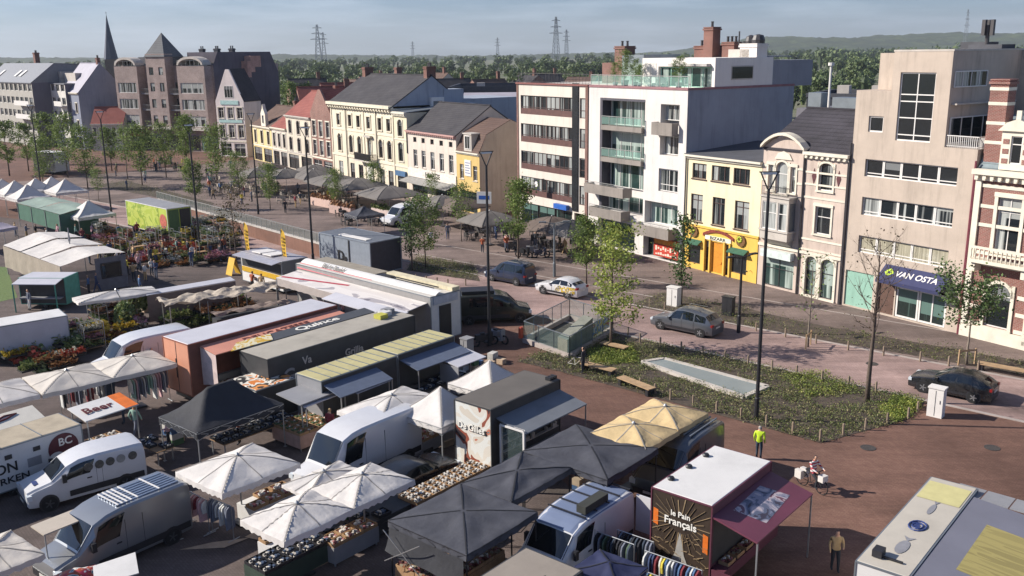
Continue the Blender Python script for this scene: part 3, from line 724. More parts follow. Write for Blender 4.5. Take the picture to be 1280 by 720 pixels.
# ================================================================ 5. white apartment block
def white_block():
    r = bld('white six-storey apartment block with stacked loggias and a roof terrace', 29.9, 13.4, 'apartment_building', 'building')
    WH = plaster('white_render', 'd6d0cb', .2, .06); GR = plaster('shaded_side_render', '9297a3', .25, .08); w, d, h = 13.4, 13.6, 15.25  # side wall's grey-blue carries the shade on it, unlike the white front
    log = (1.75,3.55,8.05,14.3)
    ops = [log,(10.1,9.55,12.45,14.0),(10.05,6.3,12.5,8.35),(8.3,3.2,12.6,5.25),(8.2,.1,12.7,2.75),(1.6,.1,7.0,2.7)]
    b = MB(); facade(b, 0, w, 0, h, ops, dep=1.1); b.q([(0,0,0),(0,0,h),(0,d,h),(0,d,0)]); b.q([(w,d,0),(0,d,0),(0,d,h),(w,d,h)]); b.q([(0,0,h),(w,0,h),(w,d,h),(0,d,h)])
    for o in ops: b.q([(o[0],1.1,o[1]),(o[2],1.1,o[1]),(o[2],1.1,o[3]),(o[0],1.1,o[3])])
    b.build('wall', WH, r)
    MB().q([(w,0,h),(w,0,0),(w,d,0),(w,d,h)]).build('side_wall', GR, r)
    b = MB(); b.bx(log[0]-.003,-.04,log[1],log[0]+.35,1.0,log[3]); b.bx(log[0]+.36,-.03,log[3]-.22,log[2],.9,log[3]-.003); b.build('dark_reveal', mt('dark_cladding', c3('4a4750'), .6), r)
    CONC = plaster('balcony_concrete', '8f8780', .4, .15)
    for i, z in enumerate((11.5, 8.5)):
        o = MB().bx(2.25,-.35,z-.16,8.0,1.05,z+.28).build('balcony', CONC, r)
        glass_rail(o, [(2.3,-.3,z+.28),(7.95,-.3,z+.28)], .85, M_GLRAIL)
        win(r, 2.3,z+.3,7.95,z+2.65,4,(),P_GREEN,F_WHITE,y=.95 if i else .9)
    win(r, 2.3,5.9,7.95,8.2,4,(),P_GREEN,F_WHITE,y=.9)
    for (x0,x1,z0,z1) in ((.75,6.5,5.25,6.15),(1.5,6.3,3.05,3.95),(7.9,12.7,2.25,3.2)):
        o = MB().bx(x0,-1.15,z0,x1,-.005,z0+.14).bx(x0,-1.15,z0+.14,x1,-1.0,z1).bx(x0,-1.0,z0+.14,x0+.12,-.005,z1).bx(x1-.12,-1.0,z0+.14,x1,-.005,z1).build('balcony', CONC, r)
        rail(o, [(x0+.05,-1.1,z1),(x1-.05,-1.1,z1)], .25, M_RAIL, 1.0)
    win(r, 2.1,3.6,8.0,5.2,4,(),P_GREEN,F_WHITE,y=.9)
    for z0, z1 in ((12.6,13.95),(9.6,11.35)): win(r, 10.15,z0,12.4,z1,2,(),P_CURT,F_WHITE,y=.5)
    o = MB().bx(9.75,-.75,11.35,12.35,.4,11.47).bx(9.75,-.75,11.47,12.35,-.6,12.45).bx(9.75,-.6,11.47,9.87,-.005,12.45).bx(12.23,-.6,11.47,12.35,-.005,12.45).build('balcony', CONC, r)
    win(r, 10.1,6.35,12.45,8.3,2,(.3,),P_CURT,F_WHITE,y=.15); win(r, 8.4,3.2,12.5,5.2,3,(),P_GREEN,F_WHITE,y=.7)
    win(r, 1.7,.15,6.9,2.6,4,(),P_SHOP,F_DARK,y=.5); win(r, 8.3,.15,12.6,2.6,3,(),P_SHOP,F_DARK,y=.6)
    p = MB().bx(9.7,-.06,.35,12.9,-.01,2.05).build('poster', mt('red_poster', c3('b43a2a'), .6, var=.3, scale=3), r)
    q_ = mt('poster_orange', c3('e2923a'), .6, var=.3); MB().bx(9.8,-.075,1.5,12.8,-.062,1.95).build('poster_band', q_, p)
    b = MB()
    for k in range(9): b.bx(9.95+.31*k,-.075,.9+.12*(k % 2),10.15+.31*k,-.062,1.3-.1*(k % 3)); b.bx(9.95+.31*k,-.075,.5,10.2+.31*k,-.062,.62+.06*(k % 3))
    b.build('poster_print', mt('poster_pale', c3('e6c9b8'), .6), p)
    MB().bx(-.02,-.06,h,w+.04,.35,h+.2).bx(w-.3,.35,h,w+.04,d,h+.2).build('coping', mt('pink_coping', c3('8d6468'), .7), r)
    # penthouse
    ph = MB(); facade(ph, 4.0, w-.05, h, 17.9, [(6.2,h+.1,w-.4,17.15)], y=3.2, dep=.4)
    ph.q([(4.0,3.2,h),(4.0,3.2,17.9),(4.0,d,17.9),(4.0,d,h)]); ph.q([(4,3.2,17.9),(w-.05,3.2,17.9),(w-.05,d-3,17.9),(4,d-3,17.9)])
    ph.q([(w-.05,3.2,17.9),(w-.05,3.2,h),(w-.05,d-3,h),(w-.05,d-3,17.9)]); ph.q([(w-.05,d-3,h),(4,d-3,h),(4,d-3,17.9),(w-.05,d-3,17.9)])
    pho = ph.build('penthouse', plaster('penthouse_white', 'e2dbd5', .12, .04), r)
    win(pho, 6.25,h+.1,w-.45,17.1,5,(),P_GREEN,MATS.get('mint_frame') or mt('mint_frame', c3('9ec9b8'), .5),y=3.5)
    win(pho, 4.3,h+.3,5.9,h+2.2,2,(),P_GREEN,F_WHITE,y=3.16)
    MB().bx(8.0,2.7,17.2,12.8,3.19,17.42).build('awning_box', mt('awning_box_grey', c3('b6b0ac'), .5), pho)
    wv = MB().bx(w-.06,5.2,16.0,w-.02,8.0,17.2).build('window', F_STONE, pho); MB().q([(w-.01,5.3,16.1),(w-.01,7.9,16.1),(w-.01,7.9,17.1),(w-.01,5.3,17.1)]).build('pane', P_BLANK, wv)
    b = MB(); b.bx(8.5,d-3.5,17.9,w-.1,d-.5,18.0); b.bx(w-3.5,d-3,h,w-.05,d+2.5,17.6); b.build('rear_block', plaster('rear_grey', '8d8f98', .25), r)
    chimney(r, w-1.2, 9.2, 17.9, 19.0, 2.0, 1.4, 0, MATS['penthouse_white'])
    b = MB(); b.lathe([(.45,19.0),(.5,19.3),(.4,19.7),(.1,19.85)], 10, (w-1.6,9.2,0)); b.lathe([(.55,19.0),(.6,19.4),(.45,19.8),(.1,19.9)], 10, (w-.7,9.2,0)); b.build('roof_vent', M_DRAIN, r)
    glass_rail(r, [(.1,.15,h+.2),(w-.1,.15,h+.2)], .95, M_GLRAIL)
    # brick chimneys behind
    chimney(r, 5.6, 10.2, 17.9, 18.9, 2.6, 1.2, 3); chimney(r, 6.7, 9.5, 17.9, 20.6, 1.2, 1.0, 1); chimney(r, 8.8, 10, 17.9, 19.2, 1.5, 1.0, 3)
    MB().bx(9.8,8.5,17.9,12.3,10.5,18.6).build('roof_hut', F_STONE, r)
    b = MB(); b.tube([(10.6,9,18.6),(10.6,9,20.2)], .07, 6); b.lathe([(.2,18.6),(.2,19.3)], 8, (11.3,9,0)); b.build('roof_pipe', M_DRAIN, r)
    return r
WBLK = white_block()
# ================================================================ 6. block with brown window strips
def strip_block():
    r = bld('white block of flats with brown strip windows and a railed roof terrace', 42.25, 12.3, 'apartment_building', 'building')
    WH = plaster('offwhite_render', 'd5cbbf', .2, .06); w, d, h = 12.3, 13.0, 15.3
    rows = [(.7,12.2),(.7,9.25),(.7,6.35),(.7,3.6)]
    ops = [(.7,z,9.75,z+1.95) for _, z in rows]+[(.7,.1,9.75,2.7)]
    b = MB(); facade(b, 0, 9.8, 0, h, ops, dep=.25); facade(b, 9.8, w, 0, h, [(10.9,z,11.85,z+1.95) for _, z in rows]+[(10.1,.1,11.8,2.7)], dep=.25); shell(b, w, d, h); b.build('wall', WH, r)
    for _, z in rows:
        for k in range(4):
            cw = 9.05/4; win(r, .7+k*cw,z,.7+(k+1)*cw,z+1.95,3,(.38,),P_CURT,F_BROWN,y=.1,fw=.07)
        MB().bx(.72,.04,z+.02,9.73,.095,z+.62).build('brown_parapet', mt('brown_panel', c3('5a3c37'), .6, var=.25, scale=2), r)
        win(r, 10.92,z,11.83,z+1.95,1,(.38,),P_CURT,F_BROWN,y=.1)
    BR = bricks('strip_brick', '7c5048', '6c443d', '8c7b72')
    MB().bx(9.82,-.12,2.9,10.75,-.004,h+.25).build('dark_pier', mt('dark_glass_pier', c3('23262a'), .2, var=.3, scale=1), r)  # dark smooth pier beside the window strips
    MB().bx(11.9,-.1,0,12.28,-.004,h+.15).bx(0,-.06,0,.3,-.004,h).build('brick_pier', BR, r)
    MB().bx(-.05,-.15,h,w,.3,h+.18).build('coping', mt('rust_coping', c3('7a4a45'), .7), r)
    for k in range(3): win(r, .8+k*3,.15,3.6+k*3,2.65,2,(),P_SHOP,F_DARK,y=.15)
    rail(r, [(0.1,10,h+.18),(.1,.1,h+.18),(w-.1,.1,h+.18)], .95, M_DRAIN, .5)
    s = MB().bx(4.5,-1.0,4.5,5.4,-.92,5.7).bar((4.9,-.95,5.6),(4.9,-.01,5.6),.06).build('hanging_sign', mt('sign_dark', c3('30353b'), .4), r)
    MB().lathe([(.3,0),(.3,.03)], 14).build('sign_ring', F_WHITE, s, (4.95,-1.03,5.15)).rotation_euler = (R(90),0,0)
    MB().bx(7.2,-.5,2.85,9.4,-.1,3.35).build('blue_sign', mt('blue_sign_board', c3('2f5fae'), .4), r)
    chimney(r, 8.0, 8.2, h, 19.0, 1.6, 1.4, 2, BR); MB().bx(9.0,7.0,h,w-.02,d-1,18.2).build('roof_hut', M_ZINC, r)
    MB().bx(5.2,7.5,h,7.1,9.5,17.4).build('roof_store', BR, r)
    c = r; b = MB(); b.bx(9.02,6.95,h,w-.03,6.99,17.4); b.build('glazed_wall', P_GREEN, r)
strip_block()
# ================================================================ 7. small yellow shop, white signboard house, narrow house
def small_yellow():
    r = bld('small yellow shop house with a wide blank side wall and brown mansard', 55.3, 4.4)
    YE = plaster('ochre_paint', 'cdb072', .2); SD = plaster('taupe_side_wall', 'b0a091', .3, .1); w, d, h = 5.2, 13.0, 7.2
    ops = [(.75,3.95,1.65,5.7),(3.75,3.95,4.7,5.7),(.6,.1,4.6,2.6)]
    b = MB(); facade(b, 0, w, 0, h, ops); b.q([(0,0,0),(0,0,h),(0,d,h),(0,d,0)]); b.build('wall', YE, r)
    MB().q([(w,0,h),(w,0,0),(w,d,0),(w,d,h)]).q([(w,0,h),(w,d,h),(w,4.5,10.9),(w,1.0,9.3)]).q([(w,d,0),(0,d,0),(0,d,h),(w,d,h)]).build('side_wall', SD, r)
    for o in ops[:2]: win(r, *o, 2, (.7,), P_DARK, F_WHITE, sill=F_STONE)
    win(r, *ops[2], 3, (.8,), P_SHOP, F_DARK)
    b = MB(); b.slab((0,-.1,h),(w-.01,-.1,h),(w-.01,1.0,9.35),(0,1.0,9.35),.12); b.slab((0,1.0,9.37),(w-.01,1.0,9.37),(w-.01,4.5,10.97),(0,4.5,10.97),.12); b.slab((0,4.5,10.96),(w-.01,4.5,10.96),(w-.01,d,h+.05),(0,d,h+.05),.12); b.build('roof', M_BRTILE, r)
    dm = MB().bx(1.9,-.05,h+.15,3.6,1.4,h+2.1).bx(1.75,-.15,h+2.1,3.75,1.5,h+2.25).build('dormer', F_STONE, r); win(dm, 2.2,h+.4,3.3,h+1.95,2,(),P_DARK,F_WHITE,y=-.12)
    sg = MB().bx(1.95,-.08,4.4,3.35,-.01,6.3).build('white_sign', F_WHITE, r)
    b = MB()
    for k in range(5): b.bx(2.1,-.085,4.7+k*.3,3.2-.2*(k % 2),-.081,4.82+k*.3)
    b.build('sign_print', mt('sign_grey_print', c3('7d86a0'), .6), sg)
    b = MB(); cornice(b, 0, w, h+.02, .3, .3); b.build('cornice', F_CREAM, r)
small_yellow()
def signboard_house():
    r = bld('long white house with five windows above a NAMASTE signboard', 67.7, 12.4)
    WH = plaster('cream_white_paint', 'd0c4b8', .25); w, d, h = 12.4, 10.0, 8.9
    xs = [1.5,3.7,6.0,8.3,10.6]
    ops = [(x,4.35,x+1.05,6.55,0) for x in xs]+[(x+.1,7.5,x+.95,8.15,0) for x in xs]+[(1,.1,5,2.6,0),(7,.1,11.5,2.6,0)]
    b = MB(); facade(b, 0, w, 0, h, ops); shell(b, w, d, h); b.build('wall', WH, r)
    for o in ops[:5]: win(r, *o[:4], 2, (.72,), P_DARK, F_WHITE, sill=F_STONE)
    for o in ops[5:10]: win(r, *o[:4], 1, (), P_BLANK, F_BROWN)
    for o in ops[10:]: win(r, *o[:4], 3, (.8,), P_SHOP, F_DARK)
    sg = MB().bx(0.05,-.12,3.0,w-.05,-.01,4.1).build('signboard', mt('signboard_white', c3('d8cfc6'), .6), r)
    lettering('NAMASTE', .85, mt('sign_black', (.02,.02,.02), .5), sg, (6.6,-.13,3.55), (R(90),0,0))
    MB().slab((.1,-.02,2.95),(w-.1,-.02,2.95),(w-.1,-1.6,2.5),(.1,-1.6,2.5),.06).build('awning', mt('grey_awning', c3('8c8a86'), .8), r)
    b = MB(); cornice(b, 0, w, h+.05, .4, .4, .5); b.build('cornice', mt('pink_trim', c3('b58d86'), .7), r)
    gable_roof(r, w, d, h+.02, 12.2, M_SLATE, .2, wallmat=WH)
    MB().bx(-.05,-.15,h-3,.0,-.02,h).build('drain_pipe', M_DRAIN, r)
signboard_house()
def narrow_house():
    r = bld('narrow white house with one arched window per floor beside the big yellow house', 71.4, 3.7)
    WH = plaster('ivory_paint', 'd6ccb2', .2); w, d, h = 3.65, 11.0, 11.1
    ops = [(1.1,8.0,2.4,10.2,.9),(1.1,4.7,2.4,7.2,.6),(.5,.1,3.1,2.6,0)]
    b = MB(); facade(b, 0, w, 0, h, ops); shell(b, w, d, h); b.build('wall', WH, r)
    for o in ops: win(r, *o[:4], 2, (.7,), P_DARK, F_DARK, sill=F_STONE)
    b = MB(); [surround(b, *o[:4], .15, .07, arch=o[4]) for o in ops[:2]]; b.bx(0,-.07,3.9,w,-.003,4.15); b.bx(0,-.07,7.5,w,-.003,7.65); cornice(b, 0, w, h+.1, .6, .4, .4); b.build('stone_trim', F_CREAM, r)
    MB().bx(.4,-.3,2.75,3.2,-.01,3.4).build('blue_shop_sign', mt('blue_grey_sign', c3('4a6a8c'), .5), r)
    b = MB(); b.slab((0,-.1,h+.1),(w,-.1,h+.1),(w,d,h+.9),(0,d,h+.9),.1); b.build('roof', M_ZINC, r)
narrow_house()
def big_yellow():
    r = bld('grand yellow house of six window bays with bracketed cornice and balcony', 92.1, 20.7)
    YE = plaster('grand_yellow_paint', 'd9cfba', .25, .06); w, d, h = 20.65, 11.0, 11.5
    xs = [2.2,6.25,9.1,12.4,15.95,18.6]
    ops = [(x,8.45,x+1.15,10.1,0) for x in xs]+[(x,4.65,x+1.25,7.2,1.0) for x in xs]+[(x-.1,.1,x+1.4,3.1,0) for x in xs]
    b = MB(); facade(b, 0, w, 0, h, ops, dep=.25); shell(b, w, d, h); b.build('wall', YE, r)
    for i, o in enumerate(ops): win(r, *o[:4], 2, (.68,), P_DARK if i % 3 else P_CURT, F_WHITE if i == 12 else F_BROWN, sill=F_STONE if i < 12 else None)
    b = MB()
    for o in ops[:12]: surround(b, *o[:4], .2, .09, arch=o[4])
    for x in (.1,5.0,11.2,15.0,20.3): b.bx(x,-.1,0,x+.3,-.003,h-.6)
    b.bx(0,-.12,3.9,w,-.003,4.2); b.bx(0,-.08,7.75,w,-.003,7.95)
    cornice(b, 0, w, h+.35, .9, .75, .85); b.build('stone_trim', plaster('yellow_trim', 'ddd3bd', .25), r)
    o = MB().bx(9.9,-1.1,3.85,15.4,-.125,4.05).build('balcony', F_STONE, r); rail(o, [(10,-.2,4.05),(10,-1.05,4.05),(15.3,-1.05,4.05),(15.3,-.2,4.05)], .95, F_DARK, .12, r=.04)
    MB().bx(12.0,-.5,7.25,14.1,-.1,7.5).build('hood', F_STONE, r)
    MB().bx(12.2,-.2,1.0,13.9,-.03,3.2).build('pale_door', F_WHITE, r)
    gable_roof(r, w, d, h+.3, 15.6, M_SLATE, .7, wallmat=plaster('blue_grey_wall', '9ba2ae', .3), ridge=.55)
    # rear wing with the blue-grey wall that faces the camera
    b = MB(); b.bx(w-9,d,0,w-.02,d+9,12.4); b.bx(w-2.5,d-3.2,h,w+.12,d+.0-.05,13.8); b.build('rear_wing', MATS['blue_grey_wall'], r)
    b = MB(); b.bx(w-.01,5.6,9.6,w+.5,7.6,12.8); oo = b.build('rear_bay', F_WHITE, r); MB().q([(w+.51,5.9,10.2),(w+.51,7.3,10.2),(w+.51,7.3,12.3),(w+.51,5.9,12.3)]).build('pane', P_DARK, oo)
    chimney(r, 20.0, 6.1, 14.6, 16.8, .9, 1.4, 3); chimney(r, 1.0, 6.0, 15, 16.6, 1.0, 1.4, 2); chimney(r, 9.0, 7.0, 14.5, 16.6, .8, .8, 1)
    for x in (5.0, 15.0): MB().tube([(x+.5,-.12,0),(x+.5,-.12,h-.6)], .07, 6).build('drain_pipe', M_DRAIN, r)
big_yellow()
# ================================================================ 8. smaller houses further left
def house(label, t, w, d, h, zr, wallm, roofm, rows, off=0.0, frame=None, shop=True, gabled=False, trim=None, name='townhouse', loc=None, rz=None, pane=None, arch=0, nwin=3, chim=1, sidem=None, ww=1.0):
    r = bld(label, t, w, name, 'house', off=off) if loc is None else thing(name, label, 'house', loc, rz, 'houses along the square')
    xs = [(i+.5)*w/nwin for i in range(nwin)]
    ops = [(x-ww/2,z0,x+ww/2,z1,arch) for z0, z1 in rows for x in xs]
    n0 = len(ops)
    if shop: ops += [(.4,.1,w*.45,2.5,0),(w*.55,.1,w-.4,2.5,0)]
    b = MB(); facade(b, 0, w, 0, h, ops); shell(b, w, d, h); 
    if gabled: b.prism([(0,h),(w,h),(w*.56,zr),(w*.44,zr)],0,.3)
    b.build('wall', wallm, r)
    for i, o in enumerate(ops): win(r, *o[:4], 2, (.7,), pane or P_DARK, frame or F_BROWN, sill=F_STONE if i < n0 else None)
    b = MB()
    for o in ops[:n0]: surround(b, *o[:4], .13, .06, arch=o[4])
    if not gabled: cornice(b, 0, w, h+.05, .4, .35, .5)
    b.bx(0,-.07,2.75,w,-.003,3.0); b.build('trim', trim or F_CREAM, r)
    if gabled:
        b = MB(); b.slab((-.1,.05,h),(w*.5,.05,zr+.1),(w*.5,d,zr+.1),(-.1,d,h),.14); b.slab((w*.5,.05,zr+.1),(w+.1,.05,h),(w+.1,d,h),(w*.5,d,zr+.1),.14); b.build('roof', roofm, r)
    elif zr > h: gable_roof(r, w, d, h+.02, zr, roofm, .15, wallmat=sidem or wallm)
    if chim: chimney(r, w-.6, d*.5, zr-.6, zr+1.1, .8, .6, 2)
    return r
BRK = bricks('red_house_brick', '8a5a50', '7a4c44', '9c8c82')
house('red brick gabled house with pink stone trim squeezed against the big yellow house', 100.2, 8.0, 10, 9.8, 13.4, BRK, M_REDTILE, [(6.2,8.6),(3.3,5.6)], gabled=True, frame=F_WHITE, ww=1.4)
house('white house with ornate grey trim and a wide red roof', 111.0, 10.7, 10, 8.9, 12.6, plaster('warm_white', 'cfc5b4', .35), M_REDTILE, [(6.0,8.2),(3.2,5.4)], trim=F_STONE, arch=.7, ww=1.3)
house('low grey-white house with three tall windows under a red roof', 118.2, 7.1, 10, 6.5, 9.8, plaster('grey_white', 'c2b9b0', .3), M_REDTILE, [(3.3,5.6)], ww=1.1)
r = house('low cream house with a small stone dormer gable on its dark red roof', 128.2, 9.9, 10, 6.3, 9.6, plaster('cream_yellow', 'd8c590', .25), M_BRTILE, [(3.3,5.6)], ww=1.2)
b = MB(); b.bx(5.2,-.05,6.3,7.4,.5,8.6); b.prism([(5.2,8.6),(7.4,8.6),(6.6,9.5),(6.3,10.3),(6.0,9.5)],-.05,.5); dm = b.build('dormer', F_CREAM, r); win(dm, 5.9,6.9,6.7,8.4,1,(),P_BLANK,F_WHITE,y=-.1)
# ---- the far end of the row is turned a little more towards the market
H2 = R(-27); E2 = Vector((-58, 186, 0)); D2 = Vector((-math.cos(H2), -math.sin(H2), 0)); N2 = Vector((-math.sin(H2), math.cos(H2), 0))
p = bear(264, 189)
r = house('tall narrow white gabled house with sea-green sign strips beside the dark slate wall', 0, 6.6, 5, 10.4, 16.2, plaster('pinkish_white', 'd9cdc9', .2), M_DKTILE, [(7.2,9.2),(3.6,6.0)], gabled=True, frame=F_WHITE, loc=p, rz=R(-24), nwin=3, ww=1.3, chim=0)
win(r, 2.3,11.0,4.3,13.2,3,(),P_DARK,F_WHITE,y=-.05)
MB().bx(1.2,-.1,9.75,5.4,-.01,10.5).bx(.6,-.1,6.4,6.0,-.01,6.9).build('sign_strip', mt('pale_teal_sign', c3('a9c9c4'), .6), r)
def brick_flats():
    r = thing('apartment_building', 'brown brick flats with three bay towers, a pointed middle roof and arched tops', 'building', E2 + D2*25.2, H2, 'houses along the square')
    BR = bricks('mauve_brick', '9a8781', '8a756f', 'a89f9a'); GY = plaster('bay_grey', '7d7c80', .3); w, d = 25.2, 20.0
    b = MB(); b.bx(0,1.2,0,w,d,17.0)
    bays = [(.3,6.7),(9.4,14.6),(17.6,24.8)]
    for i, (x0, x1) in enumerate(bays):
        top = 19.2 if i == 1 else 16.8
        ops = []
        for z in ((5.2,7.2),(8.4,10.4),(11.6,13.6))+(((14.8,16.6),) if i == 1 else ()):
            if i == 1: ops += [(x0+.7,z[0]+.3,x0+1.9,z[1],0),(x1-1.9,z[0]+.3,x1-.7,z[1],0)]
            else: ops += [(x0+.6,z[0],x1-.6,z[1],0)]
        facade(b, x0, x1, 4.4, top, ops, y=-.9, dep=.2)
        b.q([(x0,-.9,4.4),(x0,-.9,top),(x0,1.25,top),(x0,1.25,4.4)]); b.q([(x1,-.9,top),(x1,-.9,4.4),(x1,1.25,4.4),(x1,1.25,top)])
        b.q([(x0,-.9,4.4),(x0,1.25,4.4),(x1,1.25,4.4),(x1,-.9,4.4)]); b.q([(x0,-.9,top),(x1,-.9,top),(x1,1.25,top),(x0,1.25,top)])
        for o in ops: win(r, *o[:4], 4 if i != 1 else 1, (), P_CURT, F_WHITE if i != 1 else F_DARK, y=-.8)
    b.build('wall', BR, r)
    b = MB()
    for i, (x0, x1) in enumerate(bays): MB().bx(x0+.01,-.96,4.4,x1-.01,-.905,5.0).build('grey_band', F_STONE, r)
    for x0, x1 in ((bays[0]),(bays[2])):
        n = 10; cx, hw = (x0+x1)/2, (x1-x0)/2-.3
        for k in range(n):
            P = lambda u, q_: (cx-(hw+q_)*math.cos(math.pi*u), 17.0+(1.5+q_)*math.sin(math.pi*u))
            b.prism([P(k/n,-.35),P((k+1)/n,-.35),P((k+1)/n,.1),P(k/n,.1)],-1.0,1.4)
        b.build('roof_arch', F_STONE, r); b = MB()
    for x0, x1 in ((bays[0]),(bays[2])):
        glass_rail(r, [(x0+.2,-.8,16.85),(x1-.2,-.8,16.85)], 1.0); win(r, x0+1.0,16.85,x1-1.0,18.2,3,(),P_BLANK,F_WHITE,y=1.0)
    x0, x1 = bays[1]; cx = (x0+x1)/2; b = MB()
    for A_, B_ in (((x0-.2,-1.1),(x1+.2,-1.1)),((x1+.2,-1.1),(x1+.2,4)),((x1+.2,4),(x0-.2,4)),((x0-.2,4),(x0-.2,-1.1))): b.q([(*A_,18.6),(*B_,18.6),(cx,1.45,23.3)])
    b.bx(x0,.5,16.9,x1,3.9,18.59); b.build('pointed_roof', tiles('grey_zinc_tiles', '5c5d60', '6d6e70', .4), r)
    b = MB(); b.slab((0,1.2,17.0),(w,1.2,17.0),(w,6,18.6),(0,6,18.6),.12); b.slab((0,6,18.6),(w,6,18.6),(w,d-6,18.6),(0,d-6,18.6),.12); b.build('roof', M_SLATE, r)
    # recesses with balconies, ground floor
    for x0, x1 in ((6.8,9.3),(14.7,17.5)):
        for z in (5.2,8.4,11.6):
            o = MB().bx(x0,-.5,z-.3,x1,1.19,z-.1).build('balcony', GY, r); rail(o, [(x0,-.45,z-.1),(x1,-.45,z-.1)], .9, M_RAIL, .3); win(r, x0+.2,z,x1-.2,z+2.0,2,(),P_DARK,F_DARK,y=1.1)
    for k in range(5):
        win(r, .5+k*5,.3,4.9+k*5,3.2,4,(.75,),P_SHOP,F_DARK,y=1.1)
    MB().slab((.5,1.0,3.7),(6.5,1.0,3.7),(6.5,-.9,3.0),(.5,-.9,3.0),.06).build('orange_awning', mt('orange_awning', c3('b0553a'), .7), r)
    # big slate-clad side wall and hipped roof end
    b = MB(); b.q([(w,1.2,0),(w,d,0),(w,d,15.2),(w,d-2.2,19.4),(w,2.6,19.4),(w,1.2,17.0)]); b.q([(w-8,2.6,19.4),(w,2.6,19.4),(w,d-2.2,19.4),(w-8,d-2.2,19.4)])
    b.q([(w-8,2.6,17.2),(w,2.6,17.2),(w,2.6,19.4),(w-8,2.6,19.4)]); b.q([(w-8,d,15.2),(w,d,15.2),(w,d-2.2,19.4),(w-8,d-2.2,19.4)])
    so_ = b.build('slate_side', plaster('dark_slate_cladding', '625d66', .25, .12), r); so_.location = (.03,0,0)
    b = MB(); b.bx(w+.02,9.0,14.4,w+1.6,10.0,17.6); b.bx(w+.02,10.0,15.4,w+1.6,11.2,18.6); b.bx(w+.02,11.2,16.4,w+1.6,13.0,18.6); b.build('stepped_chimney', bricks('sunlit_orange_brick', 'd09a88', 'c08a78', 'b0a098'), r)  # brick colour lightened to look sunlit on this shaded wall
    for x, y in ((16,8),(19,9),(21,7),(23.5,8.5)): chimney(r, x, y, 18.6, 20.0, 1.0, .8, 2, M_FLAT)
    return r
brick_flats()
house('low white house with a red roof between the dark gable and the brick flats', 0, 6.8, 5, 5.4, 8.6, plaster('dull_white', 'bdb6ac', .3), M_REDTILE, [(2.9,4.7)], loc=Vector((-85.8,194.5,0)), rz=R(-4), nwin=5, ww=.7, shop=False, chim=0)
house('tall house with a bare blue-grey gable wall above the low red roof', 0, 10.0, 10, 11.6, 17.4, plaster('slate_blue_wall', '878c9a', .25), mt('lilac_roof', c3('8d8a98'), .6, var=.1, scale=.6), [(7.5,9.5),(4,6)], loc=Vector((-88.6-7.2,196.9+7.2,0)), rz=R(-45), nwin=3)
def modern(label, loc, w, d, h, wallm, roof_h, rz, sidem):
    r = thing('apartment_building', label, 'building', loc, rz, 'houses along the square')
    n = int(w/2.6); ops = []
    for z in (3.4,6.2,9.0,11.8)[:int((h-2)/2.8)]:
        for k in range(n): ops.append((k*w/n+.4,z,(k+1)*w/n-.4,z+1.5,0))
    b = MB(); facade(b, 0, w, 0, h, ops); b.q([(0,0,0),(0,0,h),(0,d,h),(0,d,0)]); b.q([(w,d,0),(0,d,0),(0,d,h),(w,d,h)]); b.q([(0,0,h),(w,0,h),(w,d,h),(0,d,h)]); b.build('wall', wallm, r)
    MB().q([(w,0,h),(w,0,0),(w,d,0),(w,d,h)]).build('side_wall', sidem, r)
    for o in ops: win(r, *o[:4], 2, (), P_DARK, F_WHITE)
    for z in (6.0,8.8):
        o = MB().bx(w*.72,-1.2,z,w+.3,-.01,z+.15).bx(w*.72,-1.2,z+.15,w+.3,-1.1,z+1.0).build('balcony', F_WHITE, r)
    b = MB()
    if roof_h > 0:
        b.slab((-.1,-.2,h),(w+.1,-.2,h),(w+.1,5,h+roof_h),(-.1,5,h+roof_h),.15); b.slab((-.1,5,h+roof_h),(w+.1,5,h+roof_h),(w+.1,d,h+roof_h*.9),(-.1,d,h+roof_h*.9),.15)
        b.prismx([(0,h),(d,h),(d,h+roof_h*.8),(5,h+roof_h-.1)],w-.2,w-.01)
    else: b.bx(-.1,-.1,h,w+.1,d,h+.25)
    ro = b.build('roof', mt('grey_metal_roof', c3('75777c'), .5, .2, var=.1), r)
    if roof_h > 0:
        for x in (w*.2,w*.55,w*.65):
            f = .45; MB().slab((x,1.2,h+roof_h*.3+.12),(x+1.2,1.2,h+roof_h*.3+.12),(x+1.2,2.8,h+roof_h*.6+.12),(x,2.8,h+roof_h*.6+.12),.1).build('rooflight', F_WHITE, ro)
    else:
        MB().bx(1,2,h+.25,w*.5,6,h+2.6).bx(w*.55,2.5,h+.25,w-.3,6,h+2.3).build('roof_storey', F_STONE, r)
    chimney(r, w*.5, d*.5, h+roof_h, h+roof_h+2.2, 1.2, 1, 2)
DKSIDE = plaster('shaded_side', '6d6b74', .25)  # shade on the side walls painted in as a darker colour
modern('white modern flats with a set-back roof storey at the far left', Vector((-92.7-9.9,200+9.9,0)), 14, 12, 13.2, plaster('cool_white', 'cfcbc4', .25), 0, R(-45), DKSIDE)
modern('grey-roofed flats with white balconies at the far left edge of the town', Vector((-101-22,203+22,0)), 31, 14, 13.6, plaster('greyish_white', 'aaa69e', .3), 4.0, R(-45), DKSIDE)
# church spire
p = bear(138, 420); r = thing('church_tower', 'slender dark church spire rising behind the brick flats', 'church', p, R(20))
MB().bx(-2.4,-2.4,0,2.4,2.4,18).build('tower', bricks('church_brick', '6a5a55', '5a4b48', '80756e'), r)
b = MB(); k = 8
b.lathe([(2.7,18),(2.2,21),(1.2,27),(.4,32.5),(.05,35.2)], 8); b.build('spire', mt('spire_slate', c3('474b5c'), .7, var=.1, scale=.5), r)
MB().bar((0,0,35),(0,0,36.4),.1).bar((-.35,0,35.9),(.35,0,35.9),.1).build('cross', M_DRAIN, r)
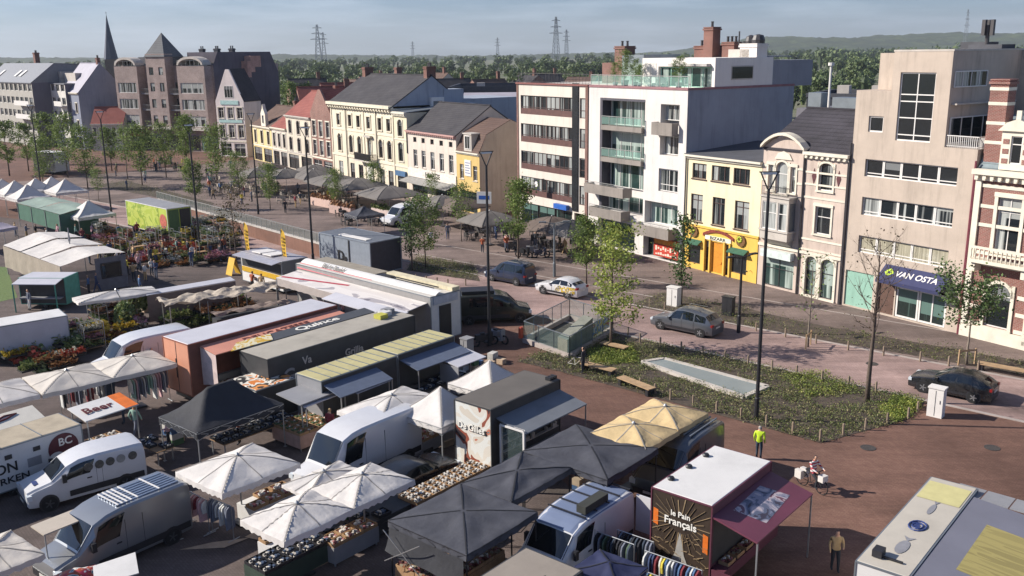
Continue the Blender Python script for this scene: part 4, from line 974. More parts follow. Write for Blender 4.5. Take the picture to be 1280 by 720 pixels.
# ================================================================ back streets: roofs behind the front row
def shed(label, loc, rz, w, d, h, wallm, roofm, parapet=0.0, name='warehouse'):
    r = thing(name, label, 'building', loc, rz)
    MB().bx(0,0,0,w,d,h).build('wall', wallm, r)
    b = MB()
    if parapet > 0:
        b.bx(-.1,-.1,h,w+.1,.3,h+parapet); b.bx(-.1,d-.3,h,w+.1,d,h+parapet); b.bx(-.1,.3,h,.3,d-.3,h+parapet); b.bx(w-.3,.3,h,w+.1,d-.3,h+parapet); b.build('parapet', roofm, r)
        for k in range(5): MB().bx(w*(.1+.18*k),d*.4,h,w*(.1+.18*k)+1.5,d*.4+1.5,h+1.3).build('roof_unit', F_STONE, r)
    else:
        b.slab((-.2,-.2,h),(w+.2,-.2,h),(w+.2,d/2,h+2.2),(-.2,d/2,h+2.2),.15); b.slab((-.2,d/2,h+2.2),(w+.2,d/2,h+2.2),(w+.2,d,h),(-.2,d,h),.15); b.build('roof', roofm, r)
shed('low hall with a pale lilac metal roof behind the blue-grey wing', bear(574, 152), R(-3), 34, 16, 10.0, F_STONE, mt('pale_metal_roof', c3('a9a3aa'), .5, .1, var=.1, scale=.3))
shed('dark flat-roofed hall behind the pale metal roof', bear(560, 182), R(-3), 46, 20, 11.6, plaster('hall_dark', '55555c', .2), mt('dark_parapet', c3('45464d'), .7), .9)
r_ = random.Random(11)
specs = [(372,190,'R'),(386,230,'S'),(402,215,'R'),(424,205,'S'),(446,240,'B'),(470,225,'S'),(360,260,'S'),(418,290,'B'),(500,265,'R'),(540,280,'S'),(600,260,'B'),(632,300,'S'),(520,330,'B'),(455,330,'S'),(668,330,'S'),(700,300,'B')]
RM = {'R': (M_REDTILE, 'red'), 'S': (M_SLATE, 'slate'), 'B': (M_BRTILE, 'brown')}
NTH = ['far left', 'second', 'third', 'fourth', 'fifth', 'sixth']
cnt = {}
specs.sort()
for px, rr, k in specs:
    i = cnt.get(k, 0); cnt[k] = i+1; p = bear(px, rr); w_, d_, h_ = r_.uniform(8,13), r_.uniform(8,10), r_.uniform(7,9)
    r = thing('back_street_house', '%s-roofed house far behind the front row, %s of its colour from the left' % (RM[k][1], (NTH+['seventh', 'eighth'])[i] if i else 'first'), 'house', p, R(r_.choice((-50,-35,35,20))), 'roofs of the back streets')
    wm = (BRK, F_STONE, plaster('back_white', 'b5aea6', .3))[i % 3]
    MB().bx(0,0,0,w_,d_,h_).build('wall', wm, r); gable_roof(r, w_, d_, h_, h_+r_.uniform(3,4.2), RM[k][0], .2, wallmat=wm); chimney(r, w_*.8, d_*.5, h_+2.5, h_+5.2, .9, .7, 2)
# behind the pale stone house, right of the white block
shed('dark slate-clad hall with skylights behind the pale stone house', bear(1012, 128), R(-32), 24, 14, 12.6, plaster('hall_blue_dark', '3d4048', .2), M_FLAT, .5)
p = bear(1000, 104); r = thing('back_building', 'grey rear extension with stacked vents behind the pale stone house', 'building', p, FROT)
MB().bx(0,0,0,10,7,12.6).build('wall', plaster('rear_mid_grey', '6f6d74', .25), r); MB().bx(1,.5,12.6,2.6,2,14.2).bx(4,.5,12.6,7,2.2,13.8).build('roof_vent', M_ZINC, r)
MB().tube([(3.2,1,12.6),(3.2,1,17.0)], .12, 8).lathe([(.3,16.9),(.3,17.2)], 8, (3.2,1,0)).build('flue_pipe', F_WHITE, r)
# ================================================================ kit: canopies, trailers, vans, people, trees ...
MH = R(50)                                   # heading of the market rows
def cloth(key, h, var=.1, trans=.18, wr=.35, dirt=.45):
    if key in MATS: return MATS[key]
    m, g = newmat(key); v = g.coord(); col = c3(h)
    n = g.noise(v, .9, 7, .65); st = g.ramp(g.noise(v, 2.2, 8, .75), (.5, 0.0), (.8, 1.0))
    c = g.mix(g.ramp(n, (.3, 0.0), (.7, 1.0)), tuple(x*(1-var) for x in col), tuple(min(1, x*(1+var)) for x in col))
    c = g.mix(g.math('MULTIPLY', st, dirt), c, tuple(x*.55 for x in col))
    b = g.bsdf(c, .75, 0, g.math('ADD', g.noise(v, 1.6, 4), g.math('MULTIPLY', g.noise(v, 7, 3), .25)), wr, .25, .05)
    t_ = g.n('ShaderNodeBsdfTranslucent', {0: c}); mx_ = g.n('ShaderNodeMixShader', {0: trans}); g.set(mx_, 1, b); g.set(mx_, 2, t_); g.set(g.out, 'Surface', mx_)
    return m
C_WHITE = cloth('white_canvas', 'dbd6d1', .06, .2, .6); C_BEIGE = cloth('beige_canvas', 'd0b78a', .14, .15, .9); C_CREAM = cloth('cream_canvas', 'cfc8bf', .08, .18, .6)
C_BLACK = cloth('black_canvas', '484950', .2, .03, .7); C_GREYU = cloth('grey_canvas', '75706c', .1, .1); C_DGREY = cloth('dark_grey_canvas', '4c4a4c', .15, .05)
C_GREEN = cloth('green_canvas', '4f6f60', .15, .1); C_TARP = cloth('tarpaulin', 'b3a798', .15, .1, .8, .4); C_NAVY = cloth('navy_canvas', '2e3350', .15, .05)
C_BURG = cloth('burgundy_canvas', '5a2f3f', .15, .05); C_PINK = cloth('maroon_canvas', '6d3346', .15, .05)
M_POLE = mt('aluminium_pole', c3('a7a9aa'), .4, .6, var=.06); M_BLACK = mt('black_metal', c3('26262a'), .5, var=.2); M_WOODP = mt('pale_wood', c3('9a7a58'), .8, var=.25)
M_TYRE = mt('tyre', c3('1c1c1e'), .85); M_RIM = mt('alloy_rim', c3('a9acb0'), .3, .7, var=.05); M_RIMD = mt('dark_rim', c3('55585c'), .4, .6)
M_LAMP = mt('headlight_glass', c3('c9d0d6'), .1, var=.05); M_TAIL = mt('tail_light', c3('8a1f1f'), .3); M_PLATE = mt('number_plate', c3('cfcdc4'), .5)
M_CARGL = mt('car_glass', c3('14181c'), .04, spec=.8, var=.05)
rc = random.Random(21)
def canopy_mesh(L, W, ze, zp, mat, kind='parasol', val=.22, scallop=True, ridge=0.0, sag=.10, pleat=0.0, seed=0):
    """four-sided cloth roof, corner at origin, x 0..L, y -W..0; valance part of the cloth"""
    b = MB(); n = 26; rr = random.Random(seed); ph = rr.uniform(0, 9)
    def hgt(u, v):
        du = max(0, abs(2*u-1)-ridge)/(1-ridge); dv = abs(2*v-1); m_ = max(du, dv); k = 1-m_
        if kind == 'popup': f = k**1.7*.55+k*.45
        else: f = 1-m_**1.75
        dia = 1-min(1, abs(du-dv)*2.2)                          # rib along the hips
        z = ze+(zp-ze)*f - sag*(1-dia)*math.sin(math.pi*min(1, m_))*.8
        if m_ > .98: z -= sag*.25*math.sin(math.pi*(v if du > dv else u))
        z += .018*noise.noise(Vector((u*6+ph, v*6, 1)))+.045*m_*noise.noise(Vector((math.atan2(v-.5, u-.5)*3.2, ph, m_*.6)))
        if pleat and .25 < m_ < .9: z += pleat*math.sin(u*L*22)*(.5+.5*noise.noise(Vector((u*2, v*2, ph))))
        return z
    b.grid(n, n, lambda u, v: (u*L, -v*W, hgt(u, v)))
    def skirt(p0, p1, nx):
        s0 = Vector(p0); s1 = Vector(p1); N = max(8, int((s1-s0).length/.16)); i0 = len(b.v)
        out = Vector((s1-s0)).cross(Vector((0,0,1))).normalized()
        for i in range(N+1):
            t_ = i/N; p = s0.lerp(s1, t_); u = p.x/L; v = -p.y/W; z = hgt(min(1, max(0, u)), min(1, max(0, v)))
            b.v.append((p.x, p.y, z)); d = val*(1-(.25*(i % 2) if scallop else 0))*(1+.06*noise.noise(Vector((t_*9, ph, 0))))
            b.v.append(tuple(p+out*(.015+.02*math.sin(i*1.7))+Vector((0,0,z-d))))
        for i in range(N): a = i0+2*i; b.f.append((a, a+1, a+3, a+2)); b.m.append(0)
    b.hgt = hgt
    if val: skirt((0,-W,0),(L,-W,0),1); skirt((L,-W,0),(L,0,0),1); skirt((L,0,0),(0,0,0),1); skirt((0,0,0),(0,-W,0),1)
    return b
def seams(c, L, W, root, mat, mids=True):
    """stitched seams of a canopy along its hips and middles"""
    s = MB()
    for eu, ev in ((0,0),(1,0),(1,1),(0,1))+(((.5,0),(.5,1),(0,.5),(1,.5)) if mids else ()):
        d = Vector(((eu-.5)*L, -(ev-.5)*W, 0)).normalized(); n_ = Vector((-d.y, d.x, 0))*.022; i0 = len(s.v)
        for k in range(13):
            t_ = .04+.955*k/12; u, v = .5+(eu-.5)*t_, .5+(ev-.5)*t_; z = c.hgt(u, v)+.012
            s.v += [(u*L+n_.x, -v*W+n_.y, z), (u*L-n_.x, -v*W-n_.y, z)]
        for k in range(12): a = i0+2*k; s.f.append((a, a+1, a+3, a+2)); s.m.append(0)
    s.build('seam', mat, root)
C_SEAM = mt('seam_tape', c3('8f8a84'), .8); C_SEAMD = mt('dark_seam_tape', c3('1f2024'), .8)
def parasol(label, p, L, W, ze, zp, mat, group='market parasols', rz=None, val=.22, name='market_parasol', scallop=True, pleat=0.0, ribs=True, cat='parasol', sag=.10, seed=0, ribm=None):
    """rectangular market parasol; p = corner (x 0, y 0), roof to +x and -y"""
    r = thing(name, label, cat, (p.x, p.y, 0), MH if rz is None else rz, group)
    cm_ = canopy_mesh(L, W, ze, zp, mat, 'parasol', val, scallop, 0, sag, pleat, seed); cm_.build('canopy', mat, r, smooth=True); seams(cm_, L, W, r, C_SEAM if 'parasols' in group and 'terrace' not in group else C_SEAMD)
    b = MB(); cx, cy = L/2, -W/2
    b.tube([(cx,cy,.05),(cx,cy,zp+.08)], .035, 8); b.lathe([(.07,zp),(.09,zp+.06),(.02,zp+.14)], 8, (cx,cy,0)); b.build('pole', M_POLE, r)
    MB().bx(cx-.35,cy-.35,0.02,cx+.35,cy+.35,.1).build('base', M_BLACK, r)
    if ribs:
        b = MB()
        for ex, ey in ((0,0),(L,0),(L,-W),(0,-W),(L/2,0),(L/2,-W),(0,-W/2),(L,-W/2)):
            t_ = Vector((cx,cy,zp-.06)); e = Vector((ex+(cx-ex)*.03, ey+(cy-ey)*.03, ze-(.05 if ex in (0, L) and ey in (0, -W) else .2))); b.bar(t_-Vector((0,0,.1)), e, .025)
            b.bar(Vector((cx,cy,ze-.15)), t_.lerp(e, .55), .02)
        b.build('rib', M_WOODP, r)
    return r
def popup(label, p, L, W, ze, zp, mat, group='pop-up market tents', rz=None, ridge=0.0, val=.28, name='popup_tent', legs=((0,0),(1,0),(1,1),(0,1)), legm=None, scallop=False, cat='tent', kind='popup', sag=.08, seed=0):
    r = thing(name, label, cat, (p.x, p.y, 0), MH if rz is None else rz, group)
    cm_ = canopy_mesh(L, W, ze, zp, mat, kind, val, scallop, ridge, sag, 0, seed); cm_.build('canopy', mat, r, smooth=True)
    if not ridge: seams(cm_, L, W, r, C_SEAM if mat in (C_WHITE, C_CREAM) else C_SEAMD, False)
    for u, v in legs:
        x, y = .05+u*(L-.1), -.05-v*(W-.1)
        MB().bx(x-.022,y-.022,.02,x+.022,y+.022,ze).bx(x-.07,y-.07,0.008,x+.07,y+.07,.03).build('leg', legm or M_POLE, r)
    b = MB()
    for a, c in (((0,0),(L,0)),((L,0),(L,-W)),((L,-W),(0,-W)),((0,-W),(0,0))):
        a, c = Vector((*a,0)), Vector((*c,0)); N = 4
        for i in range(N):
            p0, p1 = a.lerp(c, i/N), a.lerp(c, (i+1)/N); b.bar(p0+Vector((0,0,ze-.05)), p1+Vector((0,0,ze-.4)), .02); b.bar(p0+Vector((0,0,ze-.4)), p1+Vector((0,0,ze-.05)), .02)
    for a, c in (((0,0),(L,0)),((L,0),(L,-W)),((L,-W),(0,-W)),((0,-W),(0,0))): b.bar((*a,ze-.05), (*c,ze-.05), .025)
    b.build('frame', legm or M_POLE, r)
    return r
def wheel_part(root, x, y, r, w=.2, rim=None):
    o = MB().lathe([(r*.62,-w/2),(r*.93,-w/2),(r,-w*.3),(r,w*.3),(r*.93,w/2),(r*.62,w/2)], 20).build('wheel', M_TYRE, root, (x,y,r), smooth=False); o.rotation_euler = (R(90),0,0)
    b = MB(); b.lathe([(r*.6,-w*.42),(r*.62,w*.42)], 16)
    for k in range(5): a_ = k*1.2566; b.bar((0,0,w*.46),(r*.55*math.cos(a_),r*.55*math.sin(a_),w*.46),r*.16,.03); b.bar((0,0,-w*.46),(r*.55*math.cos(a_),r*.55*math.sin(a_),-w*.46),r*.16,.03)
    b.build('rim', rim or M_RIM, o); return o
def box_body(b, L, W, z0, z1, m=(0,0,0,0,0), bev=.04):
    """box x 0..L, y -W..0: materials (x0 face, x1 face, -y side, +y side, roof)"""
    b.q([(0,0,z0),(0,-W,z0),(0,-W,z1),(0,0,z1)], m[0]); b.q([(L,-W,z0),(L,0,z0),(L,0,z1),(L,-W,z1)], m[1])
    b.q([(0,-W,z0),(L,-W,z0),(L,-W,z1),(0,-W,z1)], m[2]); b.q([(L,0,z0),(0,0,z0),(0,0,z1),(L,0,z1)], m[3])
    b.q([(0,0,z0),(0,-W,z0),(L,-W,z0),(L,0,z0)], m[0])
    e = bev; zt = z1+e
    b.q([(e,-W+e,zt),(L-e,-W+e,zt),(L-e,-e,zt),(e,-e,zt)], m[4])
    b.q([(0,-W,z1),(L,-W,z1),(L-e,-W+e,zt),(e,-W+e,zt)], m[4]); b.q([(L,-W,z1),(L,0,z1),(L-e,-e,zt),(L-e,-W+e,zt)], m[4])
    b.q([(L,0,z1),(0,0,z1),(e,-e,zt),(L-e,-e,zt)], m[4]); b.q([(0,0,z1),(0,-W,z1),(e,-W+e,zt),(e,-e,zt)], m[4])
    return b
def trim_frame(b, L, W, z0, z1, t=.05, m=0):
    for x in (0, L):
        for y in (0, -W): b.bx(x-t*.5,y-t*.5,z0,x+t*.5,y+t*.5,z1,m)
    for z in (z0, z1): 
        b.bx(0,-t*.5,z-t*.5,L,t*.5,z+t*.5,m); b.bx(0,-W-t*.5,z-t*.5,L,-W+t*.5,z+t*.5,m); b.bx(-t*.5,-W,z-t*.5,t*.5,0,z+t*.5,m); b.bx(L-t*.5,-W,z-t*.5,L+t*.5,0,z+t*.5,m)
    return b
def trailer(label, p, L, W, z0, z1, mats, name='market_trailer', rz=None, group='market trailers', wheels=(.55,), trim=None, cat='trailer', seams=0):
    """mats = (left end, right end, -y side, +y side, roof)"""
    r = thing(name, label, cat, (p.x, p.y, 0), MH if rz is None else rz, group)
    box_body(MB(), L, W, z0, z1, (0,1,2,3,4)).build('body', list(mats), r)
    b = trim_frame(MB(), L, W, z0, z1)
    for i in range(seams): x = L*(i+1)/(seams+1); b.bx(x-.02,-W+.03,z1+.042,x+.02,-.03,z1+.07)
    b.build('edge_trim', trim or M_ZINC, r)
    for f in wheels:
        for y in (-.12, -W+.12): wheel_part(r, L*f, y, .3, .18, M_RIMD)
    MB().bx(.3,-W+.3,.25,L-.3,-.3,z0-.01).build('chassis', M_BLACK, r)
    return r
# ---------------------------------------------------------------- lofted vehicles
def loft(sts, ring):
    """stations along x -> rings of points; returns function P(i,j) on the bilinear surface"""
    rows = [[Vector(q) for q in ring(*s)] for s in sts]
    def P(i, j):
        i = max(0, min(len(rows)-1.0001, i)); j = max(0, min(len(rows[0])-1.0001, j)); a, c = int(i), int(j); fi, fj = i-a, j-c
        return (rows[a][c]*(1-fi)+rows[a+1][c]*fi)*(1-fj) + (rows[a][c+1]*(1-fi)+rows[a+1][c+1]*fi)*fj
    return rows, P
def patch(b, P, i0, i1, j0, j1, off=.012, n=4, k=4, slant=0.0):
    def f(u, v):
        i = i0+(i1-i0)*u; j = j0+(j1-j0)*v; i += slant*(v-.5)
        a = P(i+.03,j)-P(i-.03,j); c = P(i,j+.03)-P(i,j-.03); nn = a.cross(c)
        if nn.length < 1e-9: nn = Vector((0,0,1))
        nn.normalize(); q = P(i, j)
        ctr = Vector((q.x, 0, .8))
        if nn.dot(q-ctr) < 0: nn = -nn
        return q+nn*off
    b.grid(n, k, f); return b
def paint(key, h, rough=.25, metal=0.0, dirt=.15):
    if key in MATS: return MATS[key]
    m, g = newmat(key); v = g.coord(); col = c3(h)
    d = g.ramp(g.noise(v, 1.2, 7, .7), (.45, 0.0), (.8, 1.0))
    c = g.mix(g.math('MULTIPLY', d, dirt), col, c3('7d756c'))
    b = g.bsdf(c, rough, metal, None, 0, .5); g.set(b, 'Coat Weight', .4); g.set(b, 'Coat Roughness', .08); return m
def van(label, p, L, W, H, body, rz=None, roofm=None, group='delivery vans', name='delivery_van', hood=.75, cat='van', glass=None, side_glass=True, rear_windows=False, sidem=None):
    """cab at x 0, tail at x L, centred on y 0; p = ground point under the middle of the front bumper"""
    r = thing(name, label, cat, (p.x, p.y, 0), MH if rz is None else rz, group)
    hw = W/2
    #        x, zlow, half width scale, shoulder z, top z, roof half width
    sts = [(.0,.42,.86,.62,.74,.72),(.06,.32,.93,.72,.98,.80),(.35,.28,.97,.9,1.08,.84),(hood*1.0+.15,.28,1.0,1.02,1.22,.86),(hood+.8,.28,1.0,1.15,H-.3,.80),(hood+1.35,.28,1.0,1.2,H-.1,.80),(hood+1.9,.28,1.0,1.2,H-.02,.82),(L*.6,.28,1.0,1.2,H,.83),(L-.25,.28,1.0,1.2,H-.02,.83),(L-.04,.3,.98,1.2,H-.1,.82),(L,.4,.95,1.2,H-.22,.8)]
    def ring(x, zl, ws, zs, zt, rw):
        w_ = hw*ws; rt_ = hw*rw
        big = zt-zs > .7; rt_ = hw*(rw+.10 if big else rw); half = [(w_*.95, zl), (w_, zl+.15), (w_, zs), (w_*.985 if big else w_*.96, zs+(zt-zs)*.55), (rt_+.015, zt-.1), (rt_*.93, zt-.015), (rt_*.5, zt)]
        return [(x, y, z) for y, z in half]+[(x, -y, z) for y, z in reversed(half)]
    rows, P = loft(sts, ring); b = MB(); nr = len(rows[0])
    for k, row in enumerate(rows): b.v += [tuple(v) for v in row]
    for k in range(len(rows)-1):
        for j in range(nr): 
            b.f.append((k*nr+j, k*nr+(j+1) % nr, (k+1)*nr+(j+1) % nr, (k+1)*nr+j)); b.m.append(0)
    b.f.append(tuple(range(nr))[::-1]); b.m.append(0); b.f.append(tuple((len(rows)-1)*nr+j for j in range(nr))); b.m.append(0)
    me = b.build('body', body, r, smooth=True, fix=True); me.data.set_sharp_from_angle(angle=R(26))
    g_ = MB(); patch(g_, P, 3.08, 4.0, 4.6, nr-1-4.6, .012, 5, 6); g_.build('windscreen', M_CARGL, r, smooth=True)
    for s in (0, 1):
        J = (lambda a, c: (a, c)) if s == 0 else (lambda a, c: (nr-1-c, nr-1-a))
        q_ = MB(); j0, j1 = J(2.15, 3.75); patch(q_, P, 4.05, 5.9, j0, j1, .012, 4, 4, .55 if s == 0 else -.55); q_.build('side_window', M_CARGL, r, smooth=True)
        if rear_windows:
            q_ = MB(); j0, j1 = J(2.2, 3.7); patch(q_, P, 6.15, 7.6, j0, j1, .012); q_.build('side_window', M_CARGL, r, smooth=True)
        j0, j1 = J(1.0, 1.35); q_ = MB(); patch(q_, P, 4.0, 8.6, j0, j1, .02); q_.build('side_moulding', M_BLACK, r)
        y = hw*.86*(1 if s == 0 else -1)
        MB().bx(.0,y-.16,.68,.2,y+.12,.9).build('headlight', M_LAMP, r); MB().bx(L-.03,y-.02,.9,L+.02,y+.08,1.5).build('tail_light', M_TAIL, r)
        ym = hw*1.0*(1 if s == 0 else -1); MB().bx(hood+.55,ym-.06+.12*(1-2*s)*1,1.15,hood+.72,ym+.06+.12*(1-2*s),1.5).build('wing_mirror', M_BLACK, r)
        for x in (.82, L-.95):
            yy = hw*(1 if s == 0 else -1); wheel_part(r, x, yy-.09*(1-2*s), .34, .22, M_RIMD)
            MB().lathe([(.40,-.02),(.40,.02)], 18).build('wheel_arch', M_BLACK, r, (x, yy*.985, .36)).rotation_euler = (R(90),0,0)
    MB().bx(-.03,-hw*.78,.3,.05,hw*.78,.56).build('bumper', M_BLACK, r); MB().bx(-.045,-.26,.4,-.03,.26,.51).build('number_plate', M_PLATE, r)
    b = MB()
    for x in (hood+1.95, L*.62): b.bx(x,-hw-.004,.5,x+.012,hw+.004,H-.5)
    b.build('door_seam', M_BLACK, r)
    for s in (-1, 1): MB().bx(hood+1.55,s*(hw+.012)-.012,1.02,hood+1.75,s*(hw+.012)+.012,1.07).build('door_handle', M_BLACK, r)
    if roofm: 
        q_ = MB(); patch(q_, P, 6.0, 8.7, 5.2, nr-1-5.2, .014, 6, 4); q_.build('roof_panel', roofm, r)
    r['_hw'] = hw
    del r['_hw']
    return r, P, nr
def car(label, p, body, L=4.4, W=1.8, H=1.5, rz=0.0, kind='hatch', name='parked_car', group='cars on the square', rim=None, decal=None, bars=False):
    """nose at -L/2 in x; p = ground point under the centre"""
    r = thing(name, label, 'car', (p.x, p.y, 0), rz, group); hw = W/2; h = H; a = -L/2; z1 = .92*h/1.5 if kind != 'mpv' else 1.02
    if kind == 'mpv': prof = [(0,.62,.66,.66),(.05,.72,.8,.8),(.5,.86,.93,.93),(.95,.95,1.08,1.08),(1.75,1.05,h-.12,h-.12),(2.2,1.06,h,h),(3.2,1.06,h,h),(L-.3,1.05,h-.03,h-.03),(L-.08,1.0,h-.2,h-.2),(L,.8,1.0,1.0)]
    else: prof = [(0,.55,.6,.6),(.06,.66,.74,.74),(.55,.82,.88,.88),(1.25,.92,.98,.98),(2.05,.96,h-.06,h-.06),(2.5,.97,h,h),(3.15,.97,h-.03,h-.03),(L-.55,.98,h-.2,h-.2),(L-.12,.95,1.02,1.02),(L,.75,.85,.85)]
    def ring(x, zs, zt, _):
        e = min(x, L-x); ws = .84+.16*min(1, e/.45); w_ = hw*ws; cab = zt-zs > .2; rw = w_*(.74 if cab else .84)
        half = [(w_*.9,.2),(w_*.985,.34),(w_,zs*.72),(w_*.975,zs),((rw+.05) if cab else w_*.9, zt-.07 if cab else (zs+zt)/2),(rw*.85,zt-.012),(rw*.4,zt)]
        return [(a+x, y, z) for y, z in half]+[(a+x, -y, z) for y, z in reversed(half)]
    rows, P = loft(prof, ring); b = MB(); nr = len(rows[0])
    for row in rows: b.v += [tuple(v) for v in row]
    for k in range(len(rows)-1):
        for j in range(nr): b.f.append((k*nr+j, k*nr+(j+1) % nr, (k+1)*nr+(j+1) % nr, (k+1)*nr+j)); b.m.append(0)
    b.f.append(tuple(range(nr))[::-1]); b.m.append(0); b.f.append(tuple((len(rows)-1)*nr+j for j in range(nr))); b.m.append(0)
    b.build('body', body, r, smooth=True, fix=True).data.set_sharp_from_angle(angle=R(30))
    patch(MB(), P, 3.1, 3.95, 4.25, nr-1-4.25, .012, 4, 6).build('windscreen', M_CARGL, r, smooth=True)
    if kind == 'mpv': patch(MB(), P, 7.15, 8.1, 4.25, nr-1-4.25, .012, 4, 6).build('rear_window', M_CARGL, r, smooth=True)
    else: patch(MB(), P, 7.05, 7.7, 4.25, nr-1-4.25, .012, 4, 6).build('rear_window', M_CARGL, r, smooth=True)
    for s in (0, 1):
        J = (lambda u, c: (u, c)) if s == 0 else (lambda u, c: (nr-1-c, nr-1-u)); sg = 1 if s == 0 else -1
        for i0, i1 in ((3.5,4.95),(5.08,6.2),(6.3,7.15)):
            j0, j1 = J(3.1, 3.93); patch(MB(), P, i0, i1, j0, j1, .012, 4, 3, .35*sg if i0 < 4 else 0).build('side_window', M_CARGL, r, smooth=True)
        for i_ in (3.6, 5.01, 6.25): j0, j1 = J(1.2, 3.05); patch(MB(), P, i_, i_+.03, j0, j1, .006, 1, 4).build('door_seam', M_BLACK, r)
        j0, j1 = J(1.0, 1.4); patch(MB(), P, 2.6, 7.6, j0, j1, .015).build('sill_trim', M_BLACK, r)
        for x in (.85, L-.85):
            wheel_part(r, a+x, sg*(hw-.1), .335, .22, rim); MB().lathe([(.385,-.02),(.385,.02)], 18).build('wheel_arch', M_BLACK, r, (a+x, sg*hw*.975, .36)).rotation_euler = (R(90),0,0)
        y = sg*hw*.72; MB().bx(a+.02,y-.2,.58,a+.2,y+.18,.72).build('headlight', M_LAMP, r); MB().bx(a+L-.12,y-.14,.78,a+L+.005,y+.16,.94).build('tail_light', M_TAIL, r)
        MB().bx(a+1.45,sg*(hw+.02)-.09,.92,a+1.6,sg*(hw+.02)+.09,1.06).build('wing_mirror', body, r)
    if bars:
        b = MB()
        for s in (-1, 1): b.tube([(a+2.2,s*hw*.62,h+.0),(a+2.4,s*hw*.62,h+.06),(a+3.6,s*hw*.62,h+.05),(a+3.8,s*hw*.62,h-.02)], .025, 6)
        b.build('roof_rail', M_BLACK, r)
    MB().bx(a-.012,-.26,.4,a+.02,.26,.5).bx(a+L-.02,-.26,.6,a+L+.014,.26,.7).build('number_plate', M_PLATE, r)
    if decal: decal(r, P, nr)
    return r
# ---------------------------------------------------------------- people (one continuous skinned body per pose)
def _skin(vs, es, rad, root=0):
    me = bpy.data.meshes.new('p'); me.from_pydata(vs, es, []); o = bpy.data.objects.new('p', me); COL.objects.link(o)
    sk = o.modifiers.new('s', 'SKIN'); sk.branch_smoothing = .5; o.modifiers.new('b', 'SUBSURF').levels = 1
    for i, r_ in enumerate(rad): me.skin_vertices[0].data[i].radius = (r_, r_) if not hasattr(r_, '__len__') else r_; me.skin_vertices[0].data[i].use_root = (i == root)
    return o
def _body(legL, legR, armL, armR, lean=0.0, drop=0.0):
    """joints given as offsets; x forward, y left"""
    V = [(0,0,.95-drop),(lean*.4,0,1.14-drop),(lean*.8,0,1.34-drop),(lean,0,1.49-drop),(lean+.03,0,1.60-drop),(lean+.02,0,1.71-drop)]
    r_ = [(.165,.13),(.15,.115),(.185,.125),.058,(.085,.105),(.07,.085)]; E = [(0,1),(1,2),(2,3),(3,4),(4,5)]
    def chain(start, pts, rr):
        k = start
        for p_, q_ in zip(pts, rr): V.append(p_); r_.append(q_); E.append((k, len(V)-1)); k = len(V)-1
    chain(0, legL, (.105,.07,.05,.04)); chain(0, legR, (.105,.07,.05,.04))
    chain(2, armL, (.075,.052,.036,.03)); chain(2, armR, (.075,.052,.036,.03))
    return V, E, r_
POSES = {}
def _poses():
    lg = lambda y, a=0.0, k=0.0: [(.0,y,.88),(a*.5+.03,y*1.05,.49),(a,y*1.05,.09),(a+.15,y*1.15,.05)]
    am = lambda s, dx=0.0, fx=.08: [(0,s*.19,1.41),(dx-.03,s*.25,1.13),(dx+fx,s*.24,.89),(dx+fx+.03,s*.23,.80)]
    raised = lambda s: [(0,s*.19,1.41),(.06,s*.24,1.15),(.30,s*.18,1.12),(.40,s*.15,1.13)]
    D = {'stand': _body(lg(.09), lg(-.09), am(1), am(-1)), 'walk': _body(lg(.08,.28), lg(-.08,-.3), am(1,-.12), am(-1,.14)),
         'reach': _body(lg(.09,.05), lg(-.09,-.05), raised(1), raised(-1), .08), 'hold': _body(lg(.09,.1), lg(-.09,-.12), raised(1), am(-1), .02),
         'ride': _body([(.08,.1,.84),(.42,.12,.72),(.38,.13,.34),(.5,.14,.28)], [(.08,-.1,.84),(.40,-.12,.66),(.34,-.13,.26),(.47,-.14,.22)], [(.05,.19,1.36),(.2,.26,1.14),(.45,.24,1.04),(.53,.22,1.03)], [(.05,-.19,1.36),(.2,-.26,1.14),(.45,-.24,1.04),(.53,-.22,1.03)], .1, .02)}
    obs = {k: (_skin(*v), v) for k, v in D.items()}
    dg = bpy.context.evaluated_depsgraph_get(); dg.update()
    for k, (o, (V, E, r_)) in obs.items():
        me = bpy.data.meshes.new_from_object(o.evaluated_get(dg)); hands = [Vector(V[17]), Vector(V[21])]; feet = [Vector(V[9]), Vector(V[13])]; head = Vector(V[4])
        hip = V[0][2]
        mi = []
        for pl in me.polygons:
            c = pl.center
            if (c-head).length < .2 and c.z > V[3][2]-.02: z = 4 if (c.z > head.z+.075 or (c.x < head.x-.03 and c.z > head.z-.05)) else 0
            elif min((c-h_).length for h_ in hands) < .085: z = 0
            elif min((c-h_).length for h_ in feet) < .14 or c.z < .1: z = 3
            elif c.z > hip-.04 or (k == 'ride' and c.z > .92): z = 1
            elif k != 'ride' and abs(c.y) > .18 and c.z > .78: z = 1
            else: z = 2
            mi.append(z)
        me.materials.clear()
        for _ in range(5): me.materials.append(None)
        me.polygons.foreach_set('material_index', mi); me.polygons.foreach_set('use_smooth', [True]*len(mi)); me.update(); POSES[k] = me
    for o, _ in obs.values():
        m_ = o.data; bpy.data.objects.remove(o); bpy.data.meshes.remove(m_)
_poses()
SKIN = [mt('skin_a', c3('c79b82'), .6, var=.05), mt('skin_b', c3('a87a5f'), .6, var=.05)]
HAIR = {k: mt('hair_'+k, c3(v), .7) for k, v in dict(dark='241c19', brown='4a3426', blond='a58a5c', grey='8f8b87').items()}
GAR = {}
def gar(h): 
    if h not in GAR: GAR[h] = hexm('garment_'+h, h, rough=.9, var=.15, scale=5)
    return GAR[h]
CNAME = {'2a2c33':'black','c9c9c6':'white','3c4a6b':'navy','8fae9f':'pale green','7a3038':'dark red','6d7280':'grey','b59a72':'beige','4d6a8f':'blue','a85a3a':'rust','555a45':'olive','c7a0a4':'pink','d5c34a':'yellow','35404f':'slate'}
PCNT = {}
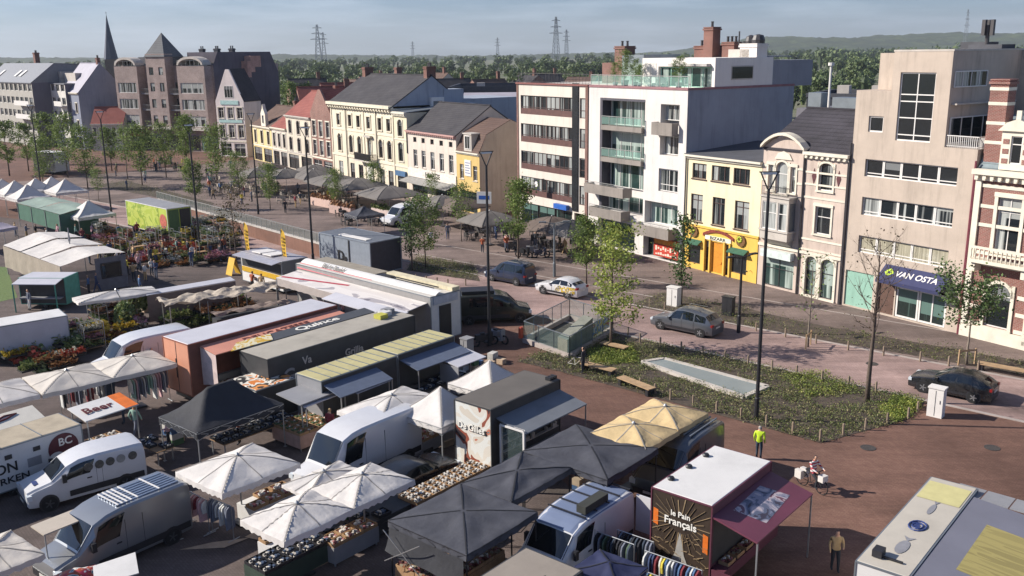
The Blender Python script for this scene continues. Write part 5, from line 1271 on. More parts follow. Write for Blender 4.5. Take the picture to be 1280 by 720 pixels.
def person(p, top, legs, rz, pose='stand', hair='brown', where='', hh=1.72, bag=None, label=None, group='people at the market', hat=None, topmat=None):
    o = link('person', POSES[pose], None, (p.x, p.y, .02), rz)
    s = hh/1.79; o.scale = (s, s, s)
    for sl_, m_ in zip(o.material_slots, (SKIN[PCNT.get('n', 0) % 5 == 4], topmat or gar(top), gar(legs), gar('2a2c33'), HAIR[hair])): sl_.link = 'OBJECT'; sl_.material = m_
    PCNT['n'] = PCNT.get('n', 0)+1
    if label is None: label = 'person in %s top and %s trousers %s' % (CNAME.get(top, 'dark'), CNAME.get(legs, 'dark'), where)
    tag(o, label, 'person', group)
    if hat: MB().lathe([(.14,-.02),(.12,.06),(.06,.1)], 10).build('hat', gar(hat), o, (.03,0,1.7))
    if bag:
        t_ = thing('shoulder_bag', '%s bag carried by the %s' % (CNAME.get(bag, 'dark'), label[:1].lower()+label[1:]), 'bag', (p.x+.05, p.y-.28, .62), rz)
        t_['label'] = ' '.join(t_['label'].split()[:15])
        MB().bx(-.16,-.06,0,.16,.06,.3).build('pouch', gar(bag), t_); MB().tube([(-.14,0,.3),(-.05,0,.62),(.05,0,.62),(.14,0,.3)], .012, 5).build('strap', gar(bag), t_)
    return o
# ---------------------------------------------------------------- trees
M_BARK = mt('bark', c3('5b4e45'), .9, var=.3, scale=6, bump=.5); M_BARKP = mt('pale_bark', c3('7d7166'), .9, var=.3, scale=6, bump=.5); M_STAKE = mt('tree_stake', c3('a58a6a'), .8, var=.2)
LF_GREEN = leafmat('spring_leaves', c3('43562c'), c3('61763c'), c3('8a9a54'), .8, .3); LF_YEL = leafmat('yellow_green_leaves', c3('5f7030'), c3('8a9a48'), c3('b5b764'), .8, .3)
LF_DARK = leafmat('dark_leaves', c3('33452a'), c3('4a5f36'), c3('667a45'), .8, .2); LF_RED = leafmat('reddish_leaves', c3('3f3328'), c3('5d4c3c'), c3('6d6a45'), .8, .2)
TMESH = {}
def tree_meshes(seed, h, cw, c0, n, leaf, lsz=.16, bare=False, colum=False, bark=None, tr=.09, low=False, droop=0.0):
    r_ = random.Random(seed); t_ = MB(); c = MB(); tips = []
    lean = (r_.uniform(-.15, .15), r_.uniform(-.15, .15))
    spine = [Vector((lean[0]*(k/6)**2+r_.uniform(-.04,.04)*(k > 0), lean[1]*(k/6)**2+r_.uniform(-.04,.04)*(k > 0), h*.96*k/6)) for k in range(7)]
    t_.tube(spine, [tr*(1-.86*k/6) for k in range(7)], 8)
    def along(f): k = min(5.999, f*6); a = int(k); return spine[a].lerp(spine[a+1], k-a)
    nb = 26 if not bare else 20
    for k in range(nb):
        f = c0+(.97-c0)*((k+.5)/nb); p0 = along(f); g_ = (f-c0)/(1-c0)
        shape = (math.sin(math.pi*min(1, .12+.88*g_)))**.6 if not colum else (.6+.4*math.sin(math.pi*g_))
        if low: shape = max(shape*.9, .75*(1-g_))
        ln = cw*.5*shape*r_.uniform(.6, 1.15)+.15; a_ = k*2.4+r_.uniform(-.5,.5); el = r_.uniform(.15,.75) if not bare else r_.uniform(.35,.95)
        el -= droop
        d = Vector((math.cos(a_)*math.cos(el), math.sin(a_)*math.cos(el), math.sin(el))); pts = [p0]; q_ = p0.copy()
        for s_ in range(4):
            d = (d+Vector((r_.uniform(-.25,.25), r_.uniform(-.25,.25), r_.uniform(-.1,.25)))).normalized(); q_ = q_+d*ln/4; pts.append(q_.copy())
        br = tr*.34*(1-f*.6); t_.tube(pts, [br, br*.75, br*.55, br*.36, br*.16], 5)
        tips += [(pts[i].lerp(pts[i+1], r_.random()), .1+.06*i) for i in (1,2,3) for _ in range(2)]+[(pts[4], .3)]
        for s_ in range(5 if bare else 3):
            i = r_.randint(1, 3); b0 = pts[i].lerp(pts[i+1], r_.random()); d2 = (d+Vector((r_.uniform(-1,1), r_.uniform(-1,1), r_.uniform(-.3,.9)))).normalized(); l2 = ln*r_.uniform(.25,.5)
            e1 = b0+d2*l2*.5; e2 = e1+(d2+Vector((0,0,.25))).normalized()*l2*.5; t_.tube([b0,e1,e2], [br*.4, br*.28, br*.12], 4); tips += [(e1, .2), (e2, .3), (e2, .26)]
            if bare:
                for _ in range(2): d3 = (d2+Vector((r_.uniform(-.8,.8), r_.uniform(-.8,.8), r_.uniform(-.2,.7)))).normalized(); t_.tube([e1, e1+d3*l2*.55], [br*.2, br*.07], 3)
    for _ in range(n):
        p_, sp = r_.choice(tips); p_ = p_+Vector((r_.gauss(0, sp), r_.gauss(0, sp), r_.gauss(0, sp*.8)))
        u = Vector((r_.gauss(0,1), r_.gauss(0,1), r_.gauss(0,.6))).normalized(); w_ = u.cross(Vector((r_.gauss(0,1), r_.gauss(0,1), r_.gauss(0,1)))).normalized(); z = lsz*r_.uniform(.6,1.35)
        c.q([p_, p_+u*z*.5+w_*z*.34, p_+u*z, p_+u*z*.5-w_*z*.34])
    tm = t_.mesh('trunk', bark or M_BARK, True); cm = c.mesh('crown', leaf) if n else None
    return tm, cm
def tree(key, p, label, rz=0.0, scale=1.0, stakes=False, group='young street trees', name='street_tree'):
    tm, cm = TMESH[key]; o = thing(name, label, 'tree', (p.x, p.y, 0), rz, group); o.scale = (scale,)*3
    link('trunk', tm, o)
    if cm: link('crown', cm, o)
    if stakes:
        b = MB(); d = .55
        for s in (-1, 1): b.bx(s*d-.04,-.04,0,s*d+.04,.04,1.0)
        b.bx(-d,-.06,.85,d,-.042,.97); b.build('stake', M_STAKE, o)
    return o
TMESH['green'] = tree_meshes(1, 6.6, 2.9, .27, 3600, LF_GREEN, .18)
TMESH['yellow'] = tree_meshes(2, 8.2, 4.2, .2, 3600, LF_YEL, .18, low=True)
TMESH['column'] = tree_meshes(3, 6.4, 1.3, .2, 1100, LF_DARK, .2, colum=True)
TMESH['bare'] = tree_meshes(4, 9.2, 5.0, .4, 260, LF_RED, .12, bare=True, tr=.14)
TMESH['sparse'] = tree_meshes(5, 6.2, 3.0, .3, 170, LF_GREEN, .15, bare=True, tr=.07, bark=M_BARKP)
TMESH['umbrella'] = tree_meshes(6, 4.8, 4.6, .5, 2600, LF_DARK, .18, tr=.08, bark=M_BARKP)
TMESH['pale'] = tree_meshes(7, 6.8, 3.3, .22, 3200, LF_GREEN, .17, tr=.07)
TMESH['red'] = tree_meshes(8, 7.4, 3.4, .25, 900, LF_RED, .16, tr=.08)
TMESH['thin'] = tree_meshes(9, 6.0, 2.5, .35, 1500, LF_GREEN, .17, tr=.06, bark=M_BARKP)
TMESH['big'] = tree_meshes(10, 11.5, 6.2, .22, 3600, LF_GREEN, .3, tr=.16)
# ---------------------------------------------------------------- lamps, bollards, small furniture
def mast(p, h, label, v=True, group='tall lamp masts on the square', mat=None):
    r = thing('lamp_mast', label, 'lamp', (p.x, p.y, 0), rc.uniform(0, .6), group); mat = mat or M_BLACK
    b = MB(); b.lathe([(.13,.01),(.13,1.2),(.10,1.25),(.075,h-.9 if v else h)], 10); b.build('pole', mat, r)
    if v:
        b = MB()
        for s in (-1, 1): b.bar((0,0,h-.95),(s*.42,0,h-.02),.06)
        b.bar((-.5,0,h),(.5,0,h),.05); b.build('bracket', mat, r); MB().bx(-.34,-.1,h-.12,.34,.1,h-.03).build('lantern', M_LAMP, r)
    else:
        b = MB(); b.bar((-.05,0,h),(1.1,0,h+.12),.06); b.bar((.05,0,h),(-1.1,0,h+.12),.06); b.build('bracket', mat, r); MB().bx(.7,-.12,h+.1,1.3,.12,h+.2).bx(-1.3,-.12,h+.1,-.7,.12,h+.2).build('lantern', mat, r)
    return r
def bollards(pts, step, label, group):
    proto = None
    for a, c in zip(pts, pts[1:]):
        n = max(1, round((c-a).length/step))
        for i in range(n):
            q_ = a.lerp(c, i/n)
            if proto is None:
                proto = MB().lathe([(.06,0),(.06,.56),(.05,.61),(.02,.63)], 8).build('bollard', mt('weathered_post', c3('8f7e6c'), .85, var=.25)); tag(proto, label, 'bollard', group); proto.location = (q_.x, q_.y, .02)
            else:
                o = copy_tree(proto, (q_.x, q_.y, .02), rc.uniform(0, 3))
# goods: crates, tables, clothes
GOODM = [hexm('goods_'+h, h, rough=.6, var=.3, scale=8) for h in ('b9b4ad','d9d4cc','6d3a35','8a7f6a','3a4a63','9a8f5a','4a5d3c','8c5a3c','2b2b30','a86b6b')]
def crate_mesh(seed, pal, w=.56, d=.38, rim=None, lumps=18, hgt=.1):
    r_ = random.Random(seed); b = MB(); 
    b.bx(0,0,0,w,d,.03); 
    for q_ in ((0,0,w,.02),(0,d-.02,w,d),(0,.02,.02,d-.02),(w-.02,.02,w,d-.02)): b.bx(q_[0],q_[1],.03,q_[2],q_[3],.13)
    for _ in range(lumps):
        x, y, s = r_.uniform(.04, w-.14), r_.uniform(.04, d-.12), r_.uniform(.05, .11); b.bx(x,y,.04,x+s,y+s*r_.uniform(.7,1.5),.08+hgt*r_.random(),1+r_.randrange(len(pal)))
    return b.mesh('crate', [rim or M_WOODP]+[GOODM[i] for i in pal])
CRATE = {'white': [crate_mesh(i, (0,1,1,8), lumps=22) for i in (1,2)], 'food': [crate_mesh(i, (2,7,3,9,1)) for i in (3,4)], 'veg': [crate_mesh(i, (6,5,3,1,7)) for i in (5,6)], 'dark': [crate_mesh(i, (8,8,4,1,0), rim=M_BLACK) for i in (7,8)], 'pink': [crate_mesh(i, (9,1,2,0)) for i in (9,10)]}
def goods_table(label, p, L, W, kind, goods_label, rz=None, h=.8, cover=None, group='market tables', fill=1.0, cl=.58, cw=.41):
    """table from p along +x (L) and -y (W) with a crate in every cell"""
    rz = MH if rz is None else rz; r = thing('market_table', label, 'table', (p.x, p.y, 0), rz, group)
    MB().bx(0,-W,h-.04,L,0,h).build('table_top', cover or M_WOODP, r)
    for x in (.08, L-.08):
        for y in (-.08, -W+.08): MB().bx(x-.025,y-.025,0.01,x+.025,y+.025,h-.042).build('leg', M_POLE, r)
    if cover:
        b = MB(); b.bx(.0,-W-.012,.15,L,-W-.002,h); b.bx(-.012,-W,.15,-.002,0,h); b.build('table_cloth', cover, r)
    nx, ny = max(1, int(L/cl)), max(1, int(W/cw)); ca, sa = math.cos(rz), math.sin(rz)
    for i in range(nx):
        for j in range(ny):
            if rc.random() > fill: continue
            x, y = (i+.02)*L/nx, -W+(j+.04)*W/ny; o = link('goods_crate', rc.choice(CRATE[kind]))
            o.location = (p.x+x*ca-y*sa, p.y+x*sa+y*ca, h+.003); o.rotation_euler = (0, 0, rz+rc.uniform(-.04,.04)); o.scale = (L/nx*.96/.56, W/ny*.94/.38, 1)
            tag(o, goods_label, 'crate', goods_label[:60])
    return r
def clothes_rack(label, p, L, cols, rz=None, h=1.6, ln=.95, group='clothes racks'):
    r = thing('clothes_rack', label, 'clothes rack', (p.x, p.y, 0), MH if rz is None else rz, group); b = MB()
    b.tube([(0,0,h),(L,0,h)], .018, 6)
    for x in (0, L): b.tube([(x,0,.05),(x,0,h)], .018, 6); b.tube([(x,-.28,.05),(x,.28,.05)], .02, 6)
    b.build('frame', M_POLE, r); n = int(L/.13)
    for i in range(n):
        x = .1+(L-.2)*i/max(1, n-1)+rc.uniform(-.04,.04); l_ = ln*rc.uniform(.55, 1.12); w_ = rc.uniform(.15, .29); g_ = MB(); sk = rc.uniform(-.03,.03)
        g_.prismx([(-.03,h-.05),(.03,h-.05),(w_*.8,h-.14),(w_,h-.3),(w_*.95+sk,h-l_),(-w_*.95+sk,h-l_),(-w_,h-.3),(-w_*.8,h-.14)], x-.028, x+.028); g_.build('garment', gar(rc.choice(cols)), r)
    return r
# ================================================================ the market stalls
def mk(p, x=0.0, y=0.0, rz=None):
    a = MH if rz is None else rz
    return Vector((p.x+x*math.cos(a)-y*math.sin(a), p.y+x*math.sin(a)+y*math.cos(a), p.z))
def awning(root, name, mat, x0, x1, y0, z0, y1, z1, t=.05, poles=True, polem=None):
    """sloping flap along a side: from (y0,z0) at the body out to (y1,z1)"""
    o = MB().slab((x0,y0,z0),(x1,y0,z0),(x1,y1,z1),(x0,y1,z1),t).build(name, mat, root)
    if poles: 
        for x in (x0+.06, x1-.06): MB().bx(x-.025,y1-.025*(1 if y1 > y0 else -1)-.025,0.01,x+.025,y1+.05,z1-.06).build('pole', polem or M_POLE, root)
    return o
# ---- printed panels
def printed(key, cols, scale=1.6, detail=2, dist=1.5, sq=(1,1,1), rough=.5):
    if key in MATS: return MATS[key]
    m, g = newmat(key); mp_ = g.n('ShaderNodeMapping', {'Vector': g.coord(), 'Scale': sq}); n = g.n('ShaderNodeTexNoise', {'Vector': mp_, 'Scale': scale, 'Detail': detail, 'Distortion': dist})
    k = len(cols); g.bsdf(g.ramp(n.outputs[0], *[(.28+.44*i/(k-1 or 1), c3(c)) for i, c in enumerate(cols)], const=True), rough, 0); return m
V_WHITE = paint('white_van_paint', 'c9c9cb'); V_SILVER = paint('silver_paint', '9a9da0', .3, .6); V_GREY = paint('grey_van_paint', '55595f', .3, .4)
V_BLACK = paint('black_paint', '1d1f23'); V_NAVY = paint('navy_paint', '27324a'); V_OLIVE = paint('dark_olive_paint', '2e3029'); V_GSUV = paint('grey_metallic_paint', '676b72', .3, .5)
T_WHITE = mt('white_panel', c3('cfcdca'), .55, var=.06, scale=.8, dirt=.3); T_LILAC = mt('lilac_white_roof', c3('bdbcc2'), .5, var=.05, scale=.8, dirt=.25)
T_ORANGE = mt('orange_panel', c3('c98d72'), .6, var=.08, scale=1); T_OLIVE = mt('olive_grey_roof', c3('a09a8f'), .8, var=.12, scale=.8, dirt=.5)
T_BLACK = mt('black_panel', c3('39393a'), .6, var=.2, scale=1.5); T_TAUPE = mt('taupe_roof', c3('5d5853'), .8, var=.1, scale=.8, dirt=.3); T_GREY = mt('grey_panel', c3('8b8b8e'), .6, var=.1, scale=1, dirt=.3)
T_MAROON = mt('maroon_panel', c3('5c2f3d'), .6, var=.15); T_LIME = mt('lime_panel', c3('a9b84a'), .6, var=.12, scale=.8); T_YELLOW = mt('yellow_roof', c3('b3aa7c'), .6, var=.1, scale=1.2, dirt=.25); T_BROWNP = mt('brown_print', c3('35291f'), .6, var=.3, scale=3)
INK_W = mt('white_ink', c3('e6e2d8'), .6, var=.02); INK_R = mt('dark_red_ink', c3('5a1f22'), .6); INK_B = mt('black_ink', c3('1c1c1f'), .6); INK_O = mt('orange_ink', c3('d06a1e'), .6); INK_BL = mt('blue_ink', c3('2f3f73'), .6)
FACE = {'x0': lambda y, z, o=.02: ((-o, y, z), (R(90), 0, R(-90))), '-y': lambda x, z, W, o=.02: ((x, -W-o, z), (R(90), 0, 0)), 'x1': lambda y, z, L, o=.02: ((L+o, y, z), (R(90), 0, R(90)))}
# ------------------------------------------------ bread van with the dark printed front (bottom right of the middle)
A = at(815,608,3.4)
r = trailer('brown printed bread trailer lettered le Pain Français with a white roof and maroon flap', A, 4.65, 2.4, .55, 3.36, [T_BROWNP, T_MAROON, T_MAROON, T_MAROON, T_WHITE], trim=T_MAROON)
b = MB(); rr = random.Random(4)
for k in range(26):
    a_ = k/26*6.283; r0, r1 = rr.uniform(.5,.6), rr.uniform(.9,1.5)
    p0 = (-.012, -1.2+r0*math.cos(a_), 2.35+r0*math.sin(a_)*.7); p1 = (-.012, max(-2.36, min(-.04, -1.2+r1*math.cos(a_))), max(1.0, min(3.3, 2.35+r1*math.sin(a_)*.9))); b.bar(p0, p1, .035, .012)
for k in range(46): y, z = rr.uniform(-2.3,-.1), rr.uniform(.65,1.9); b.bar((-.011,y,z), (-.011,max(-2.36,min(-.05,y+rr.uniform(-.25,.25))),z+rr.uniform(.02,.14)), .05, .01)
b.build('bread_print', mt('bread_print_tan', c3('8f7a5d'), .6, var=.3), r)
b = MB(); b.q([(-.022,-1.62,.62),(-.022,-.78,.62),(-.022,-1.02,1.15),(-.022,-1.14,1.75),(-.022,-1.2,2.0),(-.022,-1.26,1.75),(-.022,-1.38,1.15)]); b.build('tower_print', mt('grey_tower_print', c3('9a9791'), .6), r)
MB().q([(-.02,-.1,2.05),(-.02,-.3,2.0),(-.02,-.3,2.6),(-.02,-.1,2.65)]).build('orange_print', INK_O, r); MB().q([(-.02,-2.3,1.5),(-.02,-2.1,1.55),(-.02,-2.1,2.25),(-.02,-2.3,2.2)]).build('orange_print', INK_O, r)
for t_, s_, z in (('le Pain', .3, 2.66), ('Français', .4, 2.34)): lettering(t_, s_, INK_W, r, *FACE['x0'](-1.2, z, .03))
for x in (.9,2.2,3.5): MB().lathe([(.12,3.4),(.14,3.46),(.1,3.52),(.02,3.53)], 10, (x,-.25,0)).build('roof_vent', M_BLACK, r)
aw = awning(r, 'awning', mt('awning_maroon', c3('6d3a4a'), .5, var=.12, scale=1), .0, 4.6, -2.41, 3.0, -4.1, 2.6, .06, True)
pb = MB()
pz = lambda y: 3.0+(y+2.41)*.2367+.008
pb.q([(1.0,-2.7,pz(-2.7)),(3.3,-2.6,pz(-2.6)),(3.7,-3.6,pz(-3.6)),(1.3,-3.8,pz(-3.8))]); pb.build('bread_picture', printed('bread_picture', ('3f3a48','5d6478','8d8a98','b5a9ac','6d4654','a58f94'), 1.5, 3, 1.5), aw)
MB().bx(0,-4.05,.5,.05,-2.45,1.0).build('end_flap', T_MAROON, r)
MB().bx(.1,-2.9,.9,4.5,-2.43,1.0).bx(.1,-2.88,.55,4.5,-2.86,.9).build('counter', T_MAROON, r)
MB().q([(.15,-2.405,1.1),(4.5,-2.405,1.1),(4.5,-2.405,2.8),(.15,-2.405,2.8)]).build('hatch', T_BLACK, r)
for k, x in enumerate((.5,1.2,1.9,2.6,3.3)):
    o = link('goods_crate', CRATE['food'][k % 2]); q_ = mk(A, x, -2.85); o.location = (q_.x, q_.y, 1.003); o.rotation_euler = (0,0,MH); tag(o, 'crate of loaves on the counter of the bread trailer', 'crate', 'crates on the bread counter')
# ------------------------------------------------ seafood trailer with picture end
A = at(568,498,3.6)
mural = printed('seafood_mural', ('33282a','8a4a38','cfc8bc','d3d3cd','c9c0b2','b5705a','4f7d80'), .55, 2, 1.2, (1,1,1.2))
r = trailer('dark roofed seafood trailer with a red and white picture on its end', A, 4.95, 2.15, .5, 3.55, [mural, T_BLACK, T_BLACK, T_BLACK, T_TAUPE], trim=T_BLACK)
lettering('De Gilles', .46, INK_B, r, *FACE['x0'](-1.04, 2.43, .022)); lettering('De Gilles', .42, INK_W, r, *FACE['x0'](-1.0, 2.45, .035))
for x in (4.4,4.6,4.8): MB().bx(x,-2.0,3.6,x+.12,-1.7,3.75).build('roof_lamp', M_BLACK, r)
aw = awning(r, 'awning', mt('blue_grey_awning', c3('70747a'), .7, var=.08, scale=1, dirt=.3), .35, 4.9, -2.16, 3.1, -3.75, 2.75, .06, True)
e = trim_frame(MB(), .04, 1.3, .25, 2.85, .09).build('screen_frame', F_WHITE, r, (.35,-2.4,0)); MB().q([(.02,-.06,.3),(.02,-1.25,.3),(.02,-1.25,2.8),(.02,-.06,2.8)]).build('clear_screen', M_CLEAR, e)
MB().bx(.6,-3.2,.9,4.8,-2.2,1.0).bx(.6,-3.18,.4,4.8,-3.15,.9).build('counter', T_GREY, r)
for k in range(7):
    o = link('goods_crate', CRATE['pink'][k % 2]); q_ = mk(A, .7+k*.58, -3.1); o.location = (q_.x, q_.y, 1.003); o.rotation_euler = (0,0,MH); tag(o, 'crate of fish on the counter of the seafood trailer', 'crate', 'crates on the seafood counter')
b = MB()
for z in (1.4,1.8,2.2): b.bx(.6,-2.35,z,4.6,-2.17,z+.04)
for k in range(40): x = rr.uniform(.7,4.4); z = rr.choice((1.44,1.84,2.24)); b.bx(x,-2.33,z,x+.1,-2.2,z+rr.uniform(.12,.28))
b.build('shelf', F_STONE, r)
# ------------------------------------------------ linked black canopies
A = at(485,650,2.6)
for k, (x0, w_, d_, lb) in enumerate(((0,3.75,3.75,'nearest of the three linked black canopies, with a deep front skirt'), (3.78,3.7,2.5,'middle one of the three linked black canopies, above the blue-roofed van'), (7.5,3.7,4.2,'farthest of the three linked black canopies, beside the beige parasols'))):
    popup(lb, mk(A, x0), w_, d_, 2.6, 2.8, C_BLACK, 'linked black canopies', val=.25, legm=M_BLACK, kind='parasol', sag=.16, seed=k)
q_ = mk(A, -.04, -.1); r = thing('tent_side_sheet', 'dark grey side sheet hanging below the front of the nearest black canopy', 'sheet', (q_.x, q_.y, 0), MH)
b = MB(); b.grid(18, 6, lambda u, v: (-.02-.05*math.sin(u*9)*v-.25*v*v*(1-u), -3.55*u, 2.38-(.8+.3*u)*v)); o = b.build('sheet', cloth('grey_side_sheet', '3f4044', .15, .1, .7), r, smooth=True)
b = MB()
for y0, z0, y1, z1 in ((0,2.4,-1.8,1.2),(-1.8,2.4,0,1.2)): b.bar((-.3,y0,z0),(-.3,y1,z1),.025)
b.build('brace', M_POLE, r)
# ------------------------------------------------ white van with blue roof panels under the canopies
A = at(690,676,2.5)
vr, P, nr = van('white van with a blue slatted roof parked tight beside the black canopies', mk(at(668,640,2.2), -1.7, -1.0), 5.4, 2.0, 2.25, V_WHITE, MH)
b = MB(); patch(b, P, 4.1, 8.85, 4.4, nr-1-4.4, .03, 8, 4); b.build('blue_roof_panel', mt('blue_roof_panel', c3('6a7690'), .5, var=.1, scale=1), vr)
b = MB()
for x in (2.3,3.0,3.8,4.5,5.2): b.bx(x,-.85,2.29,x+.06,.85,2.33)
b.build('roof_bar', M_BLACK, vr); MB().bx(2.45,-.75,2.34,3.9,-.35,2.63).build('roof_crate', mt('dark_box', c3('33342f'), .8), vr)
MB().bx(5.4,-1.03,.6,5.46,-1.9,2.1).build('rear_door', V_WHITE, vr)
# ------------------------------------------------ grey flat trailer and navy canopy at the bottom edge
A = at(600,722,2.5)
r = trailer('taupe flat-roofed trailer cut by the bottom edge below the black canopies', mk(A, -1.6), 3.9, 2.3, .5, 2.5, [T_GREY, T_TAUPE, T_TAUPE, T_TAUPE, mt('warm_grey_roof', c3('8b8278'), .8, var=.08, scale=.8, dirt=.4)], trim=T_BLACK)
MB().bx(1.2,-1.62,2.55,2.9,-1.58,2.57).build('roof_mark', M_BLACK, r)
popup('small navy canopy with white edging at the bottom edge between clothes racks', at(712,712,2.3), 1.7, 1.9, 2.3, 2.55, C_NAVY, val=.18)
clothes_rack('rack of dark and green coats beside the blue-roofed van', at(745,664,1.6), 1.6, ['2a2c33','2a2c33','35404f','4a5d4c','6d7280'], R(-38))
clothes_rack('rack of grey and slate coats behind the white van tail', at(772,662,1.6), 1.5, ['6d7280','35404f','2a2c33','6d7280'], R(-38))
clothes_rack('rack of yellow, white and blue clothes in front of the bread trailer', at(806,688,1.6), 2.2, ['d5c34a','c9c9c6','3c4a6b','4d6a8f','7a3038','3c4a6b'], R(-38))
clothes_rack('low rack of mixed bright clothes at the bottom edge below the bread trailer', at(790,708,1.3), 2.0, ['d5c34a','7a3038','c9c9c6','4d6a8f'], R(-38), 1.3)
# ------------------------------------------------ beige parasols and grey van
A = at(735,540,2.65); dL = (at(812,497,2.65)-A).length
for k, lb in enumerate(('nearer of the two joined sand-beige parasols', 'farther of the two joined sand-beige parasols, beside the planting bed')):
    parasol(lb, mk(A, k*dL/2*1.01), dL/2*1.04, 2.9, 2.6, 2.95, C_BEIGE, 'beige market parasols', scallop=False, pleat=.012, seed=k+3)
vr, P, nr = van('dark grey van with roof rails parked between the beige parasols and the bread trailer', mk(at(808,606,.9), .2, 0), 5.2, 1.95, 2.3, V_GREY, MH+R(2))
b = MB()
for y in (-.6,-.3,0,.3,.6): b.bx(2.4,y-.03,2.31,5.0,y+.03,2.36)
b.build('roof_rib', M_ZINC, vr)
# ------------------------------------------------ white pop-ups and parasol in the middle
popup('white pop-up tent touching the seafood trailer roof', mk(at(551,512,2.35), -1.55, 1.45), 3.0, 3.0, 2.35, 3.55, C_WHITE, seed=2)
popup('rear white pop-up tent nearest to the tall lamp mast', mk(at(612,476,2.35), -1.55, 1.45), 3.0, 3.0, 2.35, 3.5, C_WHITE, seed=5)
parasol('off-white parasol with drooping corners over the long white van', at(421,512,2.45), 4.3, 2.9, 2.4, 2.85, C_WHITE, seed=6, val=.2)
van('long white high-roofed van under the off-white parasol', mk(at(366,574,1.5), -.2, -.9), 6.2, 2.05, 2.65, V_WHITE, MH, group='delivery vans')
r = car('black estate car parked behind the long white van', at(514,592,.7), V_BLACK, 4.6, 1.85, 1.45, MH+R(180), 'hatch', rim=M_RIMD)
# ------------------------------------------------ white parasols bottom left-middle
parasol('large off-white parasol above racks of pink clothes', at(219,588,2.5), 3.65, 3.25, 2.45, 2.95, C_WHITE, seed=8, val=.25)
parasol('nearer of two joined pleated white parasols over jewellery tables', at(300,648,2.5), 3.1, 2.55, 2.45, 2.85, C_WHITE, seed=9, pleat=.03, val=.25)
parasol('farther of two joined pleated white parasols, beside the black estate car', mk(at(300,648,2.5), 3.1), 3.1, 2.55, 2.45, 2.85, C_WHITE, seed=10, pleat=.03, val=.25)
parasol('pale flat awning half hidden behind the joined white parasols', at(352,606,2.2), 2.9, 1.6, 2.2, 2.45, C_WHITE, seed=11, val=.12, ribs=False)
clothes_rack('rack of pink and white clothes under the front edge of the large off-white parasol', at(232,612,1.5), 1.5, ['c7a0a4','c9c9c6','7a3038','c7a0a4'], R(-40), 1.5)
clothes_rack('rack of white and grey clothes under the near corner of the large off-white parasol', at(262,622,1.5), 1.3, ['c9c9c6','6d7280','c9c9c6'], R(-35), 1.5)
clothes_rack('short rail of orange and yellow scarves beside the silver van', at(206,622,1.6), .8, ['d5c34a','a85a3a','c7a0a4','c9c9c6'], R(-50), 1.6)
goods_table('table of white clothing under the large off-white parasol', at(296,628,.82), 2.3, 1.2, 'pink', 'folded white clothes on the table under the large off-white parasol', fill=.9, cover=T_WHITE)
goods_table('dark jewellery table with a green cloth in front of the pleated parasols', at(305,706,.82), 3.0, 1.25, 'dark', 'tray of dark jewellery on the table in front of the pleated parasols', cover=mt('dark_green_cloth', c3('2f3d33'), .9), h=.85)
goods_table('table of pale scarves behind the jewellery table', at(398,676,.82), 2.2, .9, 'pink', 'pile of pale scarves behind the jewellery table', cover=T_GREY)
q_ = at(385,648); 
goods_table('small white table under the pleated parasols', at(322,676,.82), 1.5, 1.0, 'white', 'white box on the small table under the pleated parasols', cover=T_WHITE, fill=.4)
goods_table('long table packed with shiny white boxes left of the black canopies', at(497,622,.82), 5.0, 1.15, 'white', 'box of shiny white goods left of the black canopies', cover=mt('dark_red_cloth', c3('4c2526'), .9), cl=.5, cw=.38)
goods_table('table of sweets in red and cream trays at the bottom edge', at(494,708,.85), 3.2, 2.4, 'food', 'tray of red and cream sweets at the bottom edge', cover=M_WOODP, cl=.5, cw=.45)
goods_table('dim table with a few boxes between the pleated parasols and the black canopies', at(436,646,.82), 3.2, 1.1, 'dark', 'dim box between the pleated parasols and the black canopies', fill=.3, cover=T_BLACK)
goods_table('striped clothes table under the two white pop-up tents', at(480,528,.82), 3.4, 1.4, 'pink', 'folded clothes under the white pop-up tents', cover=T_WHITE, fill=.95)
# cardboard on the ground
q_ = at(224,688); r = thing('cardboard_sheet', 'flattened cardboard lying on the dark paving behind the silver van', 'cardboard', (q_.x, q_.y, .02), R(12))
MB().q([(0,0,.01),(1.7,-.25,.015),(2.6,.25,.05),(1.2,.3,.012)]).build('sheet', mt('cardboard', c3('b09a83'), .9), r)
q_ = at(306,672); r = thing('cardboard_piece', 'small bent cardboard piece on the paving below the pleated parasols', 'cardboard', (q_.x, q_.y, .02), R(-20)); MB().q([(0,0,.01),(.9,-.1,.05),(.8,.5,.02),(.1,.4,.01)]).build('sheet', MATS['cardboard'], r)
# ------------------------------------------------ black pop-up
A = at(198,518,2.35); popup('black pop-up tent with a short ridge over a knife stall', A, 4.7, 3.2, 2.25, 3.6, cloth('deep_black_canvas', '34353a', .15, .03, .6), ridge=.3, legm=M_POLE, val=.3, seed=12)
goods_table('table of dark wares and pale boxes under the black pop-up tent', at(262,548,.82), 4.2, 1.2, 'dark', 'tray of dark wares under the black pop-up tent')
q_ = at(226,528); r = thing('folding_bench', 'black folding bench under the left side of the black pop-up tent', 'bench', (q_.x, q_.y, 0), R(20)); MB().bx(0,-.2,.7,1.6,.2,.78).build('seat', M_BLACK, r); MB().bx(.1,-.2,0.01,.15,.2,.7).build('leg', M_POLE, r); MB().bx(1.45,-.2,0.01,1.5,.2,.7).build('leg', M_POLE, r)
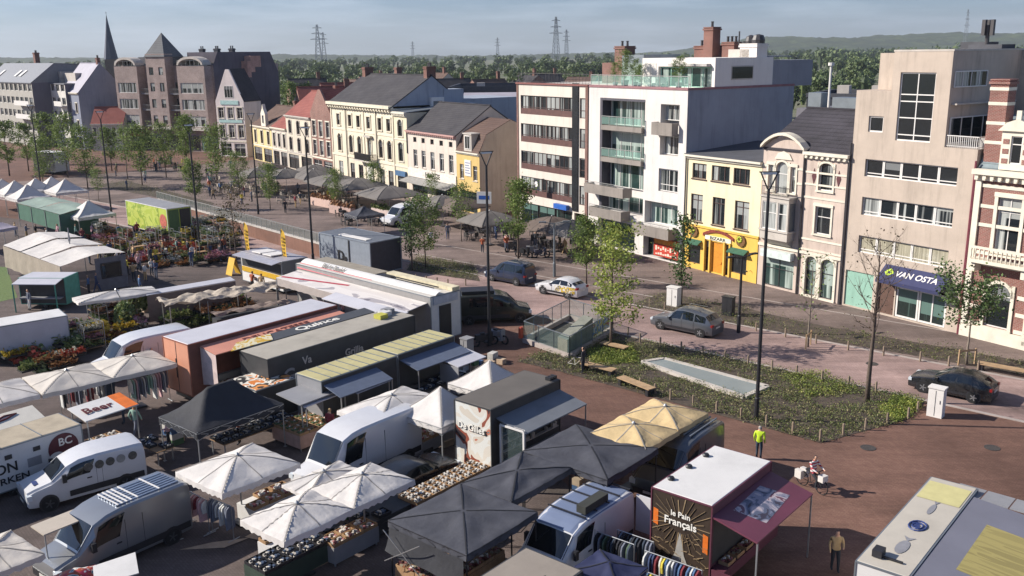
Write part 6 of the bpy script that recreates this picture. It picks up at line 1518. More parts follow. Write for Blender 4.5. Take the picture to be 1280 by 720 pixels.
# ------------------------------------------------ the four vehicles and stalls at the lower left
A = at(73,517,2.3)   # far right corner of the roof
q_ = mk(A, -7.0)
r = trailer('white butcher trailer with a dark red emblem and black lettering at the left edge', q_, 7.0, 2.2, .35, 2.3, [T_WHITE, T_WHITE, T_WHITE, T_WHITE, mt('cream_dirty_roof', c3('a89c88'), .85, var=.15, scale=1.2, dirt=.5)], seams=3)
MB().lathe([(.68,0),(.68,.012)], 24).build('emblem', mt('emblem_red', c3('57232b'), .6), r, (6.1,-2.218,1.5)).rotation_euler = (R(90),0,0)
MB().lathe([(.42,0),(.42,.012)], 24).build('emblem_disc', T_WHITE, r, (5.75,-2.232,.98)).rotation_euler = (R(90),0,0)
lettering('BC', .5, INK_W, r, *FACE['-y'](6.2, 1.78, 2.2, .035)); lettering('ON', .62, INK_B, r, *FACE['-y'](3.6, 1.35, 2.2)); lettering('RKEN', .42, INK_B, r, *FACE['-y'](3.9, .8, 2.2), sx=1.2)
MB().bx(4.5,-2.22,1.1,5.1,-2.205,1.5).build('grey_patch', T_GREY, r)
for x in (3.6,4.8): MB().bx(x,-2.23,1.75,x+.3,-2.205,1.95).build('side_vent', M_BLACK, r)
awning(r, 'raised_flap', mt('cream_flap', c3('cbc6bb'), .6, var=.06), .3, 6.4, .03, 2.3, 1.3, 2.6, .06, False)
b = MB(); b.tube([(3.6,.5,2.43),(5.0,.75,2.49),(5.5,.95,2.54),(5.0,1.0,2.55),(4.4,.75,2.49)], .05, 6); b.build('red_swoosh', INK_R, r)
q_ = at(84,512,2.5)
r = thing('stall_canopy', 'white stall canopy lettered Beer with an orange end, beside the butcher trailer', 'canopy', (q_.x, q_.y, 0), MH)
cb = MB().slab((0,0,2.55),(2.6,0,2.6),(2.6,-1.75,2.4),(0,-1.75,2.35),.05).build('canopy', T_WHITE, r); MB().slab((1.95,-.01,2.595),(2.59,-.01,2.61),(2.59,-1.74,2.41),(1.95,-1.74,2.395),.004).build('orange_strip', INK_O, r)
lettering('Beer', .75, INK_R, r, (1.0,-.95,2.505), (R(8),0,0))
for x in (.1,2.5): MB().bx(x-.025,-1.7,0.01,x+.025,-1.65,2.36).build('pole', M_POLE, r)
goods_table('table with white egg trays under the Beer canopy', mk(q_, .2, -.4), 1.8, 1.0, 'white', 'stack of white egg trays under the Beer canopy', cover=T_WHITE)
# white van with round pictures
p0, p1 = at(36,640,.25), at(188,597,.25); hd = math.atan2(p1.y-p0.y, p1.x-p0.x)
vr, P, nr = van('white van with five round pictures on its side, nose to the lower left', mk(p0, 0, .95, hd), 4.9, 1.9, 2.0, V_WHITE, hd, hood=.85)
for k, x in enumerate((2.5,2.95,3.4,3.85,4.35)): MB().lathe([(.19,0),(.19,.012)], 16).build('round_picture', mt('picture_dark', c3('55524e'), .6, var=.4, scale=6) if k != 3 else mt('picture_pale', c3('8a8a88'), .6), vr, (x,-.955,1.52)).rotation_euler = (R(90),0,0)
MB().bx(.4,-.45,1.12,.6,.0,1.14).build('hood_emblem', INK_BL, vr)
# silver van with ribbed roof
p0, p1 = at(80,705,.3), at(214,668,.3); hd = math.atan2(p1.y-p0.y, p1.x-p0.x)
p0 = at(52,700,1.1)
vr, P, nr = van('long silver van with a ribbed roof behind a beige sheet', p0, 5.5, 2.0, 2.35, V_SILVER, R(52))
b = MB()
for y in (-.72,-.5,-.28,-.06,.16,.38,.6): b.bx(2.6,y*.9-.05,2.33,5.2,y*.9+.05,2.375)
b.build('roof_rib', mt('blue_grey_metal', c3('7f8ca0'), .4, .5), vr)
b = MB()
for x in (2.5,2.68,2.86,3.04,3.3,4.2): b.bx(x+.15,-.72,2.365,x+.2,.72,2.40)
b.build('roof_bar', F_WHITE, vr)
q_ = mk(at(44,661,2.05), 0, .35, R(52)); r = thing('stall_canopy', 'narrow beige stall canopy behind the silver van', 'canopy', (q_.x, q_.y, 0), R(52))
MB().slab((0,0,2.05),(4.5,0,2.05),(4.5,-.95,2.0),(0,-.95,2.0),.05).build('canopy', mt('beige_sheet', c3('b5aa9c'), .8, var=.06), r)
for x in (.05,4.4): MB().bx(x-.02,-.93,0.01,x+.02,-.89,1.97).build('pole', M_POLE, r)
# bottom-left corner
parasol('cream canopy corner cut by the left bottom edge', at(-72,694,2.5), 2.2, 2.6, 2.5, 2.75, C_CREAM, seed=14)
q_ = at(92,712,1.6); r = thing('folding_table', 'white folding board at the bottom edge in front of the silver van', 'table', (q_.x, q_.y, 0), R(30))
MB().slab((.6,0,1.55),(2.0,.1,1.62),(1.9,-1.2,1.5),(.5,-1.2,1.45),.04).build('board', T_WHITE, r); MB().bx(.7,-.6,0.01,.75,-.55,1.45).build('leg', M_POLE, r); MB().bx(1.7,-.6,0.01,1.75,-.55,1.5).build('leg', M_POLE, r)
q_ = at(66,712,1.5); r = thing('goods_heap', 'heap of teal, orange and red cushions at the bottom edge before the silver van', 'cushions', (q_.x, q_.y, 0), R(30))
MB().bx(0,-1.0,0.01,1.3,.1,1.2).build('box', T_GREY, r); b = MB()
b.grid(12, 8, lambda u, v: (1.4*u-.05, .15-1.25*v, 1.2+.35*math.sin(math.pi*u)*math.sin(math.pi*v)+.06*noise.noise(Vector((u*5,v*5,2))))); b.build('cushion', printed('cushion_print', ('3a7a8a','c9c3bb','b5502f','a32f45','dcd6d0','2f6f80'), 2.2, 1, 1.0), r, smooth=True)
# ------------------------------------------------ parasols at left, clothes under them
A = at(27,470,2.6)
parasol('cream ribbed parasol above hanging dresses, left of two', A, 3.4, 3.4, 2.5, 2.9, C_CREAM, 'ribbed cream parasols', seed=15, rz=R(42), scallop=False)
parasol('cream ribbed parasol touching the orange truck, right of two', mk(A, 3.4, .0, R(42)), 3.4, 3.4, 2.5, 2.9, C_CREAM, 'ribbed cream parasols', seed=16, rz=R(42), scallop=False)
parasol('grey-white parasol cut by the left edge above the butcher trailer', mk(A, -3.45, -.1, R(42)), 3.35, 3.3, 2.55, 2.95, C_WHITE, seed=17, rz=R(42), scallop=False)
clothes_rack('rack of pale dresses hanging under the right ribbed parasol', at(164,514), 2.2, ['c9c9c6','8fae9f','6d7280','c7a0a4','c9c9c6'], R(44), 1.8, 1.3)
clothes_rack('rack of white and dark shirts under the left ribbed parasol', at(78,522), 2.4, ['c9c9c6','2a2c33','6d7280','c9c9c6','7a3038'], R(40), 1.5)
clothes_rack('single coat rail in the middle of the ribbed parasols', at(130,512), .9, ['6d7280','c9c9c6','35404f'], R(-30), 1.8, 1.3)
# ------------------------------------------------ orange delicatessen truck
A = at(203,420,3.65)
r = trailer('long orange truck with a pale roof and a salmon flap lettered DELICATESSE', A, 10.2, 2.5, .7, 3.6, [T_ORANGE, T_ORANGE, mt('dark_orange_side', c3('6d4238'), .7, var=.15), T_ORANGE, T_LILAC], group='market trailers', wheels=(.3,.42), trim=mt('orange_trim', c3('8f5644'), .6), seams=0)
b = MB(); b.bx(-.012,-1.27,.75,-.002,-1.23,3.55); b.bx(-.03,-1.2,1.5,-.002,-1.15,2.6); b.build('door_seam', M_BLACK, r)
aw = awning(r, 'awning', mt('salmon_flap', c3('c98a76'), .6, var=.07, scale=1), .7, 10.1, -2.55, 3.4, -4.0, 3.2, .05, False)
lettering('DELICATESSE', .62, mt('flap_brown_ink', c3('6d3a33'), .6), aw, (5.2,-3.3,3.315), (R(8),0,0), sx=1.25)
MB().q([(.68,-2.55,3.35),(.68,-4.0,3.15),(.68,-4.0,1.5),(.68,-2.55,1.2)]).build('end_sheet', mt('pinkish_white_sheet', c3('c9b5b0'), .7), r)
MB().bx(.8,-3.2,.9,10,-2.6,1.05).build('counter', T_GREY, r)
for k in range(14):
    o = link('goods_crate', CRATE['food'][k % 2]); q_ = mk(A, 1.2+k*.62, -3.15); o.location = (q_.x, q_.y, 1.053); o.rotation_euler = (0,0,MH); tag(o, 'crate of cheese on the long counter of the orange truck', 'crate', 'crates on the orange truck counter')
# ------------------------------------------------ black Quince truck
A = at(300,438,3.3)
r = trailer('long black truck with an olive-grey roof and graffiti lettering on its side', A, 10.6, 2.4, .5, 3.25, [T_BLACK, T_BLACK, T_BLACK, T_BLACK, T_OLIVE], group='market trailers', trim=T_BLACK)
lettering('G', 1.1, T_GREY, r, *FACE['-y'](1.3, 2.0, 2.4)); lettering('Va', .6, F_STONE, r, *FACE['-y'](2.5, 2.6, 2.4)); lettering('Grillia', .55, F_STONE, r, *FACE['-y'](5.8, 2.3, 2.4))
aw = awning(r, 'awning', mt('dark_flap', c3('4a4c50'), .6, var=.1), .4, 9.6, .03, 3.32, .95, 3.42, .05, False)
lettering('Quince', .7, INK_W, aw, (5.6,.48,3.39), (R(6),0,0), sx=1.5)
MB().slab((-.5,.1,3.36),(2.2,.1,3.36),(2.6,.9,3.46),(.4,.9,3.46),.03).build('yellow_flap', printed('yellow_print', ('c9a23a','d8cfae','c9a23a','8a6a2a'), 1.2, 2), r)
for k, (x, m_) in enumerate(((8.6,mt('yellow_tub', c3('b5b04a'), .6)), (9.2,T_WHITE), (9.7,T_GREY))): MB().bx(x,-1.6+k*.3,3.3,x+.6,-1.0+k*.3,3.55).build('roof_box', m_, r)
# ------------------------------------------------ yellow-roofed trailers
A = at(370,467,2.8)
r = trailer('nearer cheese trailer with a yellow ribbed roof', A, 5.1, 2.0, .5, 2.8, [T_GREY, T_BLACK, T_BLACK, T_GREY, T_YELLOW], group='yellow-roofed trailers', seams=7)
awning(r, 'awning', mt('blue_grey_flap', c3('5d6678'), .6, var=.1), .1, 3.6, -2.05, 2.6, -3.3, 2.25, .05, True)
r2 = trailer('farther cheese trailer with a yellow ribbed roof', mk(A, 5.3, .1), 4.4, 2.0, .5, 2.8, [T_GREY, T_BLACK, T_BLACK, T_GREY, T_YELLOW], group='yellow-roofed trailers', seams=6)
awning(r2, 'awning', MATS['blue_grey_flap'], .1, 4.3, -2.05, 2.5, -3.4, 2.2, .05, True)
q_ = at(428,480,2.3); r = thing('stall_canopy', 'pale blue stall board with a dark squiggle below the yellow roofs', 'canopy', (q_.x, q_.y, 0), MH)
MB().slab((0,0,2.3),(2.3,0,2.35),(2.3,-1.1,2.1),(0,-1.1,2.05),.05).build('canopy', mt('pale_blue_panel', c3('8b98b5'), .5), r); MB().tube([(.6,-.6,2.22),(1.0,-.4,2.27),(1.4,-.6,2.24),(1.9,-.4,2.3)], .05, 6).build('squiggle', INK_BL, r); MB().bx(.1,-1.05,0.01,.15,-1.0,2.05).build('pole', M_POLE, r); MB().bx(2.2,-1.05,0.01,2.25,-1.0,2.1).build('pole', M_POLE, r)
q_ = at(345,492,2.3); r = thing('stall_canopy', 'grey sloping stall canopy left of the yellow-roofed trailers', 'canopy', (q_.x, q_.y, 0), MH)
MB().slab((0,0,2.3),(2.9,0,2.35),(2.9,-1.9,2.2),(0,-1.9,2.15),.05).build('canopy', T_GREY, r); MB().bx(.1,-1.85,0.01,.15,-1.8,2.1).build('pole', M_POLE, r); MB().bx(2.8,-1.85,0.01,2.85,-1.8,2.15).build('pole', M_POLE, r)
q_ = at(360,498,2.15); r = thing('stall_canopy', 'white rectangular stall canopy over the vegetable crates', 'canopy', (q_.x, q_.y, 0), MH)
MB().slab((0,0,2.15),(2.6,0,2.2),(2.6,-1.3,2.05),(0,-1.3,2.0),.05).build('canopy', T_LILAC, r); MB().bx(.1,-1.25,0.01,.15,-1.2,2.0).build('pole', M_POLE, r); MB().bx(2.5,-1.25,0.01,2.55,-1.2,2.05).build('pole', M_POLE, r)
goods_table('vegetable stall table beside the black pop-up tent', at(340,532,.82), 3.0, 2.2, 'veg', 'crate of vegetables beside the black pop-up tent', cover=mt('pinkish_cloth', c3('a8897c'), .9))
goods_table('long low stall covered with grey-brown goods behind the white parasol', at(428,508,.82), 7.6, 1.9, 'dark', 'dusty dark tray on the long stall behind the white parasol', cover=mt('grey_brown_cover', c3('6d655c'), .9, var=.2), fill=.8, cl=.7, cw=.6)
q_ = at(548,452,2.0); r = thing('stall_canopy', 'small white stall awning at the far end beside the yellow-roofed trailers', 'canopy', (q_.x, q_.y, 0), MH)
MB().slab((0,0,2.2),(2.3,0,2.2),(2.3,-1.5,2.0),(0,-1.5,2.0),.05).build('canopy', T_LILAC, r); MB().bx(.0,-1.5,.4,.05,-.1,1.95).build('side_panel', T_GREY, r)
# ------------------------------------------------ small orange and white cart in front of the orange truck
A = at(284,476,2.2); r = trailer('small snack cart with an orange and white printed roof before the black truck', A, 2.5, 2.5, .4, 2.2, [T_WHITE, T_BLACK, T_BLACK, T_WHITE, printed('cart_roof_print', ('c9752f','d8d2c6','2e2a28','d08a4a','e0dbd2'), 1.4, 2, 1.0)], wheels=(.5,))
q_ = at(256,462,1.6); r = trailer('low grey cool box trailer beside the orange truck end', q_, 1.9, 1.2, .3, 1.5, [T_GREY]*4+[mt('cool_box_top', c3('8a8f9a'), .4)], wheels=(.5,))
# ------------------------------------------------ left middle: vans, awnings and plants
vr = van('white van half hidden behind the ribbed parasols and the orange truck', mk(at(112,456,1.0), 0, -.4, R(42)), 5.8, 2.0, 2.4, V_WHITE, R(42))
A = at(0,398,2.4)
r = trailer('plain white box trailer at the left edge among plants', mk(A, -1.2, 0, R(38)), 4.7, 2.2, .4, 2.4, [T_WHITE, T_GREY, T_LILAC, T_WHITE, T_WHITE], rz=R(38), wheels=(.5,))
parasol('long white awning tilted over plant benches', at(90,372,2.3), 5.4, 2.0, 2.3, 2.6, C_WHITE, 'white plant-stall awnings', seed=19, rz=R(36), ribs=False, val=.18, scallop=False)
A = at(178,366,2.2); r = thing('stall_canopy', 'narrow white roof strip over a brown stall wall, behind the crumpled tarpaulin', 'canopy', (A.x, A.y, 0), R(40))
MB().slab((0,.0,2.3),(6.6,0,2.3),(6.6,-.9,2.2),(0,-.9,2.2),.05).build('roof', T_LILAC, r); MB().bx(0,-.9,.2,6.6,-.86,2.1).build('stall_wall', mt('stall_brown', c3('7a6a62'), .8, var=.15), r)
q_ = at(172,366,1.4); r = thing('packing_box', 'tall pale cardboard box beside the brown stall wall', 'box', (q_.x, q_.y, 0), R(40)); MB().bx(0,-1.0,0.01,1.6,0,1.35).build('side', MATS['cardboard'], r); MB().bx(-.02,-1.02,1.352,1.62,.02,1.4).build('lid', T_LILAC, r)
A = at(194,376,2.0); r = thing('tarpaulin_cover', 'crumpled tan tarpaulin stretched over a row of plant benches', 'tarpaulin', (A.x, A.y, 0), R(36))
b = MB(); b.grid(46, 16, lambda u, v: (9.2*u+.25*noise.noise(Vector((u*5,v*3,1))), -2.2*v+.25*noise.noise(Vector((u*6,v*2,7))), 2.0+.28*math.sin(math.pi*v)*(.8+.5*noise.noise(Vector((u*4,9,1))))+.42*noise.noise(Vector((u*9,v*2.5,3)))+.10*noise.noise(Vector((u*24,v*8,5))))); b.build('cover', C_TARP, r)
for x in (.4,3,5.8,8.8):
    for y in (-.2,-2.0): MB().bx(x-.025,y-.025,0.01,x+.025,y+.025,1.9).build('pole', M_POLE, r)
b = MB(); b.grid(20, 6, lambda u, v: (5.5*u, -1.0*v, 1.6+.25*noise.noise(Vector((u*7,v*3,3)))+.1*math.sin(v*3)))
q_ = at(262,392,1.6); r = thing('tarpaulin_cover', 'brownish tarpaulin lying along the top of the pale truck roof edge', 'tarpaulin', (q_.x, q_.y, 0), R(40)); b.build('cover', cloth('brown_tarpaulin', '8a7a70', .15, .1, .8), r); MB().bx(.1,-.9,0.01,5.4,-.1,1.3).build('goods_under', T_BLACK, r)

# ------------------------------------------------ fish stall at the bottom right corner
A = at(1070,700,3.1); r = trailer('fish stall at the bottom right corner with a cream roof strip and lavender awning', A, 7.6, 1.6, .4, 3.05, [T_WHITE, T_GREY, T_GREY, T_WHITE, mt('cream_roof_strip', c3('b3aca0'), .7, var=.08, scale=.8, dirt=.3)], wheels=(.5,))
b = MB(); b.q([(5.6,-.08,3.105),(7.2,-.08,3.105),(7.2,-1.5,3.105),(5.6,-1.5,3.105)]); b.build('yellow_panel', mt('pale_yellow_panel', c3('c4bc85'), .5, var=.08), r)
LAV = mt('lavender_awning', c3('74747f'), .6, var=.1, scale=.5)
aw = MB().slab((-.6,-1.64,3.05),(6.9,-1.64,3.05),(6.9,-6.0,2.6),(-.6,-6.0,2.6),.06).build('awning', LAV, r)
b = MB(); b.slab((1.6,-2.5,2.969),(5.2,-2.5,2.969),(5.2,-4.3,2.783),(1.6,-4.3,2.783),.003); b.build('ochre_print', printed('ochre_stripes', ('8f8350','a3965c','978b55','b0a468'), 1.1, 1, .4, (3.2,.4,1)), aw)
for k in range(6): MB().slab((6.95,-.9-k*.95,3.0-k*.02),(8.1,-.9-k*.95,2.9-k*.02),(8.1,-1.8-k*.95,2.88-k*.02),(6.95,-1.8-k*.95,2.98-k*.02),.04).build('end_panel', T_GREY, r)
INK_F = mt('grey_fish_ink', c3('85858a'), .6, var=.2)
for x, y, l_, w_ in ((1.7,-.85,1.0,.38),(4.9,-.8,.9,.2)):
    b = MB(); n = 12; b.q([(x+l_*.5*math.cos(6.283*k/n), y+w_*.5*math.sin(6.283*k/n), 3.106) for k in range(n)]+[]); b.q([(x+l_*.45,y,3.107),(x+l_*.8,y+w_*.5,3.107),(x+l_*.7,y,3.107),(x+l_*.8,y-w_*.5,3.107)]); b.build('fish_print', INK_F, r)
b = MB(); n = 14
for q_ in (.5,.3): b.tube([(3.4+.42*q_*2*math.cos(6.283*k/n)*.9, -.8+.3*q_*2*math.sin(6.283*k/n)*.9, 3.11) for k in range(n+1)], .03, 5, cap=False)
b.build('emblem_ring', INK_BL, r)
b = MB()
for k in range(4): b.bx(3.2+k*.1,-.92+.03*k,3.108,3.26+k*.1,-.68+.03*k,3.118)
b.build('emblem', INK_BL, r)
b = MB(); b.bx(.5,-.6,3.12,.9,-.3,3.35); b.bx(.62,-1.2,3.11,.7,-.6,3.16); b.build('flood_lamp', M_BLACK, r)
for x in (-.5,6.8): MB().bx(x-.03,-5.95,0.01,x+.03,-5.89,2.56).build('pole', M_POLE, r)
goods_table('fish counter table under the lavender awning at the bottom right', mk(A, .5, -2.3), 5.5, 1.3, 'white', 'box of fish on ice under the lavender awning')

goods_table('row of low shoe tables in the aisle before the pleated parasols', at(418,664,.6), 3.0, 1.0, 'dark', 'dim shoe box in the aisle before the pleated parasols', h=.6, fill=.75, cover=T_BLACK)
goods_table('book table between the white van with pictures and the black pop-up tent', at(196,566,.7), 2.0, .9, 'dark', 'box of books between the white van and the black pop-up tent', h=.7, fill=.8, rz=MH+R(90))
goods_table('bric-a-brac table beside the black estate car', at(476,562,.7), 4.2, 1.0, 'pink', 'tray of bric-a-brac beside the black estate car', h=.7, fill=.85, cover=T_GREY)
# ================================================================ stalls of the back half (their long sides run with the road)
BH = R(136)
def canvas_roof(root, x0, x1, W, zf, zr, zb, mat, name='roof'):
    b = MB(); n = 12
    def f(u, v):
        z = zf+(zr-zf)*min(1, v/.55) if v < .55 else zr+(zb-zr)*(v-.55)/.45
        return (x0+(x1-x0)*u, -W*v, z-.12*math.sin(math.pi*u)*math.sin(math.pi*min(1, v/.55))+.03*noise.noise(Vector((u*5+x0, v*5, 2))))
    b.grid(n, n, f); return b.build(name, mat, root, smooth=False)
A = at(75,333,2.6); r = thing('tent_stall', 'long cream three-part tent stall with a grey window panel at its end', 'stall', (A.x, A.y, 0), BH)
for k in range(3): canvas_roof(r, k*4.25, k*4.25+4.1, 5.3, 2.6+.02*k, 3.15+.12*k, 2.9+.1*k, C_WHITE)
b = MB(); b.grid(30, 5, lambda u, v: (12.6*u, .03+.05*math.sin(u*40)*v, 2.58-1.9*v)); b.build('front_curtain', cloth('beige_curtain', 'a59a8c', .12, .1, .7), r, smooth=True)
e = MB().bx(-.04,-5.25,.05,0,-2.7,2.75).build('end_panel', mt('grey_end_panel', c3('6b6a70'), .6), r)
w_ = MB().bx(-.07,-4.8,1.0,-.041,-3.1,2.3).build('window', F_DARK, e); MB().q([(-.075,-4.7,1.1),(-.075,-3.2,1.1),(-.075,-3.2,2.2),(-.075,-4.7,2.2)]).build('pane', P_BLANK, w_)
for x in (.05,4.2,8.4,12.5):
    for y in (-.05,-5.2): MB().bx(x-.03,y-.03,0.01,x+.03,y+.03,2.6).build('pole', M_POLE, r)
MB().tube([(5.5,-3,2.6),(5.5,-3,4.6)], .05, 6).lathe([(.02,4.3),(.12,3.6),(.06,3.4)], 8, (5.5,-3,0)).build('furled_umbrella', T_GREY, r)
# teal kiosk in front
A = at(80,348,2.4); r = trailer('small white kiosk with teal edges and open hatch under the cream tent stall', A, 3.6, 2.0, .4, 2.4, [mt('teal_edge', c3('4f9a86'), .5), T_WHITE, T_BLACK, T_BLACK, T_LILAC], rz=R(176), wheels=(.5,), trim=MATS['teal_edge'])
awning(r, 'hatch_flap', T_LILAC, .1, 3.5, .03, 2.4, 1.1, 2.2, .05, True, MATS['teal_edge']); MB().bx(.2,.02,.9,3.4,.5,1.0).build('counter', T_GREY, r)
# green market stalls
A = at(75,268,2.7); r = thing('tent_stall', 'long green two-part stall with green front boards', 'stall', (A.x, A.y, 0), BH)
for k in range(2): canvas_roof(r, k*6.1, k*6.1+6.0, 4.0, 2.7, 3.05+.05*k, 2.9, cloth('green_roof_canvas', '8c9c92', .15, .08))
MB().bx(0,.0,.9,12,.05,2.65).build('front_board', C_GREEN, r); MB().bx(-.05,-3.9,.05,0,0,2.7).build('end_board', C_GREEN, r)
for x in (.1,4,8,12): MB().bx(x-.03,.06,0.01,x+.03,.12,2.65).build('pole', M_POLE, r)
for k, (px, py, lb) in enumerate(((110,249,'white peaked pop-up tent joined to the right end of the green stall'),(81,222,'rightmost pop-up tent of the back row behind the green stall'),(64,219,'second pop-up tent from the right in the back row behind the green stall'),(34,229,'front left pop-up tent just behind the green stall, second from the frame edge'),(18,224,'pop-up tent left of centre behind the green stall'),(2,222,'pop-up tent cut by the left frame edge behind the green stall'),(44,221,'small pink-white pop-up tent between the back row tents'))):
    q_ = at(px, py+4, 3.6); popup(lb, Vector((q_.x-.4, q_.y-2.8, 0)), 4.0, 4.0, 2.4, 3.9, C_WHITE, 'back row pop-up tents', BH+R(0), val=.3, seed=30+k) if 0 else popup(lb, mk(Vector((q_.x, q_.y, 0)), -2.0, 2.0, BH), 4.0, 4.0, 2.4, 3.9, C_WHITE, 'back row pop-up tents', BH, val=.3, seed=30+k)
popup('lilac pop-up tent corner at the left frame edge above the cream tent stall', mk(at(-10,282,2.6), -1, 2.2, BH), 4.2, 4.2, 2.3, 3.4, cloth('lilac_canvas', 'b9b0bd'), 'back row pop-up tents', BH, seed=39)
# lime truck
A = at(208,261,3.6); r = trailer('lime green flower truck with a red flower picture and open dark tail', A, 9.4, 2.6, .8, 3.55, [T_LIME, T_LIME, T_LIME, T_LIME, T_GREY], rz=BH, wheels=(.2,.85), trim=F_WHITE)
r.name = 'flower_truck'; r['category'] = 'truck'
MB().lathe([(.75,0),(.75,.012)], 16).build('flower_print', mt('flower_print_red', c3('b5604f'), .6, var=.4, scale=4), r, (.95,.03,2.2)).rotation_euler = (R(90),0,0)
MB().q([(1.9,.02,.85),(9.35,.02,.85),(9.35,.02,3.5),(1.9,.02,3.5)]).build('leaf_print', printed('leaf_print', ('a9b84a','b7c25e','8aa03c','b3bd55','c3c97a'), .7, 2), r)
MB().q([(-.02,-.15,.85),(-.02,-1.25,.85),(-.02,-1.25,3.4),(-.02,-.15,3.4)]).build('tail_door', mt('green_tail_door', c3('4d6a3f'), .6), r); MB().q([(-.02,-1.35,.85),(-.02,-2.5,.85),(-.02,-2.5,3.4),(-.02,-1.35,3.4)]).build('open_tail', M_BLACK, r)
# yellow kiosk
A = at(352,327,2.75); r = trailer('white and yellow snack kiosk with yellow counter boards and a grey end', A, 6.2, 2.4, .3, 2.7, [mt('dark_grey_end', c3('5c6064'), .6, var=.15), F_WHITE, T_GREY, F_WHITE, mt('lilac_grey_roof', c3('9a979e'), .5, var=.1)], rz=BH, name='snack_kiosk', group='market trailers', wheels=(.5,)); r['category'] = 'kiosk'
MB().bx(.15,.01,1.15,6.0,.08,1.55).build('yellow_board', mt('yellow_board', c3('c9a02a'), .5), r); MB().bx(.15,.012,1.6,6.0,.03,2.45).build('hatch', T_BLACK, r)
MB().bx(.6,.085,.5,1.2,.1,.9).bx(3.9,.085,.6,4.2,.1,.9).build('logo_print', INK_B, r)
awning(r, 'awning', mt('silver_awning', c3('a9a8b0'), .4, .2, var=.1), .1, 6.1, .03, 2.72, .85, 2.6, .05, False)
for x in (2.0,3.6): MB().slab((x,-.3,2.9),(x+1.3,-.3,2.9),(x+1.3,-1.8,2.85),(x,-1.8,2.85),.08).build('skylight', F_WHITE, r)
for px, py, top, lb in ((307,312,272,'yellow feather flag left of the snack kiosk, thinner of two'),(353,322,281,'yellow feather flag right of the snack kiosk, broader of two')):
    q_ = at(px, py, 2.6); f = thing('feather_flag', lb, 'flag', (q_.x, q_.y, 0), R(-40), 'yellow feather flags'); MB().tube([(0,0,0.01),(0,0,4.9)], .03, 6).build('pole', M_POLE, f)
    b = MB(); b.grid(14, 4, lambda u, v: ((.02+.62*math.sin(math.pi*min(1,u*.55+.38))**.5*v if u < .97 else .1*v), .06*math.sin(u*7+v*2), 2.0+2.95*u)); b.build('flag', mt('yellow_flag_cloth', c3('d0a52c'), .7, var=.06), f)
    b = MB()
    for k in range(7): b.bx(.14,-.09,2.4+k*.3,.42,-.075,2.56+k*.3)
    b.build('flag_print', mt('flag_print', c3('8a6a1c'), .7), f)
q_ = at(288,342); r = thing('sandwich_board', 'yellow advertising board standing left of the snack kiosk', 'sign', (q_.x, q_.y, 0), R(-44)); MB().slab((0,0,1.5),(1.0,0,1.5),(1.0,-.45,.03),(0,-.45,.03),.05).slab((0,.03,1.5),(1.0,.03,1.5),(1.0,.5,.03),(0,.5,.03),.05).build('board', MATS['yellow_board'], r)
# long white trailer
A = at(538,372,3.4); r = trailer('long white trailer with a red sweep along its rounded roof and an open end door', A, 15.2, 2.6, .4, 3.4, [F_WHITE, F_WHITE, T_GREY, mt('grey_front_board', c3('8d8a88'), .6, var=.1), mt('off_white_roof', c3('c6c0b6'), .6, var=.06, scale=.6, dirt=.35)], rz=BH, wheels=(.75,.82))
b = MB(); b.grid(2, 8, lambda u, v: (15.2*u, -1.0*v+.0, 3.05+.62*math.sin(math.pi/2*v))); b.build('rounded_roof_edge', T_WHITE, r, smooth=True)
MB().bx(7.2,-2.4,3.46,14.6,-1.0,3.62).build('roof_mat', mt('beige_roof_mat', c3('8f877a'), .85, var=.15, dirt=.4), r)
MB().bx(.0,-2.55,3.46,6.8,-1.9,3.7).build('roof_board', mt('cream_roof_board', c3('cfc4a6'), .6), r)
b = MB()
for y in (-1.2,-1.6): b.bar((1.0,y,3.62),(6.5,y,3.62),.06)
b.bx(5.9,-1.9,3.5,7.1,-1.05,3.58); b.build('folded_frame', M_BLACK, r)
b = MB(); b.grid(20, 1, lambda u, v: (15.0-8.5*u, -.02-.35*(1-v)-.1*u, 3.12+.36*math.sin(math.pi*.5*(1-v))+.02)); b.build('red_sweep', mt('red_sweep', c3('a83a48'), .6), r, (0,.1,-.02))
lettering('Bel in Beeld', .55, mt('grey_ink', c3('6d6a66'), .6), r, (11.2,-.52,3.58), (R(40),0,R(180)))
aw = awning(r, 'awning', printed('awning_picture', ('cbc4bf','cbc4bf','d3cdc8','a09a9c','6d6870','c9c0bc'), .6, 4, 1.2, (.25,1,1)), .3, 14.8, .02, 3.0, 2.0, 2.75, .05, True)
b = MB(); b.grid(20, 1, lambda u, v: (14.6-6.5*u, 1.55-1.25*u+.22*v, 2.81+.155*u+.012-.03*v)); b.build('red_stripe', MATS['red_sweep'], aw)
MB().slab((-.2,2.02,2.9),(7.4,2.02,2.9),(7.4,3.2,2.7),(-.2,3.2,2.7),.05).build('white_awning', T_LILAC, r)
for x in (-.1,7.3): MB().bx(x-.03,3.1,0.01,x+.03,3.16,2.66).build('pole', M_POLE, r)
b = MB(); b.grid(40, 1, lambda u, v: (14.8-7.2*u, 2.02, 2.74-.55*v+.02*math.sin(u*60)*v)); b.build('valance', cloth('dirty_white_valance', 'b5aba5', .12, .15, .5, .4), r)
MB().bx(.2,1.2,.9,14.6,1.8,1.0).bx(.2,1.78,.3,14.6,1.8,.9).build('counter', T_GREY, r)
MB().bx(-.06,-1.7,.5,-.01,-.7,2.7).build('end_door', M_BLACK, r); MB().bx(-.09,-2.3,2.85,-.02,-.2,3.35).build('end_sign', mt('pale_end_sign', c3('b6b8bf'), .6), r)
